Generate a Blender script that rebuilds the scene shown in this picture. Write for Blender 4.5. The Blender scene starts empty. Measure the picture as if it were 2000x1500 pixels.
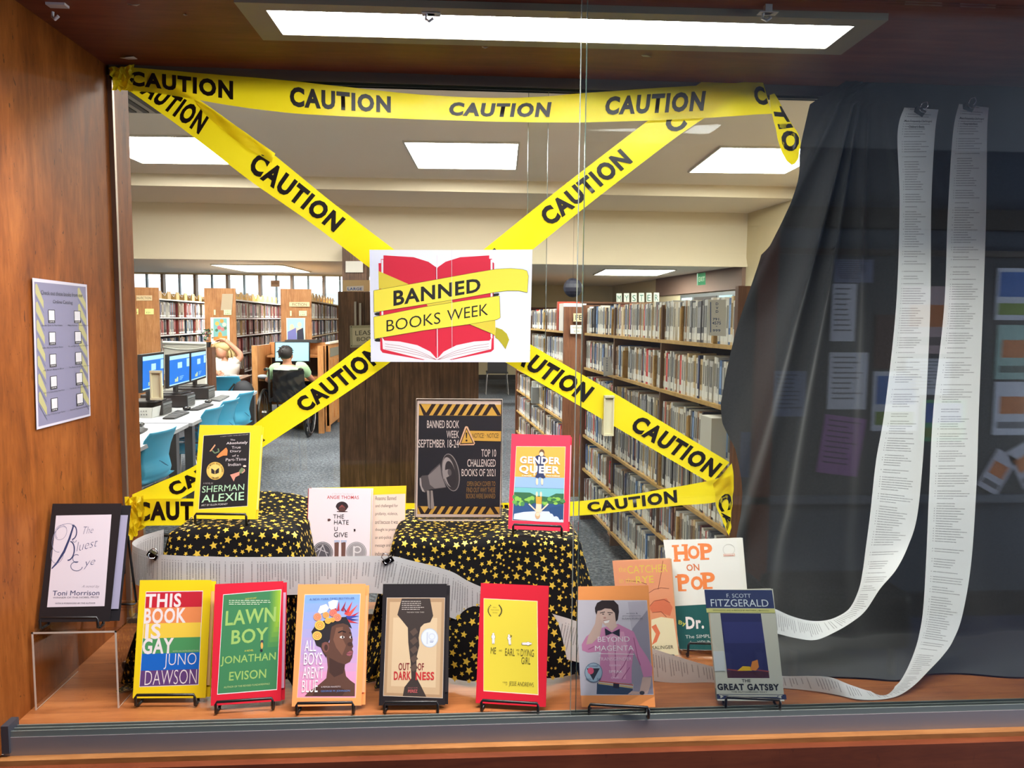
import bpy, bmesh, math, random
from mathutils import Vector, Matrix
random.seed(7)
S = bpy.context.scene
COL = S.collection
# ---------------------------------------------------------------- camera
CAM_F, YAW, PITCH, ROLL = 1450.0, math.radians(3.8), math.radians(-5.0), math.radians(0.5)
CO = Vector((0, 0, 1.55))
FW = Vector((math.sin(YAW)*math.cos(PITCH), math.cos(YAW)*math.cos(PITCH), math.sin(PITCH)))
_r0 = FW.cross(Vector((0, 0, 1))).normalized(); _u0 = _r0.cross(FW)
RT = _r0*math.cos(ROLL) + _u0*math.sin(ROLL); UP = RT.cross(FW)
cam_d = bpy.data.cameras.new('camera'); cam = bpy.data.objects.new('camera', cam_d); COL.objects.link(cam)
cam_d.sensor_width = 36.0; cam_d.lens = CAM_F/2000*36; cam_d.clip_start = .05; cam_d.clip_end = 200
cam.matrix_world = Matrix(((RT.x, UP.x, -FW.x, CO.x), (RT.y, UP.y, -FW.y, CO.y), (RT.z, UP.z, -FW.z, CO.z), (0, 0, 0, 1)))
S.camera = cam
S.view_settings.view_transform = 'Standard'; S.view_settings.look = 'None'; S.view_settings.gamma = 1
S.view_settings.exposure = 0.0; S.view_settings.use_curve_mapping = False
SUN = bpy.data.lights.new('sun', 'SUN'); SUN.energy = 5; SUN.angle = .01; SUN.color = (1, .97, .93)
_s = bpy.data.objects.new('sun', SUN); COL.objects.link(_s); _s.rotation_euler = (math.radians(48), 0, math.radians(12))
S.cycles.max_bounces = 10; S.cycles.transparent_max_bounces = 16; S.cycles.use_denoising = True
S.cycles.sample_clamp_indirect = 4; S.cycles.caustics_reflective = False; S.cycles.caustics_refractive = False
# world: bright hazy daylight
W = bpy.data.worlds.new('world'); S.world = W; W.use_nodes = True
W.node_tree.nodes['Background'].inputs[0].default_value = (.80, .90, 1.0, 1)
W.node_tree.nodes['Background'].inputs[1].default_value = 3.2
P_CASE, P_LIB, P_FILL = 36.0, 46.0, 60.0      # strengths of the case tube, the library panels, the fill added at the case front

def ray(x, y): return FW + RT*((x-1000)/CAM_F) + UP*((750-y)/CAM_F)
def on(x, y, ax, val):
    v = ray(x, y); return CO + v*((val-CO[ax])/v[ax])
def onp(x, y, O, N):
    v = ray(x, y); return CO + v*((O-CO).dot(N)/v.dot(N))
def px(P):
    v = Vector(P)-CO; z = v.dot(FW); return 1000+CAM_F*v.dot(RT)/z, 750-CAM_F*v.dot(UP)/z
# ---------------------------------------------------------------- materials
def lin(c):
    return tuple(((v/255)/12.92 if v <= 10.3 else ((v/255+.055)/1.055)**2.4) for v in c[:3])+(1,)
MC = {}
def flat(c, rough=.6, metal=0, spec=.5, emit=0, sheen=0, name=None):
    c = tuple(c); k = (c, rough, metal, spec, emit, sheen)
    if k in MC: return MC[k]
    m = bpy.data.materials.new(name or 'paint_%d_%d_%d' % c); m.use_nodes = True
    b = m.node_tree.nodes['Principled BSDF']
    b.inputs['Base Color'].default_value = lin(c); b.inputs['Roughness'].default_value = rough
    b.inputs['Metallic'].default_value = metal; b.inputs['Specular IOR Level'].default_value = spec
    if sheen: b.inputs['Sheen Weight'].default_value = sheen; b.inputs['Sheen Roughness'].default_value = .4
    if emit: b.inputs['Emission Color'].default_value = lin(c); b.inputs['Emission Strength'].default_value = emit
    MC[k] = m; return m
class NT:
    def __init__(s, name):
        s.m = bpy.data.materials.new(name); s.m.use_nodes = True; s.t = s.m.node_tree; s.b = s.t.nodes['Principled BSDF']
    def n(s, ty, **kw):
        n = s.t.nodes.new('ShaderNode'+ty)
        for k, v in kw.items():
            if k[0] == '_': n.inputs[int(k[1:]) if k[1:].isdigit() else k[1:]].default_value = v
            else: setattr(n, k, v)
        return n
    def l(s, a, b): s.t.links.new(a, b)
    def math(s, op, a, b=None, c=None):
        n = s.n('Math', operation=op)
        for i, v in enumerate((a, b, c)):
            if v is None: continue
            if hasattr(v, 'links'): s.l(v, n.inputs[i])
            else: n.inputs[i].default_value = v
        return n.outputs[0]
    def coord(s, scale=(1, 1, 1), kind='Object', rot=(0, 0, 0)):
        tc = s.n('TexCoord'); mp = s.n('Mapping'); mp.inputs['Scale'].default_value = scale; mp.inputs['Rotation'].default_value = rot
        s.l(tc.outputs[kind], mp.inputs[0]); return mp.outputs[0]
    def noise(s, vec, scale=5, detail=4, rough=.5, dist=0):
        n = s.n('TexNoise'); n.inputs['Scale'].default_value = scale; n.inputs['Detail'].default_value = detail
        n.inputs['Roughness'].default_value = rough; n.inputs['Distortion'].default_value = dist; s.l(vec, n.inputs['Vector']); return n.outputs[0]
    def ramp(s, fac, stops):
        r = s.n('ValToRGB'); e = r.color_ramp.elements
        while len(e) < len(stops): e.new(.5)
        for el, (p, c) in zip(e, stops): el.position = p; el.color = lin(c)
        s.l(fac, r.inputs[0]); return r.outputs[0]
    def mix(s, fac, a, b, mode='MIX'):
        m = s.n('Mix', data_type='RGBA', blend_type=mode)
        for v, i in ((fac, 0), (a, 6), (b, 7)):
            if hasattr(v, 'links'): s.l(v, m.inputs[i])
            else: m.inputs[i].default_value = v
        return m.outputs[2]
    def bump(s, h, strength=.3, dist=.002):
        b = s.n('Bump'); b.inputs['Strength'].default_value = strength; b.inputs['Distance'].default_value = dist
        s.l(h, b.inputs['Height']); s.l(b.outputs[0], s.b.inputs['Normal'])
def wood(name, dark, mid, light, grain=(14, 14, 1.2), sc=3, rough=.42, scratch=0, bump=.15, spec=.4):
    t = NT(name); v = t.coord(grain)
    a = t.noise(v, sc, 6, .6, .6); f = t.noise(t.coord(tuple(g*6 for g in grain)), sc, 3, .6)
    blot = t.noise(t.coord((2.2, 2.2, 1.6)), 3, 3, .6)
    fac = t.math('ADD', t.math('MULTIPLY', a, .55), t.math('ADD', t.math('MULTIPLY', f, .2), t.math('MULTIPLY', blot, .3)))
    c = t.ramp(fac, [(.34, dark), (.52, mid), (.68, light)])
    if scratch:
        w = t.noise(t.coord((38, 38, 12)), 2.2, 2, .7, 1.5)
        msk = t.ramp(w, [(.67, (0, 0, 0)), (.71, (255, 255, 255))])
        c = t.mix(t.math('MULTIPLY', msk, scratch), c, lin((60, 28, 14)))
    t.l(c, t.b.inputs['Base Color']); t.b.inputs['Roughness'].default_value = rough; t.b.inputs['Specular IOR Level'].default_value = spec
    t.bump(a, bump, .001); return t.m
def glassy(name, tint=(255, 255, 255), gain=1.0, rough=0.0, ior=1.5):
    t = NT(name); t.t.nodes.remove(t.b)
    tr = t.n('BsdfTransparent'); tr.inputs[0].default_value = lin(tint)
    gl = t.n('BsdfGlossy'); gl.inputs['Roughness'].default_value = rough
    fc = t.n('LayerWeight').outputs['Facing']; fr = t.math('ADD', .04, t.math('MULTIPLY', .96, t.math('POWER', fc, 5.0)))
    mx = t.n('MixShader'); t.l(t.math('MULTIPLY', fr, gain), mx.inputs[0]); t.l(tr.outputs[0], mx.inputs[1]); t.l(gl.outputs[0], mx.inputs[2])
    t.l(mx.outputs[0], t.t.nodes['Material Output'].inputs[0]); return t.m
def emitter(name, c, strength, lens=False):
    t = NT(name); t.t.nodes.remove(t.b); e = t.n('Emission'); e.inputs[1].default_value = strength; e.inputs[0].default_value = lin(c)
    if lens:      # prismatic diffuser: fine ribs darken the panel slightly
        w = t.n('TexWave', wave_type='BANDS', bands_direction='DIAGONAL'); w.inputs['Scale'].default_value = 42; t.l(t.coord(), w.inputs[0])
        t.l(t.ramp(w.outputs[1], [(0, tuple(int(v*.86) for v in c)), (1, c)]), e.inputs[0])
    t.l(e.outputs[0], t.t.nodes['Material Output'].inputs[0]); return t.m
M_WALL = wood('stained_maple_panel', (80, 38, 13), (119, 63, 23), (145, 84, 36), (9, 9, 1.6), 2.6, .5, .8, .15, .14)
M_FLOOR = wood('worn_case_floor', (112, 62, 30), (146, 88, 48), (168, 108, 62), (1.6, 16, 10), 3, .38, .35)
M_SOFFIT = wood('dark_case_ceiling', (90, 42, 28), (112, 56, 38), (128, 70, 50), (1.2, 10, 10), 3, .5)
M_APRON = wood('apron_wood', (84, 38, 20), (104, 50, 27), (120, 62, 35), (1.5, 10, 12), 3, .45, .3)
M_LIP = wood('lip_wood', (120, 76, 40), (150, 100, 56), (168, 118, 70), (2, 14, 14), 3, .4)
M_WALNUT = wood('walnut_laminate', (48, 31, 22), (86, 60, 46), (128, 96, 74), (26, 26, 1.3), 2.4, .4, 0, .1)
M_END = wood('shelf_end_oak', (128, 82, 48), (164, 112, 70), (188, 136, 90), (18, 18, 1.2), 3, .5)
M_ENDDK = wood('shelf_end_brown', (72, 42, 28), (104, 66, 46), (124, 84, 60), (18, 18, 1.2), 3, .5)
M_OAK = wood('carrel_oak', (150, 96, 54), (182, 126, 76), (200, 146, 96), (14, 14, 2), 3, .45)
M_TAN = wood('shelf_tan', (150, 112, 56), (190, 150, 86), (206, 168, 104), (8, 8, 8), 3, .5)
M_BLACK = flat((18, 17, 18), .35, 0, .5, name='black_wire'); M_GLOSSBLK = flat((16, 15, 17), .25)
M_STEEL = flat((150, 148, 150), .38, 1.0, name='brushed_aluminium'); M_RAIL = flat((142, 136, 138), .42, .45, name='rail_aluminium'); M_CHROME = flat((200, 200, 205), .15, 1.0)
M_GLASS_F = glassy('front_pane_glass', (254, 255, 254), 1.0); M_GLASS_B = glassy('back_pane_glass', (250, 252, 250), .3)
M_EDGE = flat((84, 104, 98), .2, 0, .8, name='glass_edge'); M_EDGEL = flat((128, 136, 130), .2, 0, .8, name='glass_edge_pale')
M_ACRYL = glassy('acrylic', (246, 242, 238), 1.2); M_ACRE = flat((205, 190, 175), .2, 0, .9, name='acrylic_edge')
# ---------------------------------------------------------------- meshes
class MB:
    def __init__(s): s.v = []; s.f = []; s.mi = []; s.mats = []; s.uv = None; s.sm = False
    def m(s, mat):
        if mat not in s.mats: s.mats.append(mat)
        return s.mats.index(mat)
    def face(s, pts, mat):
        b = len(s.v); s.v += [tuple(p) for p in pts]; s.f.append(tuple(range(b, b+len(pts)))); s.mi.append(s.m(mat))
    def add(s, vs, fs, mat):
        b = len(s.v); s.v += [tuple(p) for p in vs]; k = s.m(mat)
        for f in fs: s.f.append(tuple(i+b for i in f)); s.mi.append(k)
    def box(s, x0, y0, z0, x1, y1, z1, mat, M=None):
        vs = [Vector((x, y, z)) for z in (z0, z1) for y in (y0, y1) for x in (x0, x1)]
        if M is not None: vs = [M @ v for v in vs]
        s.add(vs, [(0, 2, 3, 1), (4, 5, 7, 6), (0, 1, 5, 4), (2, 6, 7, 3), (0, 4, 6, 2), (1, 3, 7, 5)], mat)
    def hexa(s, q, d, mat):   # quad q (4 pts) extruded by vector d
        d = Vector(d); q = [Vector(p) for p in q]; vs = q+[p+d for p in q]
        s.add(vs, [(0, 1, 2, 3), (7, 6, 5, 4), (0, 4, 5, 1), (1, 5, 6, 2), (2, 6, 7, 3), (3, 7, 4, 0)], mat)
    def tube(s, pts, r, mat, n=8, closed=False, caps=True):
        pts = [Vector(p) for p in pts]; N = len(pts); rings = []; prev = None
        for i, p in enumerate(pts):
            a = pts[(i-1) % N] if (closed or i) else p; b = pts[(i+1) % N] if (closed or i < N-1) else p
            t = (b-a).normalized() if (b-a).length > 1e-9 else Vector((0, 0, 1))
            if prev is None: prev = t.orthogonal().normalized()
            u = (prev-t*prev.dot(t)); u = u.normalized() if u.length > 1e-6 else t.orthogonal().normalized()
            prev = u; w = t.cross(u); rr = r[i] if isinstance(r, (list, tuple)) else r
            rings.append([p+(u*math.cos(2*math.pi*k/n)+w*math.sin(2*math.pi*k/n))*rr for k in range(n)])
        vs = [v for g in rings for v in g]; fs = []
        for i in range(N if closed else N-1):
            j = (i+1) % N
            for k in range(n): fs.append((i*n+k, i*n+(k+1) % n, j*n+(k+1) % n, j*n+k))
        if caps and not closed: fs.append(tuple(range(n))[::-1]); fs.append(tuple((N-1)*n+k for k in range(n)))
        s.add(vs, fs, mat)
    def cyl(s, a, b, r, mat, n=16, r2=None): s.tube([a, b], [r, r if r2 is None else r2], mat, n)
    def lathe(s, prof, c, mat, n=20):   # prof (r,z) about vertical axis at c
        vs = [Vector((c[0]+r*math.cos(2*math.pi*k/n), c[1]+r*math.sin(2*math.pi*k/n), c[2]+z)) for r, z in prof for k in range(n)]
        fs = [(i*n+k, i*n+(k+1) % n, (i+1)*n+(k+1) % n, (i+1)*n+k) for i in range(len(prof)-1) for k in range(n)]
        s.add(vs, fs, mat)
    def sphere(s, c, r, mat, n=14, m=9, sc=(1, 1, 1)):
        vs = []; fs = []
        for i in range(m+1):
            t = math.pi*i/m
            for k in range(n): vs.append(Vector(c)+Vector((r*sc[0]*math.sin(t)*math.cos(2*math.pi*k/n), r*sc[1]*math.sin(t)*math.sin(2*math.pi*k/n), r*sc[2]*math.cos(t))))
        for i in range(m):
            for k in range(n): fs.append((i*n+k, (i+1)*n+k, (i+1)*n+(k+1) % n, i*n+(k+1) % n))
        s.add(vs, fs, mat)
    def grid(s, fn, nu, nv, mat):
        vs = [fn(i/nu, j/nv) for j in range(nv+1) for i in range(nu+1)]
        fs = [(j*(nu+1)+i, j*(nu+1)+i+1, (j+1)*(nu+1)+i+1, (j+1)*(nu+1)+i) for j in range(nv) for i in range(nu)]
        s.add(vs, fs, mat)
    def build(s, name, parent=None, smooth=False, solid=0, bevel=0, origin=None):
        me = bpy.data.meshes.new(name)
        o0 = Vector(origin) if origin is not None else None
        vs = s.v if o0 is None else [tuple(Vector(v)-o0) for v in s.v]
        me.from_pydata(vs, [], s.f)
        for m in s.mats: me.materials.append(m)
        me.polygons.foreach_set('material_index', s.mi)
        if smooth: me.polygons.foreach_set('use_smooth', [True]*len(s.f))
        if s.uv:
            ul = me.uv_layers.new(name='UVMap'); lv = [l.vertex_index for l in me.loops]
            for i, vi in enumerate(lv): ul.data[i].uv = s.uv[vi] if vi < len(s.uv) else (0, 0)
        me.validate(); me.update()
        o = bpy.data.objects.new(name, me); COL.objects.link(o)
        if parent: o.parent = parent
        elif o0 is not None: o.location = o0
        if parent and parent.location.length and origin is None: o.matrix_parent_inverse = Matrix.Translation(-parent.location)
        if solid:
            md = o.modifiers.new('thickness', 'SOLIDIFY'); md.thickness = solid; md.offset = 0
        if bevel:
            md = o.modifiers.new('bevel', 'BEVEL'); md.width = bevel; md.segments = 2; md.limit_method = 'ANGLE'
        return o
def tag(o, label=None, cat=None, group=None, kind=None):
    if label: o['label'] = label
    if cat: o['category'] = cat
    if group: o['group'] = group
    if kind: o['kind'] = kind
    return o
def thing(name, label, cat, loc=(0, 0, 0), group=None):
    o = bpy.data.objects.new(name, None); COL.objects.link(o); o.location = loc; o.empty_display_size = .05
    return tag(o, label, cat, group)
def struct(name, mb, **k):
    return tag(mb.build(name, **k), kind='structure')
def copy_tree(o, parent=None):
    c = o.copy(); COL.objects.link(c)
    if parent: c.parent = parent
    for ch in list(o.children): copy_tree(ch, c)
    return c
def rotz(a): return Matrix.Rotation(a, 4, 'Z')
def frame(loc, az): return Matrix.Translation(Vector(loc)) @ rotz(az)
# ---------------------------------------------------------------- flat print
TX = {}
def glyphs(t, off=0.0, shear=0.0):
    k = (t, off, shear)
    if k in TX: return TX[k]
    c = bpy.data.curves.new('t', 'FONT'); c.body = t; c.resolution_u = 3; c.offset = off; c.shear = shear; c.space_character = 1+max(0, off)*3.4
    o = bpy.data.objects.new('t', c); me = o.to_mesh()
    vs = [(v.co.x, v.co.y) for v in me.vertices]; fs = [tuple(p.vertices) for p in me.polygons]
    o.to_mesh_clear(); bpy.data.objects.remove(o); bpy.data.curves.remove(c)
    x0 = min(v[0] for v in vs); x1 = max(v[0] for v in vs); y0 = min(v[1] for v in vs); y1 = max(v[1] for v in vs)
    vs = [((x-x0)/max(x1-x0, 1e-6), (y-y0)/max(y1-y0, 1e-6)) for x, y in vs]
    TX[k] = (vs, fs); return TX[k]
class Sheet:
    """prints flat shapes on a plane; coordinates are read in a crop (scale s, offset ox, oy) of the photograph"""
    def __init__(s, O, U, V, N, crop=(1, 0, 0), eps=1.5e-5):
        s.O, s.U, s.V, s.N = Vector(O), Vector(U), Vector(V), Vector(N); s.c = crop; s.mb = MB(); s.k = 1; s.eps = eps
    def w(s, x, y):
        return onp(x/s.c[0]+s.c[1], y/s.c[0]+s.c[2], s.O, s.N)
    def loc(s, x, y):
        d = s.w(x, y)-s.O; return d.dot(s.U), d.dot(s.V)
    def P(s, u, v): return s.O+s.U*u+s.V*v+s.N*(s.eps*s.k)
    def poly(s, pts, c, **k):
        s.mb.face([s.w(*p)+s.N*(s.eps*s.k) for p in pts], c if not isinstance(c, tuple) else flat(c, **k)); s.k += 1
    def rect(s, x0, y0, x1, y1, c):      # squared up to the sheet's own edges
        u0, v0 = s.loc(x0, (y0+y1)/2)[0], s.loc((x0+x1)/2, y0)[1]; u1, v1 = s.loc(x1, (y0+y1)/2)[0], s.loc((x0+x1)/2, y1)[1]
        s.mb.face([s.P(u0, v1), s.P(u1, v1), s.P(u1, v0), s.P(u0, v0)], flat(c) if isinstance(c, tuple) else c); s.k += 1
    def ell(s, cx, cy, rx, ry, c, n=20, a0=0, a1=2*math.pi):
        s.poly([(cx+rx*math.cos(a0+(a1-a0)*i/n), cy+ry*math.sin(a0+(a1-a0)*i/n)) for i in range(n)][::-1], c)
    def ring(s, cx, cy, rx, ry, w, c, n=24):
        m = flat(c)
        for i in range(n):
            a, b = 2*math.pi*i/n, 2*math.pi*(i+1)/n
            s.mb.face([s.w(cx+(rx-q)*math.cos(t), cy+(ry-q)*math.sin(t))+s.N*(s.eps*s.k) for t, q in ((a, 0), (b, 0), (b, w), (a, w))], m)
        s.k += 1
    def line(s, pts, w, c):
        m = flat(c)
        for (x0, y0), (x1, y1) in zip(pts, pts[1:]):
            l = math.hypot(x1-x0, y1-y0) or 1; nx, ny = -(y1-y0)/l*w/2, (x1-x0)/l*w/2
            s.mb.face([s.w(*p)+s.N*(s.eps*s.k) for p in ((x0-nx, y0-ny), (x1-nx, y1-ny), (x1+nx, y1+ny), (x0+nx, y0+ny))], m)
        s.k += 1
    def text(s, t, x0, y0, x1, y1, c, off=0.0, shear=0.0, rows=None):
        """text whose ink fills the box; (x0,y0) top-left and (x1,y1) bottom-right as read in the crop, squared up to the sheet"""
        xm, ym = (x0+x1)/2, (y0+y1)/2
        u0, u1 = s.loc(x0, ym)[0], s.loc(x1, ym)[0]; v1, v0 = s.loc(xm, y0)[1], s.loc(xm, y1)[1]
        vs, fs = glyphs(t, off, shear)
        s.mb.add([s.P(u0+(u1-u0)*a, v0+(v1-v0)*b) for a, b in vs], fs, flat(c) if isinstance(c, tuple) else c); s.k += 1
    def textq(s, t, q, c, off=0.0, shear=0.0):   # q: corners BL BR TR TL in the crop
        vs, fs = glyphs(t, off, shear); A = [s.w(*p) for p in q]
        s.mb.add([(A[0]*(1-a)+A[1]*a)*(1-b)+(A[3]*(1-a)+A[2]*a)*b+s.N*(s.eps*s.k) for a, b in vs], fs, flat(c)); s.k += 1
    def lines(s, x0, y0, x1, y1, n, c, h=.45, seed=1):   # unreadably small lines of print: word-length dashes
        r = random.Random(seed); m = flat(c); st = (y1-y0)/n
        for i in range(n):
            x = x0; e = x1-(x1-x0)*r.random()*.35; y = y0+st*(i+.3)
            while x < e-2:
                w = (x1-x0)*(.03+.09*r.random()); xe = min(x+w, e)
                s.mb.face([s.w(*p)+s.N*(s.eps*s.k) for p in ((x, y+st*h), (xe, y+st*h), (xe, y), (x, y))], m); x = xe+(x1-x0)*.02
        s.k += 1
def vplane(Y, crop=(1, 0, 0)):   # a sheet lying in the vertical plane at depth Y, facing the viewer
    return Sheet((0, Y, 0), (1, 0, 0), (0, 0, 1), (0, -1, 0), crop)
def subst(s, c): return c
# ================================================================ THE SETTING
ZC, ZT, XL, YF, YB, XR = .85, 2.085, -.765, 1.25, 1.71, 1.55
PI = math.pi
C_CEIL = NT('painted_ceiling'); 
_c = C_CEIL; _c.l(_c.ramp(_c.noise(_c.coord(), .6, 3), [(.3, (232, 218, 200)), (.7, (238, 224, 207))]), _c.b.inputs['Base Color']); _c.b.inputs['Roughness'].default_value = .85
M_CEIL = _c.m
M_CREAM = flat((222, 208, 184), .8, name='cream_paint'); M_BEIGE = flat((206, 190, 156), .8, name='beige_paint')
M_FASC = flat((122, 96, 84), .7, name='brown_fascia'); M_DADO = flat((98, 52, 44), .7, name='red_brown_dado')
def _carpet():
    t = NT('loop_carpet'); v = t.coord((1, 1, 1)); a = t.noise(v, 38, 4, .8); b = t.noise(v, 1.2, 3, .5)
    c = t.ramp(t.math('ADD', t.math('MULTIPLY', a, .8), t.math('MULTIPLY', b, .2)), [(.38, (34, 37, 44)), (.5, (72, 76, 84)), (.62, (116, 121, 130))])
    t.l(c, t.b.inputs['Base Color']); t.b.inputs['Roughness'].default_value = .95; t.bump(a, .6, .006); return t.m
M_CARPET = _carpet()
# --- display case shell
b = MB(); b.box(XL-.03, 1.12, ZC-.03, XL, 1.80, ZT+.3, M_WALL); struct('wall_left', b)
b = MB(); b.box(XR, 1.22, ZC-.03, XR+.03, 1.80, ZT+.02, M_WALL); struct('wall_right', b)
b = MB(); b.box(XL, 1.262, ZC-.03, XR, 1.80, ZC, M_FLOOR); struct('floor_display', b)
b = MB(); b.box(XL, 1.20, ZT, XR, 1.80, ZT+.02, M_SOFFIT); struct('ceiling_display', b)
b = MB(); b.box(-3.2, 1.205, .0, 4.2, 1.222, ZC-.045, M_APRON); struct('wall_apron', b)
b = MB(); b.box(XL-.03, 1.221, ZC-.07, XR+.03, 1.24, ZC-.036, M_LIP); struct('trim_1', b)
b = MB(); b.box(-3.2, 1.18, 0, XL-.03, 1.26, 2.45, M_APRON); b.box(XR+.03, 1.18, ZC-.05, 4.2, 1.26, 2.45, M_APRON); b.box(XL-.03, 1.15, ZT+.02, XR+.03, 1.24, 2.45, M_APRON)
struct('wall_front', b)
# sliding glass tracks
tr = tag(bpy.data.objects.new('trim_2', None), kind='structure'); COL.objects.link(tr)
b = MB(); b.box(XL, 1.236, ZC-.036, XR, 1.262, ZC-.004, M_RAIL); b.build('face_rail', tr)
M_TRK = flat((118, 126, 122), .35, .3, name='dark_track')
for i, y in enumerate((1.239, 1.2485, 1.258)):
    b = MB(); b.box(XL+.012, y-.0012, ZC-.004, XR, y+.0012, ZC+.006, M_TRK); b.build('track_fin', tr)
b = MB(); b.box(XL, 1.232, ZC-.03, XL+.012, 1.262, ZC+.018, flat((52, 54, 62), .5)); b.build('end_stop', tr)
r = random.Random(3)
b = MB()
for i in range(8):
    b.box(XL+.1+i*.19, 1.2405, ZC-.003, XL+.104+i*.19, 1.247, ZC+.003, M_CHROME)
b.build('track_clip', tr)
bt = tag(bpy.data.objects.new('trim_3', None), kind='structure'); COL.objects.link(bt)
M_TRD = flat((96, 88, 84), .5, .2, name='bronze_track')
b = MB(); b.box(XL+.006, 1.695, ZT-.022, XR, 1.725, ZT, M_TRD); b.build('upper_track', bt)
b = MB(); b.box(XL+.006, 1.699, ZT-.028, XR, 1.703, ZT-.020, flat((40, 46, 42), .3, .8)); b.box(XL+.006, 1.711, ZT-.028, XR, 1.715, ZT-.020, flat((40, 46, 42), .3, .8)); b.build('upper_fin', bt)
b = MB(); b.box(XL, 1.695, ZC, XR, 1.725, ZC+.012, M_TRD); b.build('lower_track', bt)
b = MB(); b.box(XL, 1.699, ZC, XL+.010, 1.708, ZT-.02, flat((150, 135, 122), .4, .8)); b.build('side_channel', bt)
# panes: two front ones slid together on the right, two at the back overlapping in the middle
def pane(name, x0, x1, y, z0, z1, m, edges=((0, 1)), me=M_EDGE, th=.005, lab=None):
    b = MB(); b.box(x0, y-th/2, z0, x1, y+th/2, z1, m); o = b.build(name)
    tag(o, kind='structure')
    for k in edges:
        xe = x0 if k == 0 else x1
        c = MB(); c.box(xe-.0005, y-th/2-.0003, z0, xe+.0005, y+th/2+.0003, z1, me); c.build('polished_edge', o)
    return o
pane('window_1', .1905, XR-.002, 1.2437, ZC+.001, ZT-.002, M_GLASS_F, (0,), M_EDGEL)
pane('window_2', .2015, XR-.002, 1.2533, ZC+.001, ZT-.002, M_GLASS_F, (0,), M_EDGE)
pane('window_3', XL+.012, .190, 1.7085, ZC+.013, ZT-.024, M_GLASS_B, (1,), M_EDGEL, .004)
pane('window_4', .146, XR-.002, 1.7185, ZC+.013, ZT-.024, M_GLASS_B, (0,), M_EDGEL, .004)
# finger pulls stuck on the back panes
M_PULL = flat((222, 214, 176), .5, name='cream_plastic')
for (x0, y0, x1, y1), lab in (((294, 724, 315, 781), 'cream plastic finger pull on the back pane in front of the nearest computer'),
                              ((1176, 771, 1197, 849), 'cream plastic finger pull on the back pane over the lower right tape')):
    p, q = on(x0, y1, 1, 1.70), on(x1, y0, 1, 1.70)
    t = thing('finger_pull', lab, 'handle', (p.x, 1.7055, p.z)); D_ = .0 if x0 < 500 else .0175
    b = MB(); b.box(p.x, 1.7025-D_, p.z, q.x, 1.7062, q.z, M_PULL); b.build('back_plate', t)
    b = MB(); w = q.x-p.x
    b.box(p.x, 1.699-D_, p.z, p.x+w*.12, 1.7025-D_, q.z, M_PULL); b.box(q.x-w*.12, 1.699-D_, p.z, q.x, 1.7025-D_, q.z, M_PULL)
    b.box(p.x, 1.698-D_, q.z-.005, q.x, 1.7025-D_, q.z, M_PULL); b.box(p.x, 1.698-D_, p.z, q.x, 1.7025-D_, p.z+.005, M_PULL); b.build('raised_rim', t)
# --- library shell
def lz(Y): return Y
b = MB(); b.box(-9, 1.82, -.05, 6.5, 21, 0, M_CARPET); struct('floor_library', b)
b = MB(); b.box(-9, 1.82, 3.4, 6.5, 10.2, 3.45, M_CEIL); b.box(-9, 10.2, 3.24, 6.5, 11.6, 3.29, M_CEIL); struct('ceiling_main', b)
b = MB(); b.box(-9, 10.15, 3.24, 6.5, 10.199, 3.45, M_CREAM); struct('trim_4', b)
b = MB(); b.box(-9, 11.6, 2.42, 6.5, 11.75, 3.26, M_CREAM); struct('wall_beam', b)
b = MB(); b.box(-9, 11.55, 2.40, 6.5, 11.6, 2.45, M_CREAM); b.box(-9, 11.575, 2.45, 6.5, 11.6, 2.52, M_CREAM); struct('trim_5', b)
b = MB(); b.box(-9, 11.75, 2.42, 6.5, 15.6, 2.46, M_CEIL); b.box(-.9, 15.6, 2.42, 6.5, 19.1, 2.46, M_CEIL); struct('ceiling_low', b)
b = MB(); b.box(-9.1, 1.8, 0, -9, 15.5, 3.45, M_CREAM); struct('wall_west', b)
b = MB()
for x0, x1, z0, z1 in ((-9, XL-.03, 0, 3.45), (XR+.03, 6.5, 0, 3.45), (XL-.03, XR+.03, 0, ZC-.03), (XL-.03, XR+.03, ZT+.02, 3.45)):
    b.box(x0, 1.8, z0, x1, 1.83, z1, M_CREAM)
struct('wall_south', b)
b = MB(); b.box(-9, 15.5, 0, -.9, 15.62, .9, M_BEIGE); b.box(-9, 15.5, 2.39, -.9, 15.62, 2.45, M_BEIGE); b.box(-.9, 15.5, 0, -.8, 19.1, 2.45, M_BEIGE); struct('wall_north', b)
b = MB(); b.box(-.8, 19, .0, 6, 19.1, .12, flat((40, 34, 32), .6)); struct('baseboard_north', b)
b = MB(); b.box(-.8, 19.02, .12, 6, 19.1, 2.45, M_BEIGE); b.box(-.8, 19.0, 1.45, 6, 19.02, 1.85, M_DADO); struct('wall_far', b)
def ew(Y): return 4.16+(15.2-Y)*.085
def slabE(b, Y0, Y1, z0, z1, m, d=.0):
    b.hexa([(ew(Y0)-d, Y0, z0), (ew(Y1)-d, Y1, z0), (ew(Y1)-d, Y1, z1), (ew(Y0)-d, Y0, z1)], (.15, 0, 0), m)
b = MB(); slabE(b, 1.83, 11.6, 0, 3.4, M_BEIGE); slabE(b, 11.6, 19.1, 0, 2.42, M_BEIGE); slabE(b, 11.6, 15.6, 2.06, 2.42, M_FASC, .06); struct('wall_east', b)
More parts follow.
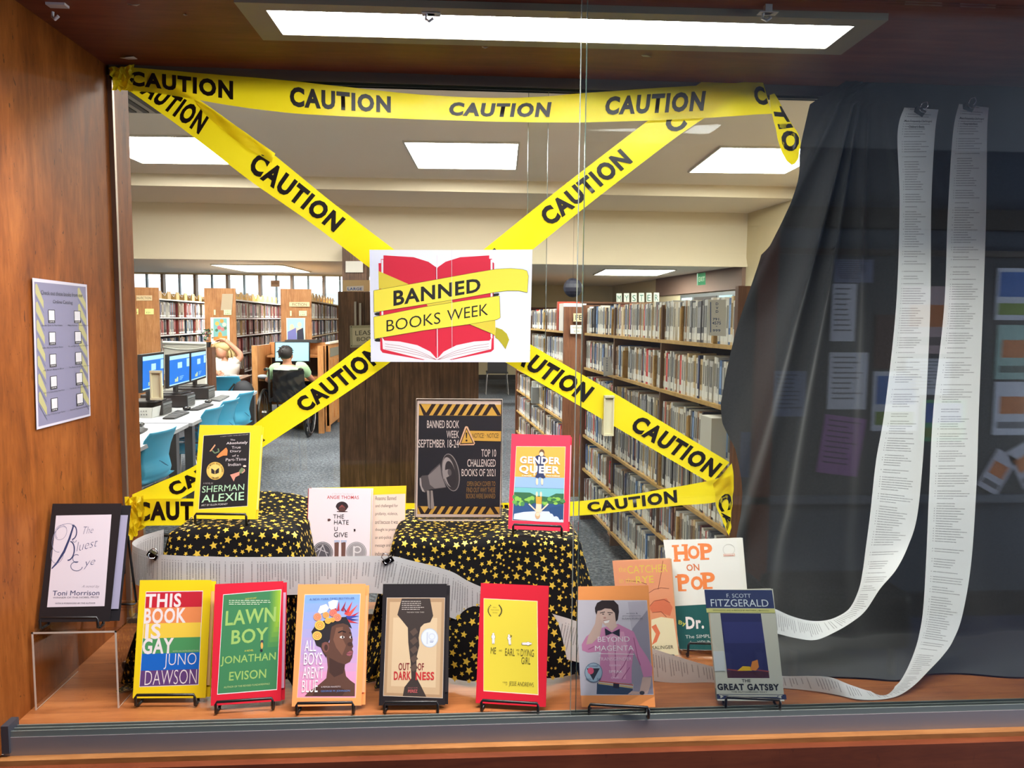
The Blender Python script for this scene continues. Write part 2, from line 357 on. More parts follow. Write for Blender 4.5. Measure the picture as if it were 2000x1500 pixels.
# door with side glass under the exit sign on the east wall
t = tag(bpy.data.objects.new('door_1', None), kind='structure'); COL.objects.link(t)
b = MB(); slabE(b, 11.9, 14.3, .0, 2.04, flat((120, 122, 124), .4, .5), .02); b.build('door_frame', t)
for k, (a, c) in enumerate(((12.0, 12.5), (13.7, 14.2))):
    b = MB(); slabE(b, a, c, .1, 1.98, flat((176, 204, 214), .1, emit=.5), .03); b.build('side_glass', t)
b = MB(); slabE(b, 12.6, 13.6, .05, 1.98, flat((66, 60, 58), .4), .03); b.build('door_leaf', t)
# clerestory windows of the north wall
M_MULL = flat((118, 98, 84), .5, name='bronze_mullion'); M_WG = glassy('clear_window_glass', (255, 255, 255), .2)
for k in range(12):
    x1 = -.92-.64*k; x0 = x1-.64
    t = tag(bpy.data.objects.new('window_%d' % (k+5), None), kind='structure'); COL.objects.link(t)
    b = MB(); b.box(x0-.025, 15.46, .9, x0+.025, 15.6, 2.39, M_MULL); b.build('mullion', t)
    b = MB(); b.box((x0+x1)/2-.012, 15.5, .9, (x0+x1)/2+.012, 15.58, 2.39, flat((92, 104, 110), .5)); b.build('glazing_bar', t)
    for a, c in ((x0+.025, (x0+x1)/2-.012), ((x0+x1)/2+.012, x1-.025)):
        b = MB(); b.box(a, 15.54, .9, c, 15.546, 2.39, M_WG); b.build('glass_pane', t)
# the building across, whose pink boarded eave shows through the window tops
t = thing('neighbouring_building', 'pale pink boarded eave of a building outside the library windows', 'building', (-5, 22.5, 0))
b = MB(); b.box(-16, 24, -.5, 3, 24.3, 2.7, flat((214, 226, 236), .8)); b.build('wall', t)
for k in range(5):
    b = MB(); b.box(-16, 22.4, 2.66+k*.22, 3, 22.46, 2.86+k*.22, flat((246, 224, 208), .8)); b.build('eave_board', t)
b = MB(); b.box(-20, 15.7, -.6, 10, 30, -.5, flat((190, 196, 200), .9)); struct('ground_outside', b)
# lighting panels of the library
M_TROF = emitter('troffer_diffuser', (255, 253, 246), P_LIB); M_TROF2 = emitter('low_troffer_diffuser', (255, 253, 246), P_LIB*.8); M_LF = flat((196, 190, 180), .5, name='light_frame')
def troffer(x, y, z, w, d, lab, az=0, m=None):
    t = thing('ceiling_light', lab, 'ceiling light', (x, y, z), 'square light panels of the library ceiling')
    M = frame((x, y, z), az)
    b = MB(); b.box(-w/2, -d/2, -.012, w/2, d/2, -.006, m or M_TROF, M); b.build('diffuser', t)
    b = MB()
    for q in ((-w/2-.02, -d/2-.02, w/2+.02, -d/2), (-w/2-.02, d/2, w/2+.02, d/2+.02), (-w/2-.02, -d/2, -w/2, d/2), (w/2, -d/2, w/2+.02, d/2)):
        b.box(q[0], q[1], -.02, q[2], q[3], 0, M_LF, M)
    b.build('frame', t)
Lc = 'white square panel in the upper ceiling, '
troffer(.01, 8.66, 3.4, 1.19, 1.33, Lc+'seen above the centre of the red book poster', -.05)
troffer(3.36, 8.55, 3.4, 1.19, 1.33, Lc+'rightmost, above the right diagonal of tape', -.05)
troffer(-3.3, 8.72, 3.4, 1.19, 1.33, Lc+'leftmost, beside the wooden case wall', -.05)
troffer(-3.55, 13.65, 2.42, 1.19, 1.75, 'flat light panel in the low ceiling above the window row', -.05, M_TROF2)
troffer(3.06, 13.4, 2.42, 1.19, 1.6, 'flat light panel in the low ceiling near the green exit sign', -.05, M_TROF2)
for x, w in ((-3.2, 'left'), (1.2, 'middle'), (4.2, 'right')): troffer(x, 5.0, 3.4, 1.19, 1.33, '%s light panel of the nearest ceiling row, above the top of the view' % w, -.05)  # unseen row continuing the panel grid, added to light the library
# air grille at the upper left of the library ceiling
t = thing('air_grille', 'slotted air grille in the ceiling under the top left tape corner', 'air vent', (-2.1, 5.1, 3.4))
P0 = on(262, 190, 2, 3.4)
b = MB(); b.box(P0.x-.25, P0.y-.45, 3.385, P0.x+.3, P0.y+.45, 3.4, flat((150, 140, 128), .6)); b.build('frame', t)
for k in range(4):
    b = MB(); b.box(P0.x-.2+k*.11, P0.y-.4, 3.375, P0.x-.15+k*.11, P0.y+.4, 3.386, flat((40, 36, 34), .6)); b.build('slot', t)
# --- display case light: four-foot recessed tube fixture
t = thing('tube_light_fixture', 'long recessed fluorescent fixture in the display case ceiling', 'light', (.18, 1.38, ZT))
fx = lambda x, y: (lambda p: (p.x, p.y))(on(x, y, 2, ZT-.006))
F = dict(tl=(-.365, 1.335), tr=(.725, 1.285), br=(.72, 1.42), bl=(-.36, 1.49))
A = math.atan2(F['tr'][1]-F['tl'][1], F['tr'][0]-F['tl'][0])*.45
M = frame((.178, 1.392, ZT), A)
b = MB()
for q in ((-.56, -.085, .56, -.055), (-.56, .055, .56, .085), (-.56, -.055, -.515, .055), (.515, -.055, .56, .055)):
    b.box(q[0], q[1], -.012, q[2], q[3], 0, flat((150, 140, 118), .5, name='fixture_frame'), M)
b.build('frame', t)
b = MB(); b.box(-.515, -.055, -.009, .515, .055, -.004, emitter('tube_diffuser', (250, 253, 255), P_CASE, True), M); b.build('diffuser', t)
# ceiling marks: scraps of tape, hooks
r = random.Random(11)
def scrap(x, y, w, h, lab, c=(196, 186, 172), z=ZT):
    p = on(x, y, 2, z); b = MB(); n = 7
    pts = [Vector((p.x+w*math.cos(2*PI*k/n)*(.6+.5*r.random()), p.y+h*math.sin(2*PI*k/n)*(.6+.5*r.random()), z-.001-.004*r.random())) for k in range(n)]
    b.face(pts[::-1], flat(c)); b.face([q+Vector((0, 0, -.0007)) for q in pts], flat(c)); tag(b.build('tape_scrap'), lab, 'tape')
scrap(251, 110, .022, .008, 'torn white paper scrap on the ceiling above the top left tape corner', (214, 206, 190))
scrap(950, 89, .011, .003, 'small pale scrap stuck behind the tube light, centre')
scrap(1265, 107, .014, .004, 'pale scrap stuck behind the tube light, right of the glass edge')
scrap(260, 5, .012, .004, 'pale scrap near the upper left ceiling hook')
for x, y, lab in ((112, 8, 'white adhesive hook at the top left of the case ceiling'), (1500, 10, 'clear adhesive hook in front of the right end of the tube light'), (842, 12, 'clear adhesive hook at the front edge of the tube light')):
    p = on(x, y, 2, ZT); t = thing('adhesive_hook', lab, 'hook', (p.x, p.y, ZT))
    mm = flat((206, 204, 204), .3)
    b = MB(); b.box(p.x-.016, p.y-.008, ZT-.014 if x > 400 else ZT-.004, p.x+.016, p.y+.008, ZT-.013 if x > 400 else ZT, mm)
    if x > 400: b.box(p.x-.006, p.y-.005, ZT-.014, p.x+.006, p.y+.005, ZT, mm)
    b.build('base', t)
    b = MB(); b.tube([(p.x-.008, p.y, ZT-.013), (p.x-.009, p.y, ZT-.022), (p.x-.003, p.y-.004, ZT-.027), (p.x+.004, p.y-.006, ZT-.022)], .0026, mm); b.build('hook_arm', t)
p = on(362, 27, 2, ZT); t = thing('screw_hole', 'small pale screw hole in the case ceiling at upper left', 'screw', (p.x, p.y, ZT))
b = MB(); b.lathe([(.004, -.002), (.002, -.001), (.0005, 0)], (p.x, p.y, ZT), flat((150, 130, 118))); b.build('rim', t)
# --- corridor behind the viewer, seen mirrored in the right-hand panes
YW = -1.2
M_CW = flat((70, 82, 100), .8, name='corridor_wall'); M_NAVY = flat((22, 40, 84), .9, name='navy_carpet')
b = MB(); b.box(-3.2, YW, -.03, 4.2, 1.2, 0, M_NAVY); struct('floor_corridor', b)
b = MB(); b.box(-3.2, YW-.05, 0, 4.2, YW, 2.45, M_CW); struct('wall_corridor', b)
b = MB(); b.box(-3.2, YW, 2.42, 4.2, 1.18, 2.46, flat((150, 156, 166), .8)); struct('ceiling_corridor', b)
b = MB(); b.box(-3.25, YW, 0, -3.2, 1.18, 2.45, M_CW); struct('wall_corridor_end', b)
b = MB(); b.box(4.2, YW, 0, 4.25, 1.18, .3, M_CW); b.box(4.2, YW, 2.3, 4.25, 1.18, 2.45, M_CW); struct('wall_corridor_window', b)
b = MB(); b.box(-3.2, YW, 2.02, 4.2, YW+.06, 2.12, flat((28, 24, 24), .6)); b.box(-3.2, YW, .0, 4.2, YW+.04, .12, flat((26, 30, 44), .6)); struct('trim_6', b)
L = bpy.data.lights.new('corridor_daylight', 'AREA'); L.energy = 84; L.color = (.72, .84, 1.0); L.shape = 'RECTANGLE'; L.size = 2.2; L.size_y = 1.9
o = bpy.data.objects.new('corridor_daylight', L); COL.objects.link(o); o.location = (4.1, -.3, 1.35); o.rotation_euler = (0, PI/2, math.radians(22))
L = bpy.data.lights.new('case_fill_light', 'AREA'); L.energy = P_FILL*1.35; L.color = (1, .95, .92); L.shape = 'RECTANGLE'; L.size = 2.2; L.size_y = .25
o = bpy.data.objects.new('case_fill_light', L); COL.objects.link(o); o.location = (.42, .92, 2.41)  # unseen fill light added above the case front to brighten books and strips
# notice board and its papers, laid out where their reflections fall
def refl(x, y, Yw=YW):
    p = on(x, y, 1, 2*YF-Yw); return Vector((p.x, Yw, p.z))
t = thing('notice_board', 'wide grey notice board on the corridor wall, mirrored in the right panes', 'notice board', (2, YW, 1))
a, c = refl(1540, 965), refl(2060, 505)
b = MB(); b.box(.6, YW, a.z, 3.9, YW+.02, c.z, flat((66, 70, 78), .7)); b.build('felt', t)
b = MB(); b.box(.6, YW, a.z-.04, 3.9, YW+.05, a.z, flat((90, 100, 118), .5)); b.box(.6, YW, c.z, 3.9, YW+.04, c.z+.03, flat((60, 50, 46), .5)); b.build('frame', t)
b = MB(); p = refl(1490, 600); b.box(p.x-.05, YW, 0, p.x+.05, YW+.05, 2.42, flat((110, 52, 26), .5)); struct('trim_7', b)
WH, BL = (205, 214, 235), (60, 110, 190)
def notice(x0, y0, x1, y1, c, lab, kind=0, rot=0):
    p, q = refl(x0, y1), refl(x1, y0)
    t = thing('notice', lab, 'paper', (p.x, YW+.02, p.z), 'papers pinned to the corridor notice board')
    cx, cz, w, h = (p.x+q.x)/2, (p.z+q.z)/2, (q.x-p.x)/2, (q.z-p.z)/2
    R = Matrix.Translation((cx, YW+.022, cz)) @ Matrix.Rotation(rot, 4, 'Y')
    b = MB(); b.box(-w, 0, -h, w, .003, h, flat(c), R)
    rr = random.Random(int(x0)); ink = tuple(int(v*.55) for v in c)
    if kind == 0:
        for k in range(9):
            zz = h*(.8-k*.18); b.box(-w*.8, .003, zz, -w*.8+w*1.6*(.6+.4*rr.random()), .0042, zz+h*.05, flat(ink), R)
    elif kind == 1:
        b.box(-w*.85, .003, -h*.1, w*.85, .0042, h*.85, flat(BL), R); b.box(-w*.85, .003, -h*.8, w*.85, .0042, -h*.35, flat((120, 150, 60)), R)
    elif kind == 2:
        b.box(-w*.7, .003, -h*.2, w*.7, .0042, h*.45, flat((200, 120, 60)), R); b.box(-w*.8, .003, -h*.75, w*.8, .0042, -h*.5, flat(ink), R)
    b.build('sheet', t)
notice(1623, 508, 1700, 552, (120, 130, 165), 'small landscape paper at top left of the mirrored notice board')
notice(1616, 555, 1668, 666, WH, 'tall white list at left of the mirrored notice board')
notice(1610, 688, 1690, 798, WH, 'white letter below the tall list on the mirrored notice board')
notice(1595, 812, 1680, 925, (150, 100, 170), 'purple flyer at the bottom of the mirrored notice board', 0, .12)
notice(1700, 615, 1745, 720, (70, 32, 28), 'dark brown poster behind the left paper strip', 3)
notice(1695, 725, 1790, 840, WH, 'blue and green flyer behind the left paper strip', 1)
notice(1503, 724, 1570, 812, (110, 125, 160), 'grey blue paper left of the white letter')
notice(1440, 842, 1475, 930, (60, 90, 150), 'blue leaflet beside the brown post, mirrored low', 3)
notice(1750, 560, 1860, 690, (190, 170, 180), 'pale flyer between the two paper strips', 2)
notice(1760, 700, 1850, 770, WH, 'white card between the two paper strips')
notice(1790, 780, 1880, 860, (80, 170, 120), 'green and yellow flyer between the strips', 1)
notice(1935, 525, 2010, 625, WH, 'white flyer with blue picture at the upper right of the board', 1)
notice(1935, 635, 2010, 740, (150, 190, 190), 'green tinted flyer at the right of the board', 2)
notice(1930, 745, 2010, 848, WH, 'white flyer with round drawing at the right of the board', 2)
notice(1915, 880, 1965, 960, (190, 195, 215), 'tilted small card at the lower right of the board', 2, .5)
notice(1970, 865, 2020, 950, (190, 195, 215), 'second tilted card at the lower right edge of the board', 2, -.5)
# low upholstered seats in front of the board
def seat(x0, y0, x1, lab):
    p = on(x0, y0, 1, 3.05); q = on(x1, y0, 1, 3.05)
    t = thing('lounge_seat', lab, 'seat', ((p.x+q.x)/2, -.6, 0)); mm = flat((12, 13, 18), .6)
    b = MB(); b.box(p.x, -.85, .12, q.x, -.5, p.z, mm); b.build('cushion', t, bevel=.04)
    for sx in (p.x+.06, q.x-.06):
        for sy in (-.8, -.56):
            b = MB(); b.cyl((sx, sy, 0), (sx, sy, .14), .015, M_STEEL); b.build('leg', t)
seat(1530, 1156, 1775, 'low dark seat mirrored under the left paper strip')
seat(1400, 1156, 1515, 'low dark seat mirrored behind the blue novel')
# ================================================================ BOOKS AND STANDS
def bil(q, a, b):   # q = TL TR BR BL, b downwards
    return (q[0][0]*(1-a)*(1-b)+q[1][0]*a*(1-b)+q[2][0]*a*b+q[3][0]*(1-a)*b, q[0][1]*(1-a)*(1-b)+q[1][1]*a*(1-b)+q[2][1]*a*b+q[3][1]*(1-a)*b)
class Q:            # a printed rectangle on a sheet, addressed 0..1
    def __init__(s, sh, TL, TR, BR, BL_): s.s = sh; s.q = (TL, TR, BR, BL_)
    def p(s, pts, c): s.s.poly([bil(s.q, a, b) for a, b in pts][::-1], c)
    def r(s, a0, b0, a1, b1, c): s.p([(a0, b0), (a1, b0), (a1, b1), (a0, b1)], c)
    def t(s, t, a0, b0, a1, b1, c, off=0.0, shear=0.0): s.s.textq(t, [bil(s.q, a0, b1), bil(s.q, a1, b1), bil(s.q, a1, b0), bil(s.q, a0, b0)], c, off, shear)
BOLD = .03
class Lean:
    """a leaning rectangle: bottom corners read on a horizontal plane, height found from the top edge"""
    def __init__(s, BLp, BRp, ytop, z0, lean=17, rot=0):
        s.p0 = on(*BLp, 2, z0); p1 = on(*BRp, 2, z0+.05*math.sin(math.radians(rot))); s.U = (p1-s.p0); s.U.z = s.U.length*math.sin(math.radians(rot))*.8; s.W = s.U.length; s.U.normalize()
        s.B = Vector((-s.U.y, s.U.x, 0)).normalized(); l = math.radians(lean); s.V = s.B*math.sin(l)+s.U.cross(s.B)*math.cos(l); s.N = s.U.cross(s.V)
        lo, hi = .05, .5
        for _ in range(30):
            h = (lo+hi)/2; y = (px(s.p0+s.V*h)[1]+px(s.p0+s.U*s.W+s.V*h)[1])/2
            if y > ytop: lo = h
            else: hi = h
        s.H = lo
    def at(s, u, v, n=0): return s.p0+s.U*(u*s.W)+s.V*(v*s.H)+s.N*n
    def slab(s, b, u0, v0, u1, v1, n0, n1, m):
        b.hexa([s.at(u0, v0, n0), s.at(u0, v1, n0), s.at(u1, v1, n0), s.at(u1, v0, n0)], s.N*(n1-n0), m)
def easel(L, zf, lab, back=.13, thick=.006, cw=1.0, name='wire_easel'):
    """black wire easel: lip bar in front, two uprights behind, hinged rear leg"""
    m = L.p0+L.U*(L.W/2); t = thing(name, lab, 'book stand', (m.x, m.y, zf), 'black wire book stands in the display case')
    w = L.W*.40*cw; D = -L.B; r = .0025; g = zf+r
    def q(x, y, z): v = m+L.U*x+D*y; return Vector((v.x, v.y, z))
    lipz = L.p0.z+.014
    b = MB()
    sb = thick+.004; up = min(back*1.05, L.H*.75)
    side = lambda sx: [q(sx*w*.93, -sb-L.V.dot(L.B)*up, L.p0.z+up*L.V.z), q(sx*w*.95, -sb, L.p0.z), q(sx*w*.97, -sb+.004, g), q(sx*w, .010, g), q(sx*w, .016, g+.003), q(sx*w, .0165, lipz-.004), q(sx*w*.965, .015, lipz)]
    b.tube(side(-1)+side(1)[::-1], r, M_BLACK, 8, closed=True); b.build('frame', t, smooth=True)
    b = MB(); top = q(-w*.7, -sb-L.V.dot(L.B)*up*.96, L.p0.z+up*.95*L.V.z); to2 = q(w*.7, -sb-L.V.dot(L.B)*up*.96, L.p0.z+up*.95*L.V.z)
    b.tube([top, q(-w*.6, -sb-.085, g), q(w*.6, -sb-.085, g), to2], r, M_BLACK, 8); b.build('rear_leg', t, smooth=True)
    return t
def booklet(lab, L, zf, card, inner, crop, draw, gap=.006, ext=.045, elab=None, insq=(.10, .9)):
    t = thing('book', lab, 'book', tuple(L.p0), 'card-covered books and novels set out in the display case')
    cm = flat(card, .55)
    b = MB(); L.slab(b, 0, 0, 1, 1, -.0007, 0, cm); b.build('front_cover', t)
    sh = Sheet(L.p0, L.U, L.V, L.N, crop); draw(sh); sh.mb.build('cover_print', t)
    R = [L.at(0, 0, -.001), L.at(0, .985, -.001), L.at(1+ext, .985, -gap), L.at(1+ext, .0, -gap)]
    b = MB(); b.hexa([p-L.N*.0012 for p in R], -L.N*.0007, cm); b.build('back_cover', t)
    a0, a1 = insq
    b = MB(); b.hexa([L.at(.02, a0, -.0014), L.at(.02, a1, -.0014), L.at(1+ext*.75, a1, -gap+.0008), L.at(1+ext*.75, a0, -gap+.0008)], -L.N*.0003, flat(inner, .7)); b.build('inside_page', t)
    if elab: easel(L, zf, elab, thick=gap*.6)
    return t
def thickbook(lab, L, zf, th, covm, crop, draw, elab=None, spine=None, drawspine=None, pages=(214, 204, 184)):
    t = thing('book', lab, 'book', tuple(L.p0), 'card-covered books and novels set out in the display case')
    b = MB(); L.slab(b, 0, 0, 1, 1, -.0015, 0, covm); b.build('front_cover', t)
    b = MB(); L.slab(b, 0, 0, 1, 1, -th, -th+.0015, covm); b.build('back_cover', t)
    b = MB(); L.slab(b, 0, 0, .012, 1, -th+.0015, -.0015, spine or covm); b.build('spine', t)
    b = MB(); L.slab(b, .013, .01, .985, .99, -th+.0016, -.0016, flat(pages)); b.build('page_block', t)
    sh = Sheet(L.p0, L.U, L.V, L.N, crop); draw(sh); sh.mb.build('cover_print', t)
    if elab: easel(L, zf, elab, thick=th)
    return t
def C(s, x, y): return (s, x, y)
ZB = ZC+.010
WHT = (236, 226, 226)
# -- rainbow cover
def d1(s):
    q = Q(s, (288, 243), (857, 233), (812, 1172), (222, 1193)); q.r(-.008, -.008, 1.008, 1.008, WHT)
    e = [0, .165, .333, .49, .655, .835, 1]
    for i, c in enumerate(((196, 32, 50), (232, 140, 82), (240, 204, 70), (74, 148, 90), (12, 100, 196), (96, 62, 120))): q.r(.0, e[i], 1, e[i+1], c)
    q.t('THIS', .0, .015, .63, .165, WHT, .03); q.t('BOOK', -.01, .17, .73, .335, WHT, .03); q.t('IS', .03, .335, .30, .50, WHT, .03); q.t('GAY', 0, .49, .54, .66, WHT, .03)
    q.t('JUNO', .39, .66, .95, .825, WHT, -.015); q.t('DAWSON', .08, .835, .97, .99, WHT, -.015)
    q.t('WITH AN INTRODUCTION', .53, .628, .98, .645, (190, 200, 170))
booklet('yellow card book with rainbow-striped cover, leftmost of the front row', Lean((259, 1364), (401.6, 1363), 1133, ZB, 12), ZC, (240, 210, 22), (236, 190, 120), C(5.1737, 230, 1110), d1, elab='black wire stand under the rainbow-striped yellow book')
# -- green cover
def d2(s):
    q = Q(s, (190, 270), (770, 218), (725, 1220), (130, 1268)); q.r(-.008, -.006, 1.008, 1.008, WHT); q.r(0, 0, 1, 1, (58, 122, 78))
    for i in range(7): q.r(.78+i*.03, 0, 1, .62-i*.05, (58+i*15, 122+i*10, 78-i*5))
    g = (150, 184, 98)
    q.t('LAWN', .06, .165, .93, .315, g, .02); q.t('BOY', .18, .365, .81, .51, g, .02); q.t('JONATHAN', .02, .625, .96, .725, g, .01); q.t('EVISON', .18, .787, .81, .877, g, .01)
    q.t('A NOVEL', .42, .577, .57, .595, (216, 206, 80)); q.t('AUTHOR OF THE REVISED FUNDAMENTALS', .1, .93, .88, .948, (180, 200, 130))
    q.t('"LAUGH OUT LOUD"', .38, .05, .58, .066, (216, 206, 80)); s.lines(245, 315, 690, 372, 3, (200, 214, 180), .35, 4)
    s.ell(578, 740, 16, 18, (60, 62, 70), 10); s.ell(577, 780, 13, 34, (206, 160, 80), 10); s.ell(572, 830, 14, 16, (40, 40, 44), 10)
booklet('red card book with green grass-textured cover, second in the front row', Lean((411.6, 1378.7), (549, 1369), 1138, ZB, 15), ZC, (206, 26, 50), (202, 160, 184), C(5.172, 400, 1110), d2, elab='black wire stand under the green-covered red book')
# -- portrait with flower crown
def d3(s):
    q = Q(s, (185, 270), (742, 262), (693, 1302), (108, 1300)); q.r(-.01, -.008, 1.01, 1.008, (250, 200, 170))
    for i in range(12):
        f = i/11; q.r(0, i/12, 1, (i+1)/12+.001, tuple(int(a*(1-f)+b*f) for a, b in zip((128, 166, 222), (236, 150, 184))))
    hair = (38, 34, 38); sk = (92, 60, 48); sk2 = (120, 80, 62); sk3 = (66, 42, 36)
    for (x, y, tx, ty, c) in ((600, 470, 665, 330, (206, 60, 60)), (620, 480, 720, 365, (222, 84, 70)), (640, 500, 735, 440, (190, 40, 60)), (600, 500, 735, 480, (50, 64, 150)), (620, 520, 730, 520, (36, 48, 120)), (610, 530, 725, 555, (190, 50, 60)), (560, 430, 600, 330, (150, 40, 60)), (520, 430, 530, 330, (178, 46, 66)), (500, 440, 480, 350, (180, 60, 70)), (600, 440, 570, 380, (120, 40, 70))):
        nx, ny = -(ty-y)*.14, (tx-x)*.14; s.poly([(x-nx, y-ny), (x+nx, y+ny), (tx, ty)], c)
    s.poly([(250, 640), (300, 560), (450, 500), (600, 490), (640, 560), (660, 610), (600, 572), (500, 565), (455, 600), (445, 700), (410, 770), (400, 905), (365, 850), (345, 800), (300, 780)][::-1], hair)
    s.poly([(180, 1292), (230, 1240), (330, 1170), (400, 1110), (415, 1000), (405, 890), (372, 850), (350, 790), (356, 755), (395, 742), (432, 750), (445, 640), (455, 590), (500, 565), (570, 555), (620, 575), (645, 620), (655, 660), (668, 720), (662, 750), (672, 790), (660, 812), (672, 840), (662, 900), (640, 945), (590, 970), (585, 1010), (600, 1090), (640, 1130), (690, 1165), (688, 1292)][::-1], sk)
    s.poly([(500, 600), (570, 590), (560, 700), (600, 780), (560, 880), (500, 800), (470, 720)][::-1], sk2)
    s.poly([(430, 900), (520, 950), (590, 970), (570, 1060), (480, 1100), (430, 1050)][::-1], sk3); s.poly([(300, 1200), (480, 1180), (600, 1230), (560, 1288), (260, 1288)][::-1], (70, 44, 38))
    s.ell(392, 795, 36, 52, (120, 74, 66)); s.ell(398, 800, 18, 32, sk3)
    for x in (560, 648): s.ell(x, 695, 24 if x < 600 else 13, 13, (226, 220, 214)); s.ell(x+6, 695, 9, 12, (30, 22, 22))
    s.line([(520, 650), (560, 632), (598, 645)], 12, (30, 22, 24)); s.line([(632, 650), (655, 655)], 10, (30, 22, 24))
    s.ell(640, 765, 26, 20, sk3); s.poly([(600, 862), (640, 832), (668, 840), (668, 860), (640, 886), (612, 880)][::-1], (150, 84, 92)); s.line([(600, 862), (668, 856)], 5, (80, 36, 42))
    s.poly([(430, 400), (420, 340), (470, 320), (520, 325), (500, 400), (450, 420)][::-1], (240, 232, 220)); s.poly([(315, 440), (340, 380), (400, 360), (430, 400), (400, 440), (340, 460)][::-1], (232, 226, 224))
    for x, y, rr, c in ((312, 490, 42, (236, 150, 110)), (335, 575, 52, (238, 190, 80)), (308, 680, 48, (234, 190, 90)), (397, 472, 34, (236, 170, 90)), (470, 450, 40, (222, 120, 110)), (512, 495, 42, (226, 140, 110)), (418, 530, 32, (236, 190, 80)), (462, 520, 26, (236, 180, 80))):
        s.ell(x, y, rr, rr*.95, c, 14); s.ring(x, y, rr*.72, rr*.66, rr*.12, (196, 110, 60), 12); s.ring(x+2, y, rr*.4, rr*.34, rr*.12, (200, 90, 70), 10)
    s.textq('A NEW YORK TIMES BESTSELLER', [(233, 322), (685, 308), (685, 290), (233, 302)], (60, 76, 120))
    for w, x0, y0, x1, y1 in (('ALL', 183, 725, 300, 838), ('BOYS', 175, 850, 360, 975), ("AREN'T", 165, 990, 372, 1112), ('BLUE', 155, 1130, 315, 1252)): s.text(w, x0, y0, x1, y1, WHT, .0)
    s.text('GEORGE M. JOHNSON', 345, 1228, 640, 1252, (90, 130, 190)); s.text('A MEMOIR-MANIFESTO', 348, 1188, 545, 1204, (210, 190, 190))
booklet('orange card book with a flower-crowned portrait cover, third in the front row', Lean((569.7, 1380), (706, 1377.8), 1141, ZB), ZC, (255, 158, 92), (250, 170, 120), C(5.172, 560, 1110), d3, elab='black wire stand under the flower-crowned portrait book')
# -- brown braid cover
def d4(s):
    q = Q(s, (187, 300), (768, 300), (745, 1308), (150, 1285)); q.r(-.006, -.004, 1.006, 1.004, (206, 196, 186)); q.r(0, 0, 1, 1, (166, 134, 100)); q.r(.05, .04, .95, .97, (190, 160, 124)); q.r(.12, .2, .88, .9, (204, 178, 142))
    br = (54, 44, 40)
    s.poly([(335, 305), (620, 305), (652, 480), (622, 545), (560, 560), (524, 596), (505, 700), (512, 780), (484, 900), (482, 1100), (530, 1190), (582, 1297), (345, 1290), (362, 1200), (432, 1110), (424, 950), (400, 750), (396, 600), (340, 530), (290, 470)][::-1], br)
    for y in (640, 730, 820, 910, 1000): s.poly([(415, y), (470, y-40), (500, y+5), (450, y+45)][::-1], (84, 66, 56))
    s.lines(335, 325, 600, 425, 5, (190, 180, 170), .3, 6); s.text('THE NEW YORK TIMES', 385, 438, 560, 450, (180, 170, 160))
    s.ell(615, 703, 88, 98, (176, 184, 196)); s.ell(615, 703, 80, 90, (206, 212, 222)); s.rect(585, 645, 600, 765, (186, 192, 204)); s.ring(640, 690, 34, 34, 9, (188, 194, 206)); s.lines(618, 728, 660, 752, 2, (90, 100, 140), .5)
    dr = (140, 34, 38)
    s.text('OUT', 303, 955, 412, 1030, (120, 30, 36), .02); s.text('OF', 497, 957, 558, 1032, (120, 30, 36), .02); s.text('DARK', 255, 1040, 428, 1128, (176, 40, 42), .03); s.text('NESS', 475, 1046, 662, 1130, (184, 38, 42), .03)
    s.text('ASHLEY HOPE', 395, 1200, 495, 1215, (150, 90, 90)); s.text('PEREZ', 398, 1225, 494, 1256, (190, 90, 90), .02)
booklet('black card book with a dark braid on tan cover, fourth in the front row', Lean((740, 1378), (869, 1377), 1140.5, ZB), ZC, (24, 18, 22), (40, 32, 34), C(5.172, 720, 1110), d4, elab='black wire stand under the black-framed tan book')
# -- yellow cover in red card
def d5(s):
    q = Q(s, (182, 308), (718, 335), (727, 1272), (180, 1232)); q.r(-.006, -.006, 1.01, 1.01, (240, 220, 190)); q.r(0, 0, 1, 1, (222, 202, 60))
    k = (66, 58, 30)
    for sx in (-1, 1):
        for i in range(9):
            a = math.radians(130-i*26 if 0 else 95+i*17); x, y = 293+sx*-math.cos(a+0)*0+sx*(60*math.sin(a*.6+.6)+6), 375+i*13
            x = 293+sx*(34+34*math.sin(PI*(i+1)/10)); s.poly([(x-9, y-4), (x+2*sx, y-9), (x+9, y+3), (x-2*sx, y+8)], k)
    s.text('WON A', 272, 388, 312, 402, (150, 130, 40)); s.text('MAJOR AWARD', 252, 414, 336, 430, (150, 130, 40)); s.text('FOR FILM', 270, 442, 318, 454, (150, 130, 40))
    def fig(cx, cy, sc, ang):
        ca, sa = math.cos(ang), math.sin(ang)
        for c, gsc in ((k, 1.12), (WHT, 1.0)):
            for ex, ey, rx, ry in ((0, -48, 10, 11), (0, -18, 19, 24), (-6, 22, 7, 32), (7, 22, 7, 32)):
                pts = [(ex+rx*gsc*math.cos(2*PI*i/12), ey+ry*gsc*math.sin(2*PI*i/12)) for i in range(12)]
                s.poly([(cx+sc*(x*ca-y*sa), cy+sc*(x*sa+y*ca)) for x, y in pts][::-1], c)
    fig(277, 710, 1, 0); fig(440, 722, .95, -.12); fig(612, 760, .9, math.radians(90)); s.line([(440, 700), (466, 684), (450, 672)], 5, k)
    s.text('ME', 252, 797, 305, 862, k, -.01); s.text('AND', 333, 820, 365, 838, k, -.01); s.text('EARL', 397, 810, 494, 880, k, -.01); s.text('AND', 508, 815, 540, 836, k, -.01); s.text('THE', 516, 852, 541, 877, k, -.01)
    s.text('DYING', 555, 816, 686, 888, k, -.01); s.text('GIRL', 560, 897, 652, 965, k, -.01); s.text('A NOVEL', 370, 1142, 420, 1156, k, -.01); s.text('BY', 404, 1168, 420, 1182, k, -.01); s.text('JESSE ANDREWS', 435, 1146, 684, 1200, k, -.01)
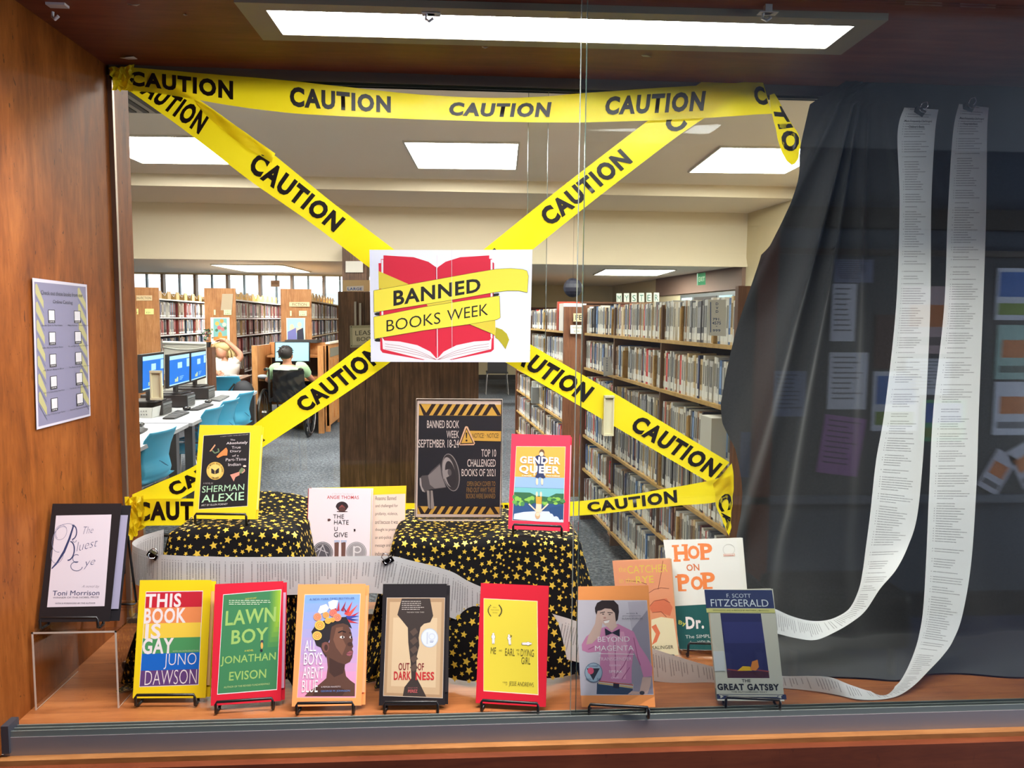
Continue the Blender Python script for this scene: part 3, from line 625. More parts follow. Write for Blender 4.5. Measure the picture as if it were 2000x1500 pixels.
booklet('red card book with plain yellow cover and three tiny white figures', Lean((929, 1373), (1065.7, 1381), 1141.5, ZB), ZC, (208, 22, 46), (214, 60, 70), C(5.172, 910, 1110), d5, gap=.002, ext=.003, elab='black wire stand under the plain yellow cover in red card')
# -- pink shirt cover
def d6(s):
    q = Q(s, (82, 320), (795, 322), (862, 1278), (125, 1285)); q.r(0, 0, 1, 1, (204, 196, 208))
    s.poly([(640, 640), (700, 420), (797, 380), (858, 1270), (650, 1276), (620, 1000)][::-1], (150, 142, 158)); s.poly([(600, 340), (790, 330), (800, 420), (640, 620)][::-1], (190, 180, 194))
    pk = (206, 132, 172); pk2 = (226, 160, 192); pk3 = (166, 88, 130); sk = (206, 172, 160); hair = (42, 28, 32)
    s.poly([(320, 1140), (640, 1165), (655, 1200), (640, 1276), (285, 1272), (290, 1160)][::-1], (46, 66, 92)); s.poly([(310, 1132), (660, 1172), (655, 1215), (300, 1168)][::-1], (200, 190, 180)); s.line([(310, 1140), (655, 1180)], 10, (190, 70, 70)); s.line([(305, 1160), (650, 1205)], 10, (210, 170, 90)); s.poly([(455, 1160), (515, 1168), (512, 1215), (452, 1205)][::-1], (34, 30, 40))
    s.poly([(270, 620), (380, 590), (500, 560), (560, 590), (660, 640), (720, 780), (800, 900), (850, 1000), (845, 1090), (760, 1100), (730, 990), (660, 840), (640, 1000), (640, 1165), (310, 1135), (320, 950), (330, 840), (200, 852), (140, 830), (135, 770), (180, 690)][::-1], pk)
    s.poly([(420, 640), (560, 640), (600, 800), (580, 1120), (450, 1110), (400, 860)][::-1], pk2)
    for l in ([(630, 830), (560, 980), (470, 1100)], [(620, 1000), (540, 1120)], [(660, 700), (700, 900), (730, 980)], [(200, 820), (260, 790)], [(470, 700), (480, 1100)]): s.line(l, 9, pk3)
    s.poly([(290, 430), (330, 430), (345, 560), (320, 680), (240, 760), (180, 770), (200, 690), (270, 560)][::-1], sk); s.poly([(750, 1100), (840, 1100), (830, 1180), (800, 1270), (600, 1274), (640, 1240), (720, 1248)][::-1], sk); s.ell(745, 1258, 26, 20, (60, 60, 66), 12)
    s.poly([(320, 440), (340, 400), (420, 390), (490, 420), (490, 520), (480, 560), (500, 580), (440, 635), (390, 590), (350, 560), (325, 500)][::-1], (212, 178, 166))
    s.poly([(268, 400), (290, 350), (340, 324), (460, 324), (505, 370), (512, 440), (500, 520), (480, 540), (470, 450), (430, 410), (370, 405), (330, 425), (295, 430), (285, 470), (272, 440)][::-1], hair)
    s.line([(320, 452), (370, 440)], 8, hair); s.line([(395, 446), (450, 450)], 8, hair); s.ell(352, 462, 12, 5, hair, 8); s.ell(418, 466, 12, 5, hair, 8); s.ell(368, 500, 14, 10, (180, 130, 120), 8); s.poly([(355, 535), (420, 520), (405, 548), (372, 556)][::-1], (240, 232, 230)); s.line([(352, 532), (420, 518)], 4, (130, 60, 60))
    s.poly([(368, 605), (440, 648), (520, 610), (520, 690), (445, 655), (375, 680)][::-1], (30, 26, 44))
    s.text('BEYOND', 298, 690, 618, 742, (246, 240, 244), -.005); s.text('MAGENTA', 270, 780, 660, 832, (246, 240, 244), -.005); s.line([(308, 862), (665, 868)], 5, (246, 240, 244)); s.text('TRANSGENDER', 302, 898, 640, 932, (240, 220, 234), -.01); s.text('teens', 412, 968, 530, 990, (236, 200, 222)); s.text('SPEAK', 410, 1030, 548, 1056, (240, 226, 236)); s.text('out', 432, 1092, 512, 1114, (236, 200, 222))
    s.text('written &', 585, 446, 700, 462, (70, 66, 80), -.01); s.text('photographed by', 548, 472, 735, 490, (70, 66, 80), -.01); s.text('SUSAN KUKLIN', 542, 498, 748, 516, (70, 66, 80), -.01)
    s.ell(255, 1052, 92, 100, (110, 128, 150)); s.ell(255, 1052, 84, 92, (164, 184, 204)); s.poly([(185, 1010), (318, 1010), (252, 1132)][::-1], (40, 44, 52)); s.ell(226, 1036, 32, 34, (222, 90, 120)); s.text('Stonewall', 200, 972, 300, 996, (70, 90, 120)); s.text('Honor', 178, 1108, 232, 1128, (70, 90, 120)); s.text('Book', 290, 1106, 330, 1128, (70, 90, 120))
booklet('orange card book with a pink shirt and bow tie cover, right of the pane edge', Lean((1136, 1381), (1279.7, 1385), 1144.4, ZB, 17, 4), ZC, (255, 160, 88), (250, 160, 90), C(5.174, 1110, 1110), d6, gap=.002, ext=.003, elab='black wire stand under the pink shirt book')
# -- blue and cream novel (right)
def d7(s):
    q = Q(s, (155, 121), (845, 125), (1012, 1330), (285, 1325)); nv = (44, 56, 100); cr = (214, 212, 196)
    q.r(-.02, 0, 1.045, .165, nv); q.r(-.02, .168, 1.045, .205, (214, 210, 132)); q.r(-.02, .205, 1.045, .209, (70, 80, 60))
    s.poly([(315, 375), (755, 380), (850, 1080), (395, 1078)][::-1], (40, 44, 96)); s.poly([(340, 470), (765, 470), (800, 700), (370, 700)][::-1], (50, 54, 112)); s.poly([(385, 1000), (840, 1010), (850, 1080), (395, 1078)][::-1], (70, 32, 50))
    s.line([(392, 985), (520, 1000), (700, 990), (845, 1008)], 12, (150, 66, 60)); s.poly([(500, 1000), (560, 950), (640, 955), (660, 1000)][::-1], (226, 180, 40)); s.poly([(640, 990), (660, 900), (720, 880), (735, 960), (700, 1000)][::-1], (214, 130, 60))   # generic stand-in: night sky over warm city lights
    q.t('F. SCOTT', .32, .035, .70, .07, (206, 214, 224)); q.t('FITZGERALD', .06, .085, .96, .15, (214, 222, 230)); q.t('WITH NOTES AND A PREFACE BY MATTHEW J. BRUCCOLI', .08, .178, .95, .196, (60, 66, 50))
    q.t('THE', .40, .805, .53, .832, (30, 28, 34), .02); q.t('GREAT GATSBY', .02, .845, .95, .905, (26, 24, 32), .045); q.t('THE AUTHORIZED TEXT', .22, .913, .76, .926, (60, 60, 60))
    q.r(.0, .94, 1.035, .985, (40, 48, 84)); q.r(.03, .945, .98, .951, cr); q.r(.17, .953, .9, .962, (214, 212, 196)); q.p([(.05, .948), (.10, .962), (.05, .978)], cr); q.p([(.96, .948), (.90, .962), (.96, .978)], cr); q.r(0, .985, 1, 1, (230, 226, 212))
L7 = Lean((1401, 1367.5), (1532, 1369.4), 1152, ZB, 17, 5)
t7 = thickbook('worn cream and navy paperback with a night scene panel, rightmost book', L7, ZC, .016, flat((204, 202, 188), .35), C(5.555, 1350, 1130), d7, 'black wire stand under the worn cream and navy paperback')
for a in ((-.004, .83, .0, 1, -.015, -.001, flat((60, 66, 92), .4)), (-.004, 0, 0, .10, -.015, -.001, flat((120, 140, 130), .4)), (-.003, .26, .16, .44, .0002, .0006, flat((210, 214, 216), .3))): b = MB(); L7.slab(b, *a); b.build('spine_label', t7)
# -- orange novel
def d12(s):
    q = Q(s, (150, 375), (800, 360), (898, 1440), (255, 1450)); og = (216, 142, 104); q.r(0, 0, 1, 1, og); yl = (214, 184, 70)
    s.poly([(590, 1040), (700, 1010), (840, 1030), (898, 1440), (590, 1440)][::-1], (222, 212, 176))
    s.poly([(560, 900), (640, 820), (760, 800), (830, 900), (800, 1000), (700, 960), (600, 960)][::-1], (204, 108, 76)); s.poly([(590, 1120), (640, 1090), (690, 1190), (650, 1290), (595, 1325), (640, 1200)][::-1], (214, 112, 74))
    for l in ([(560, 900), (620, 830), (730, 812), (800, 850)], [(600, 960), (700, 950), (760, 1010)], [(560, 740), (620, 700), (700, 680), (790, 690)], [(540, 640), (440, 610), (300, 600)], [(720, 375), (700, 520), (665, 700)]): s.line(l, 6, (120, 60, 44))
    s.text('the', 220, 440, 305, 502, yl, -.01); s.text('CATCHER', 318, 424, 772, 512, yl, .0); s.text('in the', 228, 566, 395, 626, yl, -.01); s.text('RYE', 415, 548, 615, 628, yl, .01)
    s.text('SALINGER', 600, 1332, 838, 1372, (50, 44, 36), .01)
L12 = Lean((1214, 1286), (1326, 1284), 1093.5, ZC+.004, 14, 4)
thickbook('faded orange and cream paperback leaning behind the pink shirt book', L12, ZC, .018, flat((200, 150, 110), .5), C(5.77, 1170, 1030), d12, None, flat((150, 120, 86), .6))
easel(L12, ZC, 'black wire stand behind the faded orange paperback', thick=.018)
# -- large white picture book
def d13(s):
    q = Q(s, (722, 140), (1550, 130), (1720, 1395), (905, 1375)); q.r(0, 0, 1, 1, (224, 220, 214)); og = (232, 128, 66); gr = (20, 84, 84)
    s.poly([(838, 888), (1200, 868), (1640, 900), (1720, 1395), (905, 1372)][::-1], gr)
    def slab(ch, x0, y0, x1, y1, serif):
        s.text(ch, x0, y0, x1, y1, og, .035)
        for a, bb, c, d in serif: s.rect(a, bb, c, d, og)
    slab('H', 845, 200, 1000, 380, ((820, 198, 900, 222), (930, 190, 1000, 212), (840, 362, 920, 388), (950, 352, 1022, 376)))
    s.text('O', 1000, 205, 1132, 358, og, .045); slab('P', 1140, 180, 1278, 365, ((1112, 180, 1180, 202), (1140, 345, 1242, 366)))
    s.text('ON', 985, 415, 1130, 490, (206, 110, 60), .02); s.rect(1055, 412, 1078, 420, (206, 110, 60))
    slab('P', 885, 525, 1020, 715, ((858, 545, 920, 568), (895, 698, 985, 720))); s.text('O', 1035, 550, 1170, 706, og, .045); slab('P', 1165, 505, 1308, 695, ((1140, 510, 1205, 534), (1180, 672, 1280, 694)))
    s.textq('By', [(895, 1105), (975, 1120), (985, 1065), (895, 1045)], (206, 206, 90), .02); s.text('Dr.', 978, 1005, 1180, 1145, WHT, .04); s.text('The SIMPLEST', 972, 1208, 1360, 1246, (206, 212, 210)); s.text('for YOUNGEST', 1022, 1274, 1400, 1312, (206, 212, 210))
    s.ring(1462, 250, 68, 62, 5, (190, 186, 180)); s.rect(1402, 298, 1530, 326, (214, 150, 120)); s.rect(1408, 302, 1524, 322, (224, 216, 208)); s.lines(1412, 304, 1520, 322, 1, (190, 90, 60), .5)
L13 = Lean((1327, 1262), (1468, 1262), 1053, ZC+.018, 14, 4)
thickbook('large white picture book with orange title, standing at the back right', L13, ZC, .012, flat((222, 218, 210), .45), C(5.77, 1170, 1030), d13, 'black wire stand under the large white picture book')
b = MB(); p, q_ = on(1395, 1277, 2, ZC), on(1330, 1277, 2, ZC)
b.box(q_.x-.0, p.y-.002, ZC, p.x+.09, p.y+.10, ZC+.008, M_LIP); b.box(q_.x+.005, p.y+.01, ZC+.008, p.x+.085, p.y+.09, ZC+.0165, M_LIP); tag(b.build('wooden_block'), 'small stepped wooden block under the white picture book stand', 'block')
# -- acrylic riser with the black-framed cursive book
RZ = ZC+.143
t = thing('acrylic_riser', 'clear acrylic table-shaped riser at the left of the case floor', 'display riser', (-.684, 1.39, ZC))
x0, x1, y0, y1 = -.757, -.612, 1.317, 1.462
for nm, bx in (('top', (x0, y0, RZ-.003, x1, y1, RZ)), ('side_panel', (x0, y0, ZC, x0+.003, y1, RZ-.003)), ('side_panel', (x1-.003, y0, ZC, x1, y1, RZ-.003))):
    b = MB(); b.box(*bx, M_ACRYL); b.build(nm, t)
for bx in ((x0, y0-.0006, RZ-.003, x1, y0, RZ), (x0, y0-.0006, ZC, x0+.003, y0, RZ), (x1-.003, y0-.0006, ZC, x1, y0, RZ), (x0, y1, RZ-.002, x1, y1+.0005, RZ-.0008), (x0+.001, y0, ZC, x0+.002, y1, ZC+.001), (x1-.002, y0, ZC, x1-.001, y1, ZC+.001)): b = MB(); b.box(*bx, M_ACRE); b.build('polished_edge', t)
def d8(s):
    q = Q(s, (232, 190), (593, 183), (547, 780), (173, 787)); q.r(0, 0, 1, 1, (206, 196, 204)); k = (40, 50, 92); th = (110, 112, 140)
    def curve(c, rx, ry, a0, a1, w, col, rot=0):
        n = 18; pts = []
        for i in range(n+1):
            a = a0+(a1-a0)*i/n; x, y = rx*math.cos(a), ry*math.sin(a); pts.append((c[0]+x*math.cos(rot)-y*math.sin(rot), c[1]+x*math.sin(rot)+y*math.cos(rot)))
        s.line(pts, w, col)
    s.poly([(343, 248), (352, 250), (326, 340), (290, 430), (240, 505), (204, 540), (202, 532), (236, 490), (278, 420), (312, 340)][::-1], k)
    curve((300, 300), 72, 56, PI*.9, PI*1.95, 3, th, -.3); curve((262, 345), 52, 86, PI*.4, PI*1.6, 3, th, .3); curve((240, 440), 40, 62, 0, PI*1.1, 3, th, .2); curve((262, 300), 38, 50, 0, 2*PI, 2.5, th, .4)
    curve((336, 300), 30, 46, -PI*.55, PI*.45, 7, k, .1); curve((316, 420), 34, 62, -PI*.5, PI*.5, 8, k, .15); curve((352, 350), 12, 14, 0, PI*1.5, 3, k)
    s.textq('The', [(406, 312), (474, 302), (476, 262), (412, 262)], (60, 70, 106), -.02, .3); s.textq('luest', [(366, 424), (502, 388), (506, 336), (362, 366)], (60, 70, 106), -.02, .3)
    curve((365, 470), 24, 26, PI*.4, PI*1.7, 4, (60, 70, 106)); curve((366, 520), 38, 30, PI*.05, PI*1.6, 4, (60, 70, 106)); s.textq('ye', [(414, 540), (484, 522), (488, 476), (412, 492)], (60, 70, 106), -.02, .3)
    s.text('A novel by', 400, 642, 515, 664, (70, 70, 96), -.02, .4); s.text('Toni Morrison', 210, 678, 515, 710, (60, 66, 100), .0); s.text('WINNER OF THE NOBEL PRIZE', 212, 718, 510, 728, (100, 96, 110)); s.text('WITH A FOREWORD BY THE AUTHOR', 226, 756, 488, 766, (90, 86, 100))
L8 = Lean((74.5, 1215.4), (214, 1213.9), 983.5, RZ+.009, 17)
booklet('black card book with cursive lettering on pale cover, on the acrylic riser', L8, RZ, (22, 18, 22), (150, 144, 168), C(3.335, 40, 950), d8, gap=.010, ext=.10, elab='black wire stand on the acrylic riser at left')
_e = [o for o in COL.objects if o.get('label') == 'black wire stand on the acrylic riser at left'][0]
b = MB(); b.tube([on(243, 1120, 1, 1.40), on(241, 1046, 1, 1.40), on(245, 1040, 1, 1.402), on(250, 1048, 1, 1.405), on(266, 1176, 2, RZ+.003), on(262, 1180, 2, RZ+.003), on(230, 1180, 2, RZ+.003)], .0022, M_BLACK, 8); b.build('side_leg', _e, smooth=True)
# ================================================================ STAR FABRIC OVER RISER BOXES
M_FAB = flat((11, 9, 10), .85, 0, .15, name='black_cotton'); M_STAR = flat((214, 178, 62), .45, .25, name='gold_star_print')
def star_cloth(name, lab, X0, X1, Y0, Y1, z, drop, seed, dens, hump, flare=.05, rise=0.0):
    r = random.Random(seed); cx, cy = (X0+X1)/2, (Y0+Y1)/2; hx, hy = (X1-X0)/2, (Y1-Y0)/2; R = .018
    def sm(d):      # arc over the edge: returns outward, down
        a = min(d/R, PI/2); o, dn = R*math.sin(a), R*(1-math.cos(a))
        rest = max(0, d-R*PI/2); return o+rest*flare/drop, dn+rest
    def fn(a, b):   # a,b metres on the cloth
        ax = max(0, abs(a)-hx+R*.6); by = max(0, abs(b)-hy+R*.6); d = math.hypot(ax, by)
        ix, iy = max(-hx+R*.6, min(hx-R*.6, a)), max(-hy+R*.6, min(hy-R*.6, b))
        zz = z+hump(ix/hx, iy/hy)
        if d < 1e-6: return Vector((cx+ix, cy+iy, zz+.0015*math.sin(a*70)*math.sin(b*61)))
        o, dn = sm(d); ux, uy = math.copysign(ax, a)/d, math.copysign(by, b)/d
        th = math.atan2(uy, ux); corner = min(ax, by)/d
        w = dn/drop; f = .012*w*math.sin((a if by > ax else b)*46+seed)+.028*corner*w*math.sin(th*9)
        zb = max(zz-dn, ZC+.003+.004*(1+math.sin(a*40+b*30))*.5)
        return Vector((cx+ix+ux*(o+f), cy+iy+uy*(o+f), zb))
    ex = hx+drop-R; ey = hy+drop-R; b = MB(); NU, NV = 90, 80
    b.grid(lambda u, v: fn(-ex+2*ex*u, -ey+(ey+hy+.06)*v if 0 else -ey+(ey+hy+.05)*v), NU, NV, M_FAB)
    # printed stars, packed at random without touching
    pts = []; cell = {}
    def ok(x, y, rr):
        k = (int(x/.03), int(y/.03))
        for i in (-1, 0, 1):
            for j in (-1, 0, 1):
                for (px_, py_, pr) in cell.get((k[0]+i, k[1]+j), ()):
                    if math.hypot(px_-x, py_-y) < (pr+rr)*1.12+.0006: return False
        cell.setdefault(k, []).append((x, y, rr)); return True
    for rr, n in ((.0078, int(dens*.75)), (.0050, dens*2), (.0031, dens*3)):
        for _ in range(n*3):
            x, y = r.uniform(-ex, ex), r.uniform(-ey, hy+.05)
            if ok(x, y, rr*.92): pts.append((x, y, rr*r.uniform(.85, 1.05), r.uniform(0, 6.28)))
    for x, y, rr, a0 in pts:
        vs = []
        for k in range(10):
            q = rr*(1 if k % 2 == 0 else .47); a = a0+PI*k/5; u, v = x+q*math.cos(a), y+q*math.sin(a)
            P = fn(u, v); e = .002; n = (fn(u+e, v)-fn(u-e, v)).cross(fn(u, v+e)-fn(u, v-e)); n = n.normalized() if n.length > 1e-12 else Vector((0, 0, 1)); vs.append(P+n*.0011)
        c = Vector(); [c.__iadd__(p) for p in vs]; P = fn(x, y); e = .002; n = (fn(x+e, y)-fn(x-e, y)).cross(fn(x, y+e)-fn(x, y-e)); n = n.normalized() if n.length > 1e-12 else Vector((0, 0, 1))
        vs.append(P+n*.0011); b.add(vs, [(k, (k+1) % 10, 10) for k in range(10)], M_STAR)
    t = thing(name, lab, 'fabric', (cx, cy, ZC)); b.build('draped_cloth', t, smooth=True)
    return fn, t
f1, tf1 = star_cloth('star_fabric', 'black fabric with gold stars draped over the left riser box', -.562, -.325, 1.435, 1.66, 1.135, .285, 5, 480, lambda a, b: .022*max(0, b+.1)*(1-a*a*.6)+.008*(1-a*a), .075)
f2, tf2 = star_cloth('star_fabric', 'black fabric with gold stars draped over the wide right riser box', -.132, .232, 1.43, 1.66, 1.118, .27, 9, 620, lambda a, b: .004*math.sin(a*5), .06)
# rolled corner showing the white back of the fabric, at the left
p = on(252, 1302, 2, ZC+.012); t = thing('fabric_roll', 'rolled white-backed corner of star fabric beside the rainbow book', 'fabric', tuple(p))
b = MB(); b.tube([p+Vector((0, -.0, 0)), p+Vector((.03, .05, .01)), p+Vector((.055, .12, .03))], [.012, .014, .012], M_FAB, 14, caps=False); b.tube([p+Vector((-.003, -.006, 0)), p+Vector((.004, .006, .002))], [.0135, .0135], flat((214, 206, 204)), 14, caps=False); b.tube([p+Vector((-.003, -.006, 0)), p+Vector((.01, .02, .003))], [.0105, .0085], flat((160, 152, 150)), 14, caps=False); b.build('roll', t, smooth=True)
# -- books on the fabric
def d9(s):
    q = Q(s, (290, 255), (740, 226), (714, 940), (242, 970)); q.r(-.008, -.004, 1.008, 1.006, (214, 206, 190)); q.r(0, 0, 1, 1, (24, 20, 22)); w = (206, 196, 196); g = (170, 208, 170)
    s.textq('A NEW YORK TIMES BESTSELLER', [(452, 268), (726, 246), (726, 238), (452, 260)], (170, 160, 160))
    s.textq('The', [(550, 304), (596, 302), (596, 286), (550, 288)], w); s.textq('Absolutely', [(510, 346), (716, 340), (720, 306), (512, 318)], w, .02); s.textq('True', [(563, 384), (650, 378), (650, 354), (563, 358)], w); s.textq('Diary', [(548, 424), (654, 418), (656, 392), (548, 398)], w); s.textq('of a', [(568, 460), (632, 456), (632, 438), (568, 442)], w); s.textq('Part-Time', [(504, 504), (704, 496), (704, 468), (506, 476)], w); s.textq('Indian', [(530, 552), (652, 546), (652, 520), (530, 524)], w)
    s.ell(402, 598, 85, 87, (214, 176, 84), 28); s.ell(402, 598, 60, 62, (224, 190, 104), 24)
    s.poly([(362, 575), (378, 580), (400, 600), (424, 578), (440, 570), (438, 618), (400, 632), (364, 622)][::-1], (36, 30, 30)); s.line([(400, 600), (400, 630)], 6, (224, 190, 104))
    for i, ch in enumerate('NATIONAL BOOK AWARD'):
        if ch == ' ': continue
        a = math.radians(200+i*9.2); x, y = 402+72*math.cos(a), 598+74*math.sin(a); ca, sa = math.cos(a+PI/2), math.sin(a+PI/2)
        s.textq(ch, [(x+(dx*ca-dy*sa), y+(dx*sa+dy*ca)) for dx, dy in ((-4.5, 7), (4.5, 7), (4.5, -7), (-4.5, -7))], (60, 46, 30), .01)
    for i, ch in enumerate('WINNER'):
        a = math.radians(116-i*10.5); x, y = 402+72*math.cos(a), 598+72*math.sin(a); ca, sa = math.cos(a-PI/2), math.sin(a-PI/2)
        s.textq(ch, [(x+(dx*ca-dy*sa), y+(dx*sa+dy*ca)) for dx, dy in ((-5, 7), (5, 7), (5, -7), (-5, -7))], (60, 46, 30), .02)
    s.poly([(346, 408), (400, 338), (406, 350), (362, 408)][::-1], (206, 150, 110)); s.line([(372, 398), (400, 426), (440, 410), (430, 380)], 12, (104, 124, 92)); s.poly([(414, 460), (452, 420), (510, 370), (524, 396), (520, 448), (480, 450), (430, 472)][::-1], (216, 130, 70))
    s.poly([(634, 600), (660, 566), (690, 580), (668, 624), (640, 622)][::-1], (110, 126, 88)); s.poly([(640, 606), (600, 620), (548, 636), (584, 702), (600, 660), (640, 640)][::-1], (206, 140, 120)); s.ell(690, 552, 16, 10, (226, 200, 180), 10); s.line([(664, 620), (690, 600), (686, 580)], 10, (206, 150, 130))
    s.text('A NOVEL BY', 286, 712, 384, 728, (160, 152, 150))
    s.textq('SHERMAN', [(272, 812), (684, 786), (688, 724), (278, 748)], g, .0); s.textq('ALEXIE', [(268, 908), (684, 884), (686, 802), (276, 836)], g, .01); s.textq('ART BY ELLEN FORNEY', [(266, 944), (524, 930), (526, 912), (268, 926)], (196, 192, 186))
L9 = Lean((376, 1013), (499.4, 1014.4), 830.5, 1.152, 14)
booklet('yellow card book with black illustrated cover, standing on the left star fabric', L9, 1.142, (244, 200, 30), (244, 214, 120), C(5, 340, 800), d9, gap=.004, ext=.02, elab='black wire stand on the left star fabric')
def d10(s):
    q = Q(s, (243, 263), (837, 268), (812, 1190), (195, 1160)); q.r(-.006, -.004, 1.006, 1.004, (240, 220, 200)); q.r(0, 0, 1, .41, (208, 156, 62)); q.r(0, .41, 1, .555, (136, 166, 204)); q.r(0, .553, 1, .557, (60, 110, 120)); q.r(0, .557, 1, .68, (110, 176, 178))
    q.r(0, .62, 1, .8, (44, 96, 62)); q.r(0, .76, 1, 1, (36, 72, 120)); q.p([(.25, .6), (.45, .66), (.7, .67), (.9, .6), (.55, .58)], (110, 176, 178))
    rr = random.Random(5)
    for i in range(34):
        x = rr.random(); y = .66+.12*rr.random()
        if .42 < x < .6: continue
        s.ell(*bil(q.q, x, y), 22+20*rr.random(), 16+14*rr.random(), rr.choice([(96, 160, 70), (130, 180, 70), (40, 100, 60), (70, 130, 70)]), 9)
    s.poly([(205, 1150), (215, 1085), (330, 1062), (480, 1052), (640, 1056), (700, 1100), (760, 1130), (810, 1160), (812, 1188), (500, 1178)][::-1], (196, 206, 228)); s.poly([(640, 1056), (655, 1080), (680, 1086), (700, 1120), (740, 1110), (770, 1160), (806, 1150), (812, 980), (640, 1010)][::-1], (30, 66, 112))
    nv = (34, 46, 86); sk = (228, 196, 168)
    for sx in (-1, 1):
        s.ell(524+sx*31, 690, 14, 44, sk, 14); s.line([(524+sx*50, 400), (524+sx*62, 520), (524+sx*64, 620)], 20, sk)
    s.poly([(478, 380), (520, 366), (592, 380), (612, 410), (576, 470), (574, 600), (598, 640), (560, 652), (530, 630), (504, 652), (470, 636), (492, 590), (490, 480), (462, 420)][::-1], nv)
    s.ell(552, 340, 32, 44, (94, 66, 46)); s.ell(548, 356, 26, 28, sk)
    for sx in (-1, 1): s.ell(516+sx*25, 846, 13, 32, sk, 12); s.line([(512+sx*26, 1050), (512+sx*70, 1010), (512+sx*118, 962)], 16, sk)
    s.poly([(478, 874), (552, 878), (548, 968), (482, 962)][::-1], (206, 150, 50)); s.poly([(482, 962), (548, 968), (546, 1070), (476, 1066)][::-1], sk); s.ell(500, 1105, 32, 44, (196, 160, 120)); s.ell(502, 1090, 24, 24, sk)
    s.text('GENDER', 286, 388, 778, 476, WHT, .035); s.text('QUEER', 275, 498, 772, 606, WHT, .035); s.text('A MEMOIR', 306, 612, 428, 628, WHT); s.text('MAIA KOBABE', 612, 614, 772, 632, WHT)
L10 = Lean((992.4, 1033), (1109.7, 1038), 849, 1.130, 14)
booklet('red card book with a lake reflection cover, standing on the right star fabric', L10, 1.121, (240, 44, 72), (240, 200, 206), C(6.25, 970, 830), d10, gap=.004, ext=.02, elab='black wire stand on the right star fabric')
# -- white novel standing open against its yellow card between the fabrics
def d11(s):
    r1 = (180, 50, 48); k = (44, 30, 34); sk = (84, 52, 48)
    s.text('#1 New York Times Bestseller', 512, 470, 832, 500, (150, 140, 140), -.02); s.text('ANGIE THOMAS', 440, 510, 906, 560, r1, .01)
    rr = random.Random(8); s.ell(660, 670, 84, 72, k, 22)
    for i in range(22): a = PI+PI*i/21; s.ell(660+80*math.cos(a), 676+68*math.sin(a), 12, 12, k, 7)
    s.poly([(610, 720), (625, 670), (660, 640), (700, 670), (715, 720), (700, 742), (625, 742)][::-1], sk); s.poly([(600, 700), (660, 640), (720, 700), (660, 672)][::-1], (130, 62, 60)); s.rect(585, 738, 740, 748, (60, 34, 36))
    for w, x0, y0, x1, y1 in (('THE', 530, 785, 690, 846), ('HATE', 545, 868, 758, 932), ('U', 548, 966, 596, 1028), ('GIVE', 542, 1048, 742, 1116)): s.text(w, x0, y0, x1, y1, k, .0)
    s.poly([(450, 850), (480, 846), (500, 862), (482, 880), (450, 884)][::-1], sk); s.poly([(832, 998), (858, 998), (858, 1032), (834, 1034)][::-1], k)
    for x in (545, 645): s.poly([(x+5, 1190), (x+70, 1190), (x+62, 1500), (x+6, 1500)][::-1], (104, 70, 62)); s.poly([(x, 1162), (x+86, 1162), (x+78, 1200), (x+50, 1190), (x+8, 1200)][::-1], (170, 176, 200))
    for cx, c in ((378, (78, 74, 80)), (872, (146, 140, 142))): s.ell(cx, 1340, 150, 155, c, 30); s.ring(cx, 1340, 140, 145, 8, (190, 184, 186)); s.ring(cx, 1340, 118, 122, 6, (170, 164, 166))
    for a in ((378, 1230, 300, 1420), (378, 1230, 450, 1420), (300, 1280, 460, 1350), (270, 1340, 380, 1250)): s.line([a[:2], a[2:]], 12, (176, 170, 174))
    s.rect(822, 1250, 848, 1420, (206, 200, 200)); s.ring(885, 1300, 60, 52, 18, (206, 200, 200), 20)
L11 = Lean((600, 1150), (722, 1150), 954.5, ZC+.17, 12)
L11.p0 = L11.p0+L11.B*.03
b = MB()
t = thing('book', 'white novel with red spine standing in front of the yellow card between the fabrics', 'book', tuple(L11.p0), 'card-covered books and novels set out in the display case')
L11 = Lean((598, 1120), (721, 1121), 954.5, 1.02, 10)
wm = flat((222, 210, 214), .35)
b = MB(); L11.slab(b, 0, -.25, 1, 1, -.0015, 0, wm); b.build('front_cover', t)
b = MB(); L11.slab(b, -.012, -.25, .0, 1, -.022, 0, flat((150, 40, 36), .4)); L11.slab(b, 0, -.25, 1, 1, -.024, -.022, wm); b.build('spine', t)
b = MB(); L11.slab(b, 0, -.24, .985, .99, -.022, -.002, flat((230, 220, 180))); b.build('page_block', t)
sh = Sheet(L11.p0, L11.U, L11.V, L11.N, C(7.5, 580, 900)); d11(sh); sh.mb.build('cover_print', t)
t = thing('card_folder', 'open yellow card with typed reasons, behind the white novel', 'card', tuple(L11.p0))
Y11 = L11.p0-L11.N*.03
a_, c_ = onp(700, 951, Y11, L11.N), onp(793.7, 948.7, Y11, L11.N); e_, g_ = onp(690, 1120, Y11, L11.N), onp(788, 1120, Y11, L11.N)
b = MB(); b.hexa([e_, onp(606, 1120, Y11, L11.N), onp(612, 953, Y11, L11.N), a_], -L11.N*.001, flat((236, 196, 40))); b.hexa([g_, e_, a_, c_], -L11.N*.001, flat((238, 196, 34), .5)); b.build('card', t)
sh = Sheet(Y11, L11.U, L11.V, L11.N, C(7.5, 580, 900)); sh.poly([(1100, 500), (1588, 482), (1570, 1600), (1070, 1600)][::-1], (222, 196, 180))
for i, w in enumerate(('Reasons: Banned', 'and challenged for', 'profanity, violence,', 'and because it was', 'thought to promote', 'an anti-police', 'message and', 'indoctrinate')):
    y = 518+i*116; x1 = (1452, 1478, 1476, 1478, 1494, 1380, 1368, 1390)[i]; sh.textq(w, [(1150-i*1, y+60), (x1, y+58), (x1, y-2), (1152-i*1, y+2)], (44, 34, 38), 0.0)
sh.mb.build('typed_page', t)
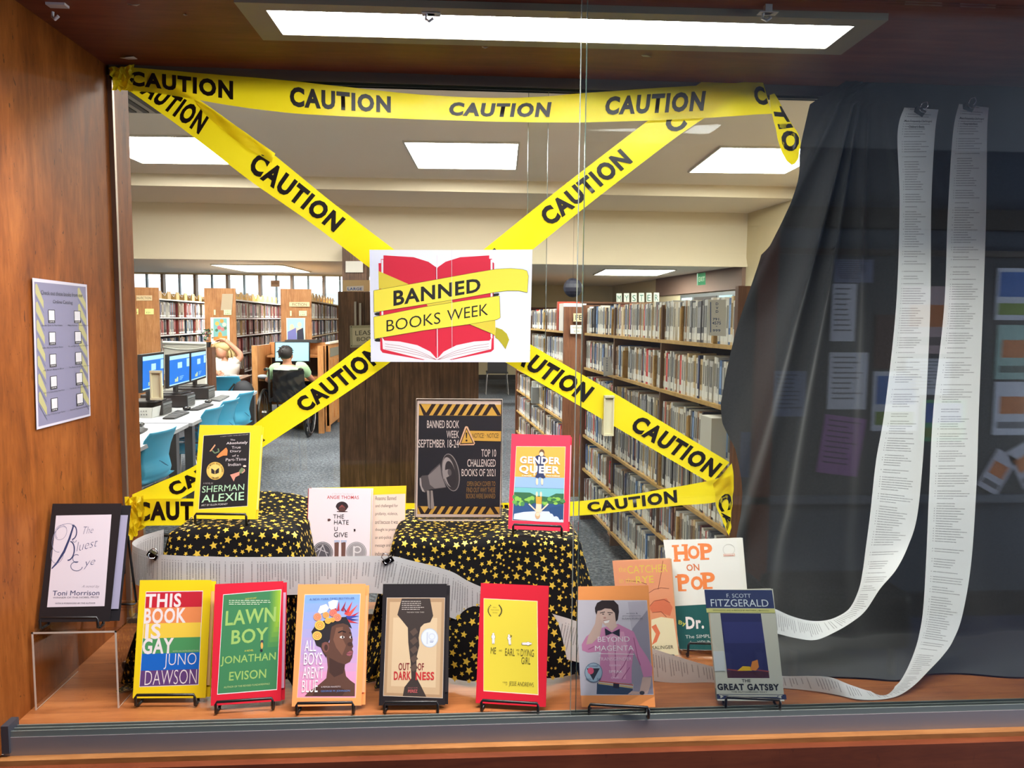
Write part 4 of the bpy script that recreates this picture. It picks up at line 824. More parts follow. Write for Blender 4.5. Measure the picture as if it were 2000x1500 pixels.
# -- poster in its slanted acrylic holder
PZ = 1.122; LP = Lean((811.7, 1012), (977.8, 1012), 782, PZ, 10)
t = thing('sign_holder', 'slanted clear acrylic sign holder on the right star fabric', 'sign holder', tuple(LP.p0))
b = MB(); LP.slab(b, -.01, 0, 1.015, 1.01, .0012, .0030, M_ACRYL); b.build('front_panel', t)
b = MB(); LP.slab(b, -.01, 0, 1.015, 1.01, -.0035, -.0018, M_ACRYL); b.build('back_panel', t)
bb = [LP.p0-LP.U*.002, LP.p0+LP.U*(LP.W+.003)]; m_ = LP.B*.03
b = MB(); b.hexa([bb[0]-LP.B*.012, bb[1]-LP.B*.012, bb[1]+LP.B*.05, bb[0]+LP.B*.05], (0, 0, -.003), M_ACRYL); b.build('base', t)
for a in ((-.01, 1.008, 1.015, 1.014, -.0035, .003), (-.012, 0, -.009, 1.01, -.003, .003), (1.013, 0, 1.016, 1.01, -.003, .003)): b = MB(); LP.slab(b, *a, M_ACRE); b.build('polished_edge', t)
b = MB(); b.hexa([bb[0]-LP.B*.0125, bb[1]-LP.B*.0125, bb[1]-LP.B*.012, bb[0]-LP.B*.012], (0, 0, -.003), M_ACRE); b.build('polished_edge', t)
t = thing('poster', 'dark poster with megaphone and yellow hazard stripes inside the acrylic holder', 'poster', tuple(LP.p0))
b = MB(); LP.slab(b, 0, .01, 1, 1, -.0012, 0, flat((224, 212, 210), .6)); b.build('paper', t)
s = Sheet(LP.p0, LP.U, LP.V, LP.N, C(5.359, 780, 760)); cr = (240, 234, 238); ye = (224, 182, 80)
s.poly([(205, 152), (1070, 165), (1050, 1312), (187, 1306)][::-1], (30, 31, 44)); 
def hazard(y0, y1, xl, xr, s_):
    s.poly([(xl, y0), (xr, y0+8), (xr-3, y1+4), (xl-2, y1)][::-1], ye); n = 20; w = (xr-xl)/n; dk = (40, 24, 26); h = y1-y0
    for i in range(n):
        x = xl+i*w; f = x < xl+85 or x > xr-120; dx = (h*.62 if f else -h*.62)
        if i % 2: continue
        xa, xb = x+8, x+8+w*1.08
        pts = [(xa-dx/2, y0+2), (xb-dx/2, y0+2), (xb+dx/2, y1), (xa+dx/2, y1)]
        s.poly([(min(max(a, xl), xr), b_) for a, b_ in pts][::-1], dk)
hazard(155, 275, 207, 1066, 1); hazard(1225, 1308, 190, 1048, 1)
s.text('BANNED BOOK', 290, 328, 626, 408, cr, .0); s.text('WEEK', 494, 436, 624, 512, cr, .0); s.text('SEPTEMBER 18-24', 200, 528, 622, 612, cr, .0)
s.poly([(700, 428), (1066, 434), (1062, 552), (700, 545)][::-1], (54, 34, 30)); s.poly([(700, 436), (1066, 441), (1062, 546), (700, 538)][::-1], ye); s.text('NOTICE! · NOTICE!', 765, 462, 1040, 512, (48, 34, 34), .005)
s.poly([(700, 388), (716, 392), (792, 566), (780, 586), (636, 588), (622, 574), (688, 394)][::-1], (240, 200, 170)); s.poly([(702, 402), (782, 572), (634, 578)][::-1], (50, 30, 30)); s.poly([(702, 420), (768, 562), (648, 566)][::-1], ye); s.poly([(692, 455), (712, 455), (706, 515), (698, 515)][::-1], (40, 26, 26)); s.ell(703, 538, 11, 11, (40, 26, 26), 12)
s.text('TOP 10', 858, 630, 1012, 708, cr, .0); s.text('CHALLENGED', 712, 734, 1008, 812, cr, .0); s.text('BOOKS OF 2021', 652, 836, 1005, 912, cr, .0)
for i, w in enumerate(('OPEN EACH COVER TO', 'FIND OUT WHY THESE', 'BOOKS WERE BANNED')): s.text(w, 708-i*4, 966+i*64, 1004, 1016+i*64, (168, 132, 70), -.005)
g1, g2, g3 = (140, 138, 146), (90, 88, 96), (56, 54, 60)
s.poly([(430, 780), (448, 740), (490, 1020), (440, 1045)][::-1], g3)
s.poly([(212, 930), (240, 905), (300, 900), (330, 860), (425, 775), (490, 1030), (380, 1045), (320, 1050), (265, 1082), (225, 1050), (212, 990)][::-1], g2); s.poly([(300, 905), (340, 870), (425, 790), (440, 900), (485, 1025), (370, 1040), (320, 1000)][::-1], g1); s.poly([(212, 930), (226, 930), (236, 1020), (268, 1078), (240, 1070), (214, 1000)][::-1], (180, 178, 186))
def rell(cx, cy, rx, ry, a, c): s.poly([(cx+rx*math.cos(t)*math.cos(a)-ry*math.sin(t)*math.sin(a), cy+rx*math.cos(t)*math.sin(a)+ry*math.sin(t)*math.cos(a)) for t in [2*PI*i/26 for i in range(26)]][::-1], c)
rell(540, 872, 88, 200, -.18, (150, 148, 156)); rell(538, 872, 80, 192, -.18, g3); rell(520, 868, 62, 158, -.18, (170, 168, 176)); rell(535, 890, 52, 140, -.18, (50, 48, 56)); s.poly([(448, 856), (510, 838), (530, 870), (520, 912), (462, 940)][::-1], (160, 158, 166)); rell(526, 872, 20, 36, -.1, (96, 94, 102))
s.poly([(288, 1062), (312, 1062), (326, 1230), (322, 1256), (300, 1240)][::-1], (160, 156, 160)); s.poly([(330, 1060), (348, 1062), (366, 1240), (345, 1258), (330, 1250)][::-1], (160, 156, 160)); s.poly([(312, 1062), (330, 1060), (330, 1250), (322, 1256)][::-1], (84, 80, 86))
s.mb.build('poster_print', t)
# ================================================================ CATALOG SHEET ON THE LEFT WALL
N = Vector((1, 0, 0)); O = Vector((XL+.004, 1.4, 1.5))
def wl(x, y, o=0): return onp(x, y, O+N*o, N)
t = thing('wall_notice', 'lavender catalog sheet with yellow stripes taped to the left wooden wall', 'poster', tuple(wl(120, 690)))
s = Sheet(O, (0, 1, 0), (0, 0, 1), N, C(3.75, 0, 500))
c4 = [(238, 160), (636, 210), (664, 1170), (270, 1272)]
q4 = [s.w(*p) for p in c4]; b = MB(); b.hexa(q4, N*-.0006, flat((176, 170, 182), .3)); b.build('laminated_sheet', t)
qq = Q(s, (250, 188), (628, 226), (655, 1158), (282, 1250)); qq.r(0, 0, 1, 1, (108, 104, 128))
for i in range(7):
    for a0, a1 in ((.02, .17), (.84, .99)):
        y = .02+i*.125; qq.p([(a0, y), (a0+.03, y-.01), (a1, y+.11), (a1, y+.165), (a0, y+.06)], (150, 144, 98))
        qq.p([(a0, y+.075), (a1, y+.19), (a1, y+.20), (a0, y+.085)], (84, 86, 108))
qq.t('Check out these books from our', .12, .055, .93, .085, (34, 32, 44)); qq.t('Online Catalog', .35, .118, .73, .15, (34, 32, 44))
caps = (('Gender Queer by Maia Kobabe', 'Absolutely True Diary'), ('Lawn Boy by Jonathan Evison', 'Me and Earl and the Dying Girl'), ("All Boys Aren't Blue", 'The Bluest Eye by Toni Morrison'), ('Out of Darkness Ashley Hope Perez', 'This Book is Gay by Juno Dawson'), ('The Hate U Give by Angie Thomas', 'Beyond Magenta by Susan Kuklin'))
for i in range(5):
    for j, a in enumerate((.26, .76)):
        y = .19+i*.158-(.0 if j else -.0)
        qq.r(a-.01, y, a+.12, y+.095, (30, 28, 34)); qq.r(a, y+.005, a+.11, y+.075, (180, 176, 180)); qq.t('SCAN ME', a+.01, y+.08, a+.10, y+.09, (200, 196, 200)); qq.t(caps[i][j], a-.14, y+.106, a+.26, y+.12, (44, 42, 54))
s.mb.build('sheet_print', t)
# ================================================================ RIBBONS: CAUTION TAPE AND PAPER STRIPS
def _tape():
    t = NT('caution_tape_film'); n = t.noise(t.coord((1, 1, 1)), 14, 3)
    t.l(t.ramp(n, [(.3, (244, 222, 30)), (.7, (250, 232, 50))]), t.b.inputs['Base Color']); t.b.inputs['Roughness'].default_value = .32
    t.b.inputs['Transmission Weight'].default_value = 0; t.bump(t.noise(t.coord((1, 1, 1)), 40, 3, .5, .6), .25, .002)
    tr = t.n('BsdfTranslucent'); tr.inputs[0].default_value = lin((250, 226, 30)); mx = t.n('MixShader'); mx.inputs[0].default_value = .45
    t.l(t.b.outputs[0], mx.inputs[1]); t.l(tr.outputs[0], mx.inputs[2]); t.l(mx.outputs[0], t.t.nodes['Material Output'].inputs[0]); return t.m
M_TAPE = _tape(); M_INK = flat((26, 18, 18), .4, name='tape_ink')
def crom(P, t):
    n = len(P)-1; i = min(int(t), n-1); f = t-i
    a, b, c, d = P[max(i-1, 0)], P[i], P[i+1], P[min(i+2, n)]
    return b+(c-a)*(f*.5)+(a*2-b*5+c*4-d)*(f*f*.5)+(b*3-a-c*3+d)*(f*f*f*.5)
class Ribbon:
    def __init__(s, pairs, Y, rip=.0008, seed=0):
        """pairs: (ux,uy,lx,ly[,Yu,Yl]) pixel positions of the two edges; Y depth"""
        s.A = []; s.B = []; s.rip = rip; s.seed = seed
        for p in pairs:
            ya, yb = (p[4], p[5]) if len(p) > 4 else (Y, Y)
            s.A.append(on(p[0], p[1], 1, ya)); s.B.append(on(p[2], p[3], 1, yb))
        s.n = len(pairs)-1; s.L = [0]
        N = 400; prev = None
        for i in range(N+1):
            c = (crom(s.A, i/N*s.n)+crom(s.B, i/N*s.n))/2
            if prev is not None: s.L.append(s.L[-1]+(c-prev).length)
            prev = c
        s.N = N
    def at(s, t, v, off=0):   # t in 0..n , v 0 upper .. 1 lower
        a, b = crom(s.A, t), crom(s.B, t); p = a*(1-v)+b*v
        r = s.rip*math.sin(t*5.1+s.seed)*math.cos(v*4+t*1.7+s.seed)
        d = (CO-p).normalized(); return p+Vector((0, 1, 0))*r+d*off
    def t_of_len(s, l):
        l = max(0, min(l, s.L[-1])); lo, hi = 0, s.N
        while hi-lo > 1:
            m = (lo+hi)//2
            if s.L[m] <= l: lo = m
            else: hi = m
        f = (l-s.L[lo])/max(s.L[hi]-s.L[lo], 1e-9); return (lo+f)/s.N*s.n
    def len_of_x(s, x):       # centre-line length where the picture x is reached
        best = min(range(s.N+1), key=lambda i: abs(px(s.at(i/s.N*s.n, .5))[0]-x)); return s.L[best]
    def surf(s, b, mat, du=.01, nv=6):
        nu = max(8, int(s.L[-1]/du)); b0 = len(b.v); b.grid(lambda u, v: s.at(u*s.n, v), nu, nv, mat)
        if b.uv is None: b.uv = [(0, 0)]*b0
        Ls = [(lambda q: s.L[int(q)]+(s.L[min(int(q)+1, s.N)]-s.L[int(q)])*(q-int(q)))(i/nu*s.N) for i in range(nu+1)]
        b.uv += [(Ls[i], j/nv) for j in range(nv+1) for i in range(nu+1)]
    def text(s, b, t, x0, x1, v0=.14, v1=.80, off=.05, mat=None, eps=.0018, sh=0, by_len=False):
        l0, l1 = (x0, x1) if by_len else (s.len_of_x(x0), s.len_of_x(x1)); vs, fs = glyphs(t, off, sh)
        b.add([s.at(s.t_of_len(l0+(l1-l0)*a), v1+(v0-v1)*c, eps) for a, c in vs], fs, mat or M_INK)
def tape(lab, pairs, Y, texts, rip=.0008, seed=0, extra=None):
    R_ = Ribbon(pairs, Y, rip, seed); b = MB(); R_.surf(b, M_TAPE)
    for x in texts: R_.text(b, *x)
    t = thing('caution_tape', lab, 'caution tape', tuple(R_.at(0, .5)), 'caution tape crossing the back glass')
    b.build('tape_strip', t, smooth=True); return R_, t
T1 = [(238, 130, 238, 176), (300, 135, 300, 181), (370, 141, 370, 192), (450, 148, 450, 206), (560, 157, 560, 220), (650, 167, 650, 226), (815, 184, 815, 233), (949, 191, 949, 237), (1050, 189, 1050, 239), (1139, 182, 1139, 239), (1280, 172, 1280, 235), (1400, 165, 1400, 229), (1462, 160, 1472, 224), (1490, 160, 1508, 222)]
R1, t1 = tape('horizontal caution tape along the top of the back glass', T1, 1.684, [('CAUTION', 253, 455, .16, .80), ('CAUTION', 566, 766, .17, .8), ('CAUTION', 879, 1077, .22, .8, .05, None, .0018, .15), ('CAUTION', 1183, 1377, .17, .78, .05, None, .0018, .15), ('C', 1474, 1497, .14, .72)])
rt = Ribbon([(1503, 186, 1513, 182), (1507, 220, 1534, 222), (1516, 255, 1552, 250), (1524, 290, 1563, 275), (1534, 310, 1560, 306), (1545, 323, 1553, 320)], 1.686, .002, 2); b = MB(); rt.surf(b, M_TAPE, .006)
rt.text(b, 'TIO', .028, rt.L[-1]*.82, .98, .14, .05, None, .0008, 0, True); b.build('hanging_tail', t1, smooth=True)
T2 = [(290, 138, 245, 172), (381, 190, 345, 243), (457, 243, 420, 300), (532, 300, 494, 357), (650, 396, 612, 439), (768, 486, 728, 528), (900, 586, 862, 630), (1040, 675, 1003, 717), (1200, 768, 1165, 812), (1340, 852, 1305, 895), (1425, 903, 1388, 944)]
R2, t2 = tape('diagonal caution tape from the upper left corner to the lower right', T2, 1.690, [('CAUTION', 222, 401, .20, .86), ('CAUTION', 494, 662, .16, .8), ('CAUTION', 742, 905, .16, .8), ('CAUTION', 984, 1152, .18, .84), ('CAUTION', 1240, 1400, .18, .82)], .0009, 1)
fr = Ribbon([(378, 192, 384, 204), (420, 218, 410, 232), (470, 252, 458, 272), (512, 282, 502, 300), (538, 300, 530, 318)], 1.686, .003, 4); b = MB(); fr.surf(b, M_TAPE, .006); b.build('folded_edge', t2, smooth=True)
T3 = [(1430, 120, 1462, 170), (1350, 174, 1388, 222), (1265, 236, 1306, 279), (1100, 363, 1140, 407), (945, 487, 983, 534), (820, 586, 858, 634), (680, 695, 718, 739), (502, 825, 540, 856), (381, 909, 415, 937), (300, 947, 322, 992), (258, 966, 268, 1028)]
R3, t3 = tape('diagonal caution tape from the upper right down to the lower left', T3[::-1], 1.693, [('CAUTION', 332, 505, .2, .82), ('CAUTION', 584, 742, .17, .8), ('CAUTION', 822, 978, .17, .8), ('CAUTION', 1062, 1225, .17, .8), ('C', 1300, 1328, .3, .9)], .0009, 2)
T6 = [(252, 985, 254, 1035), (285, 975, 285, 1027), (400, 974, 400, 1027), (600, 981, 600, 1028), (800, 983, 800, 1022), (980, 982, 985, 1013), (1115, 980, 1130, 1007), (1230, 966, 1242, 996), (1320, 951, 1330, 987), (1388, 938, 1398, 981), (1428, 925, 1430, 965)]
R6, t6 = tape('low horizontal caution tape behind the star fabric', T6, 1.681, [('CAUTION', 266, 455, .1, .82), ('CAUTION', 573, 765, .12, .82), ('CAUTION', 872, 1060, .12, .82), ('CAUTION', 1148, 1326, .14, .84, .05, None, .0018, .2)], .0012, 3)
rb = Ribbon([(1392, 945, 1430, 905), (1396, 962, 1433, 945), (1398, 985, 1431, 975), (1408, 1010, 1428, 1004), (1418, 1034, 1428, 1026), (1424, 1048, 1426, 1040)], 1.678, .003, 5); b = MB(); rb.surf(b, M_TAPE, .006)
rb.text(b, 'CA', .05, rb.L[-1]*.92, .95, .14, .05, None, .0008, 0, True); b.build('hanging_tail', t6, smooth=True)
# crumpled ends taped to the jamb
def crumple(lab, pts, Y, seed, par):
    r = random.Random(seed); b = MB(); n = 9; m_ = 7
    def f(u, v):
        P = bil(pts, u, v); i = int(u*n+.5); j = int(v*m_+.5); q = random.Random(seed*100+i*17+j)
        return on(P[0]+q.uniform(-3, 3), P[1]+q.uniform(-3, 3), 1, Y+q.uniform(-.008, .006))
    b.grid(f, n, m_, M_TAPE); b.build('crumpled_end', par)
crumple('', ((214, 133), (262, 126), (262, 178), (220, 176)), 1.683, 1, t1)
crumple('', ((246, 972), (282, 968), (282, 1030), (250, 1060)), 1.675, 2, t6)
# ---- the two-sheet poster over the crossing
YB_ = 1.672
t = thing('banner_poster', 'white two-sheet poster with red open book wrapped in yellow ribbon', 'poster', tuple(on(880, 600, 1, YB_)))
s = vplane(YB_, C(5.5556, 700, 460)); wm = flat((222, 222, 232), .4, name='poster_paper')
for a in (((120, 155), (1012, 158), (1014, 1374), (135, 1370)), ((1012, 158), (1888, 152), (1860, 1375), (1014, 1374))):
    b = MB(); b.hexa([s.w(*p) for p in a], (0, .0008, 0), wm); b.build('paper_sheet', t)
rd, yl, yd, yk, k = (206, 30, 56), (232, 214, 66), (214, 192, 60), (172, 160, 30), (26, 22, 22)
s.poly([(218, 300), (245, 300), (245, 255), (272, 255), (272, 215), (1420, 215), (1420, 252), (1450, 252), (1450, 292), (1468, 292), (1470, 1235), (1440, 1262), (1010, 1350), (860, 1330), (700, 1350), (262, 1272), (238, 1240)], rd)
def half(sx):   # white gap shapes
    f = (lambda x: x) if sx < 0 else (lambda x: 1705-x)
    s.poly([(f(278), 225-10), (f(600), 235), (f(760), 285), (f(845), 345), (f(852), 360), (f(852), 200), (f(272), 200)], (222, 222, 232))
    s.poly([(f(250), 262), (f(270), 262), (f(270), 1115), (f(250), 1115)], (226, 222, 226)); s.poly([(f(232), 300), (f(243), 300), (f(243), 380), (f(232), 380)], rd)
    s.poly([(f(262), 1110), (f(282), 1140), (f(450), 1150), (f(640), 1190), (f(780), 1260), (f(852), 1340), (f(852), 1352), (f(740), 1352), (f(265), 1232), (f(258), 1110)], (226, 220, 222))
    s.poly([(f(240), 1262), (f(265), 1272), (f(700), 1352), (f(700), 1368), (f(240), 1368)], (222, 222, 232))
    for o in (0, 28, 56): s.line([(f(290), 1175+o), (f(460), 1200+o), (f(640), 1250+o*.8), (f(780), 1310+o*.4), (f(848), 1348)], 3.5, (150, 50, 70))
    s.poly([(f(262), 1110), (f(286), 1140), (f(286), 1100)], rd)
half(-1); half(1)
s.line([(850, 350), (858, 1340)], 8, (230, 214, 220)); s.line([(842, 340), (842, 1200)], 4, (120, 20, 40))
s.poly([(218, 385), (540, 525), (540, 560), (222, 580)], yd); s.poly([(740, 745), (1010, 700), (1030, 735), (760, 778)], yd)
for q in ([(168, 850), (200, 835), (232, 832), (232, 868), (190, 866)], [(172, 1135), (205, 1115), (236, 1118), (236, 1152), (190, 1150)], [(1462, 632), (1520, 625), (1532, 636), (1515, 652), (1465, 660)]): s.poly(q, k)
s.poly([(1202, 960), (1485, 915), (1488, 1090), (1440, 1060)], yd); s.line([(1202, 962), (1440, 1062), (1488, 1090)], 3, k)
s.poly([(1490, 995), (1560, 1020), (1610, 1065), (1636, 1130), (1596, 1235), (1560, 1180), (1520, 1130), (1485, 1108)], yk)
def band(pts, c):
    s.line(pts+[pts[0]], 7, k); s.poly(pts, c)
band([(168, 598), (700, 505), (1250, 405), (1500, 365), (1650, 358), (1780, 368), (1828, 385), (1844, 440), (1832, 618), (1740, 598), (1620, 598), (1500, 612), (1000, 700), (170, 832)], yl)
band([(168, 885), (700, 778), (1200, 700), (1530, 655), (1538, 890), (1500, 912), (1200, 962), (700, 1030), (174, 1120)], yl)
s.textq('BANNED', [(380, 765), (1325, 610), (1325, 460), (380, 600)], k, .028); s.textq('BOOKS', [(305, 1045), (890, 955), (890, 830), (305, 918)], k, -.002); s.textq('WEEK', [(962, 928), (1408, 862), (1408, 738), (962, 812)], k, -.002)
s.poly([(1010, 160), (1014, 160), (1019, 1372), (1015, 1372)], (206, 200, 204))
s.mb.build('poster_print', t)
# ---- paper strips with printed lists
def _paper():
    t = NT('list_paper'); uv = t.n('UVMap'); sp = t.n('SeparateXYZ'); t.l(uv.outputs[0], sp.inputs[0]); x, v = sp.outputs[0], sp.outputs[1]
    row = t.math('MULTIPLY', x, 185.0); fr_ = t.math('FRACT', row); fl = t.math('FLOOR', row)
    wn = t.n('TexWhiteNoise', noise_dimensions='1D'); t.l(fl, wn.inputs['W']); rnd = wn.outputs[0]
    line = t.math('MULTIPLY', t.math('GREATER_THAN', fr_, .34), t.math('LESS_THAN', fr_, .68))
    ins = t.math('MULTIPLY', t.math('GREATER_THAN', v, .17), t.math('LESS_THAN', v, t.math('ADD', .45, t.math('MULTIPLY', rnd, .42))))
    bul = t.math('MULTIPLY', t.math('GREATER_THAN', v, .12), t.math('MULTIPLY', t.math('LESS_THAN', v, .14), t.math('GREATER_THAN', rnd, .4)))
    cx = t.n('CombineXYZ'); t.l(t.math('MULTIPLY', v, 70.0), cx.inputs[0]); t.l(fl, cx.inputs[1]); ln = t.n('TexNoise'); ln.inputs['Scale'].default_value = 1; ln.inputs['Detail'].default_value = 2; t.l(cx.outputs[0], ln.inputs['Vector'])
    wd = t.math('MULTIPLY', t.math('GREATER_THAN', ln.outputs[0], .42), t.math('GREATER_THAN', rnd, .16)); ink = t.math('MULTIPLY', line, t.math('MAXIMUM', t.math('MULTIPLY', ins, wd), bul))
    gap = t.math('GREATER_THAN', t.n('TexWhiteNoise', noise_dimensions='1D').outputs[0], -1)
    t.l(t.mix(t.math('MULTIPLY', ink, .62), lin((226, 226, 226)), lin((46, 44, 52))), t.b.inputs['Base Color']); t.b.inputs['Roughness'].default_value = .6
    tr = t.n('BsdfTranslucent'); tr.inputs[0].default_value = (.7, .7, .7, 1); mx = t.n('MixShader'); mx.inputs[0].default_value = .2
    t.l(t.b.outputs[0], mx.inputs[1]); t.l(tr.outputs[0], mx.inputs[2]); t.l(mx.outputs[0], t.t.nodes['Material Output'].inputs[0]); return t.m
M_LIST = _paper()
SA = [(1766, 210, 1833, 214, 1.60, 1.60), (1753, 262, 1826, 262, 1.592, 1.60), (1757, 400, 1819, 400, 1.59, 1.59), (1750, 600, 1817, 600, 1.575, 1.575), (1728, 800, 1808, 800, 1.55, 1.55), (1711, 900, 1802, 905, 1.535, 1.53), (1700, 1000, 1791, 1010, 1.515, 1.50), (1691, 1070, 1773, 1068, 1.50, 1.48), (1685, 1115, 1750, 1113, 1.49, 1.455), (1677, 1152, 1719, 1150, 1.48, 1.44), (1660, 1187, 1691, 1192, 1.47, 1.43), (1636, 1204, 1664, 1215, 1.46, 1.42), (1610, 1212, 1628, 1236, 1.45, 1.41), (1580, 1212, 1592, 1250, 1.44, 1.40), (1545, 1203, 1553, 1246, 1.42, 1.395), (1508, 1187, 1512, 1236, 1.405, 1.39), (1470, 1176, 1474, 1228, 1.395, 1.385)]
SB = [(1873, 203, 1931, 210, 1.61, 1.60), (1861, 262, 1928, 262, 1.6, 1.6), (1851, 420, 1926, 420, 1.585, 1.585), (1844, 600, 1920, 600, 1.57, 1.57), (1823, 800, 1912, 800, 1.54, 1.54), (1815, 950, 1907, 950, 1.50, 1.50), (1809, 1090, 1897, 1098, 1.46, 1.455), (1803, 1190, 1880, 1200, 1.42, 1.41), (1795, 1240, 1862, 1250, 1.395, 1.38), (1785, 1275, 1842, 1280, 1.375, 1.355), (1769, 1312, 1812, 1312, 1.35, 1.33), (1753, 1336, 1786, 1338, 1.33, 1.305), (1732, 1348, 1756, 1358, 1.315, 1.285), (1702, 1350, 1722, 1366, 1.31, 1.275), (1662, 1338, 1676, 1366, 1.30, 1.276), (1622, 1323, 1634, 1357, 1.305, 1.294), (1580, 1320, 1592, 1350, 1.315, 1.309), (1526, 1320, 1532, 1344, 1.33, 1.325), (1455, 1310, 1460, 1340, 1.34, 1.336), (1385, 1300, 1390, 1333, 1.355, 1.352), (1273, 1266, 1278, 1330, 1.37, 1.363), (1128, 1214, 1112, 1289, 1.385, 1.38), (1066, 1194, 1065, 1275, 1.392, 1.39), (930, 1142, 930, 1225, 1.395, 1.395), (878, 1115, 870, 1203, 1.395, 1.395), (800, 1094, 782, 1178, 1.39, 1.39), (757, 1086, 745, 1160, 1.385, 1.385), (640, 1087, 640, 1160, 1.385, 1.385), (493, 1088, 493, 1164, 1.385, 1.385), (416, 1087, 416, 1166, 1.385, 1.385), (330, 1084, 330, 1160, 1.39, 1.39), (290, 1078, 288, 1150, 1.41, 1.41), (258, 1062, 256, 1135, 1.46, 1.46), (280, 1046, 276, 1120, 1.52, 1.52), (320, 1034, 318, 1100, 1.56, 1.56)]
def strip(lab, P, heads):
    R_ = Ribbon(P, 1.5, 0); b = MB(); R_.surf(b, M_LIST, .006, 5)
    t = thing('paper_strip', lab, 'paper', tuple(R_.at(0, .5)), 'long printed paper strips')
    b.build('paper_ribbon', t, smooth=True); b = MB()
    # headline text runs across the strip near its top
    for i, w in enumerate(heads):
        vs, fs = glyphs(w, .01); l0 = .026+i*.012
        a0, a1 = (.14, .88) if i == 0 else (.28, .7)
        b.add([R_.at(R_.t_of_len(l0+.006*(1-c)), a0+(a1-a0)*a, .0006) for a, c in vs], fs, flat((60, 60, 66)))
    b.build('heading_print', t); return R_, t
RA, ta = strip('left paper strip of printed titles hanging over the black cloth', SA, ('Most Frequently Challenged', "Children's Books"))
RB, tb = strip('right paper strip trailing from the black cloth along the case floor', SB, ('Most Frequently Challenged', 'Young Adults Books'))
def clip(x, y, Y, lab, sc=1, tilt=0):
    p = on(x, y, 1, Y); t = thing('binder_clip', lab, 'clip', tuple(p), 'small black binder clips')
    M = Matrix.Translation(p) @ Matrix.Rotation(tilt, 4, 'Y'); w = .011*sc
    b = MB(); pr = [(-w, -.001, -.010*sc), (-w, -.006*sc, .003*sc), (-w, .006*sc, .003*sc)]
    a = [M @ Vector(q) for q in pr]; c = [M @ Vector((w, q[1], q[2])) for q in pr]
    b.add(a+c, [(0, 1, 4, 3), (1, 2, 5, 4), (2, 0, 3, 5), (0, 2, 1), (3, 4, 5)], M_GLOSSBLK); b.build('clamp_body', t)
    for sg, nm in ((1, 'wire_handle'), (-1, 'wire_handle')):
        b = MB(); zz = .003*sc; dy = -.006*sc
        pts = [(-.006*sc, dy, zz), (-.007*sc, dy-.003, zz+sg*.009*sc), (0, dy-.005, zz+sg*.0145*sc), (.007*sc, dy-.003, zz+sg*.009*sc), (.006*sc, dy, zz)]
        if sg < 0: pts = [(q[0], q[1], q[2]*.55) for q in pts]
        b.tube([M @ Vector(q) for q in pts], .0009, M_CHROME, 6); b.build(nm, t, smooth=True)
clip(1797, 216, 1.592, 'binder clip at the top of the left hanging paper strip', 1, .5); clip(1892, 208, 1.592, 'binder clip at the top of the right hanging paper strip', 1, .3)
clip(300, 1082, 1.40, 'binder clip on the paper strip at the left end of the star fabric', .9, .6); clip(757, 1092, 1.385, 'binder clip where the paper strip bends below the white novel', .9, -.5)
# ================================================================ BLACK DRAPE
def _drape():
    t = NT('black_drape_cloth'); n = t.noise(t.coord((1, 1, 1)), 260, 2)
    t.l(t.ramp(n, [(.3, (12, 12, 14)), (.7, (24, 24, 27))]), t.b.inputs['Base Color']); t.b.inputs['Roughness'].default_value = .9
    t.b.inputs['Sheen Weight'].default_value = .35; t.b.inputs['Sheen Roughness'].default_value = .5; return t.m
M_DRAPE = _drape()
OUT = [(1702, 128), (1640, 166), (1583, 203), (1570, 262), (1556, 330), (1540, 400), (1520, 440), (1492, 484), (1472, 500), (1462, 535), (1450, 590), (1436, 650), (1420, 730), (1410, 790), (1412, 825), (1428, 870), (1434, 960), (1436, 1060), (1440, 1200), (1446, 1340)]
def outx(y):
    for (x0, y0), (x1, y1) in zip(OUT, OUT[1:]):
        if y <= y1: return x0+(x1-x0)*(y-y0)/(y1-y0)
    return OUT[-1][0]
RID = [(-.47, .045, .028), (-.27, .04, .038), (-.165, .028, .024), (-.02, .03, .014), (.16, .07, .010), (.42, .08, .010)]
APX = on(1702, 110, 1, 1.655)
def dr(u, v):
    y = 128+(1340-128)*v; xl = outx(y); p = on(xl, y, 1, 1.655)
    zt = ZT-.03; z = zt+(ZC+.006-zt)*v if v < .995 else ZC+.004
    if v < .07: z = min(p.z, zt) 
    z = max(p.z, ZC+.004); x = p.x+(XR-.02-p.x)*u
    th = math.atan2(x-APX.x, APX.z+.05-z); rr = math.hypot(x-APX.x, APX.z+.05-z)
    d = 0
    for a, w, h in RID: d += h*math.exp(-((th-a)/w)**2)*min(rr/.35, 1.6)
    d += .004*math.sin(x*31+z*4)*min(rr/.4, 1)
    bot = max(0, (v-.72)/.28); pool = .30*bot**2.2
    return Vector((x-.04*bot*(1-u), 1.66-d*(1-.4*bot)-pool-.008*bot*math.sin(x*24), z))
b = MB(); b.grid(dr, 150, 130, M_DRAPE)
tag(b.build('black_drape', smooth=True), 'large black cloth draped with folds over the right end of the back glass', 'cloth')
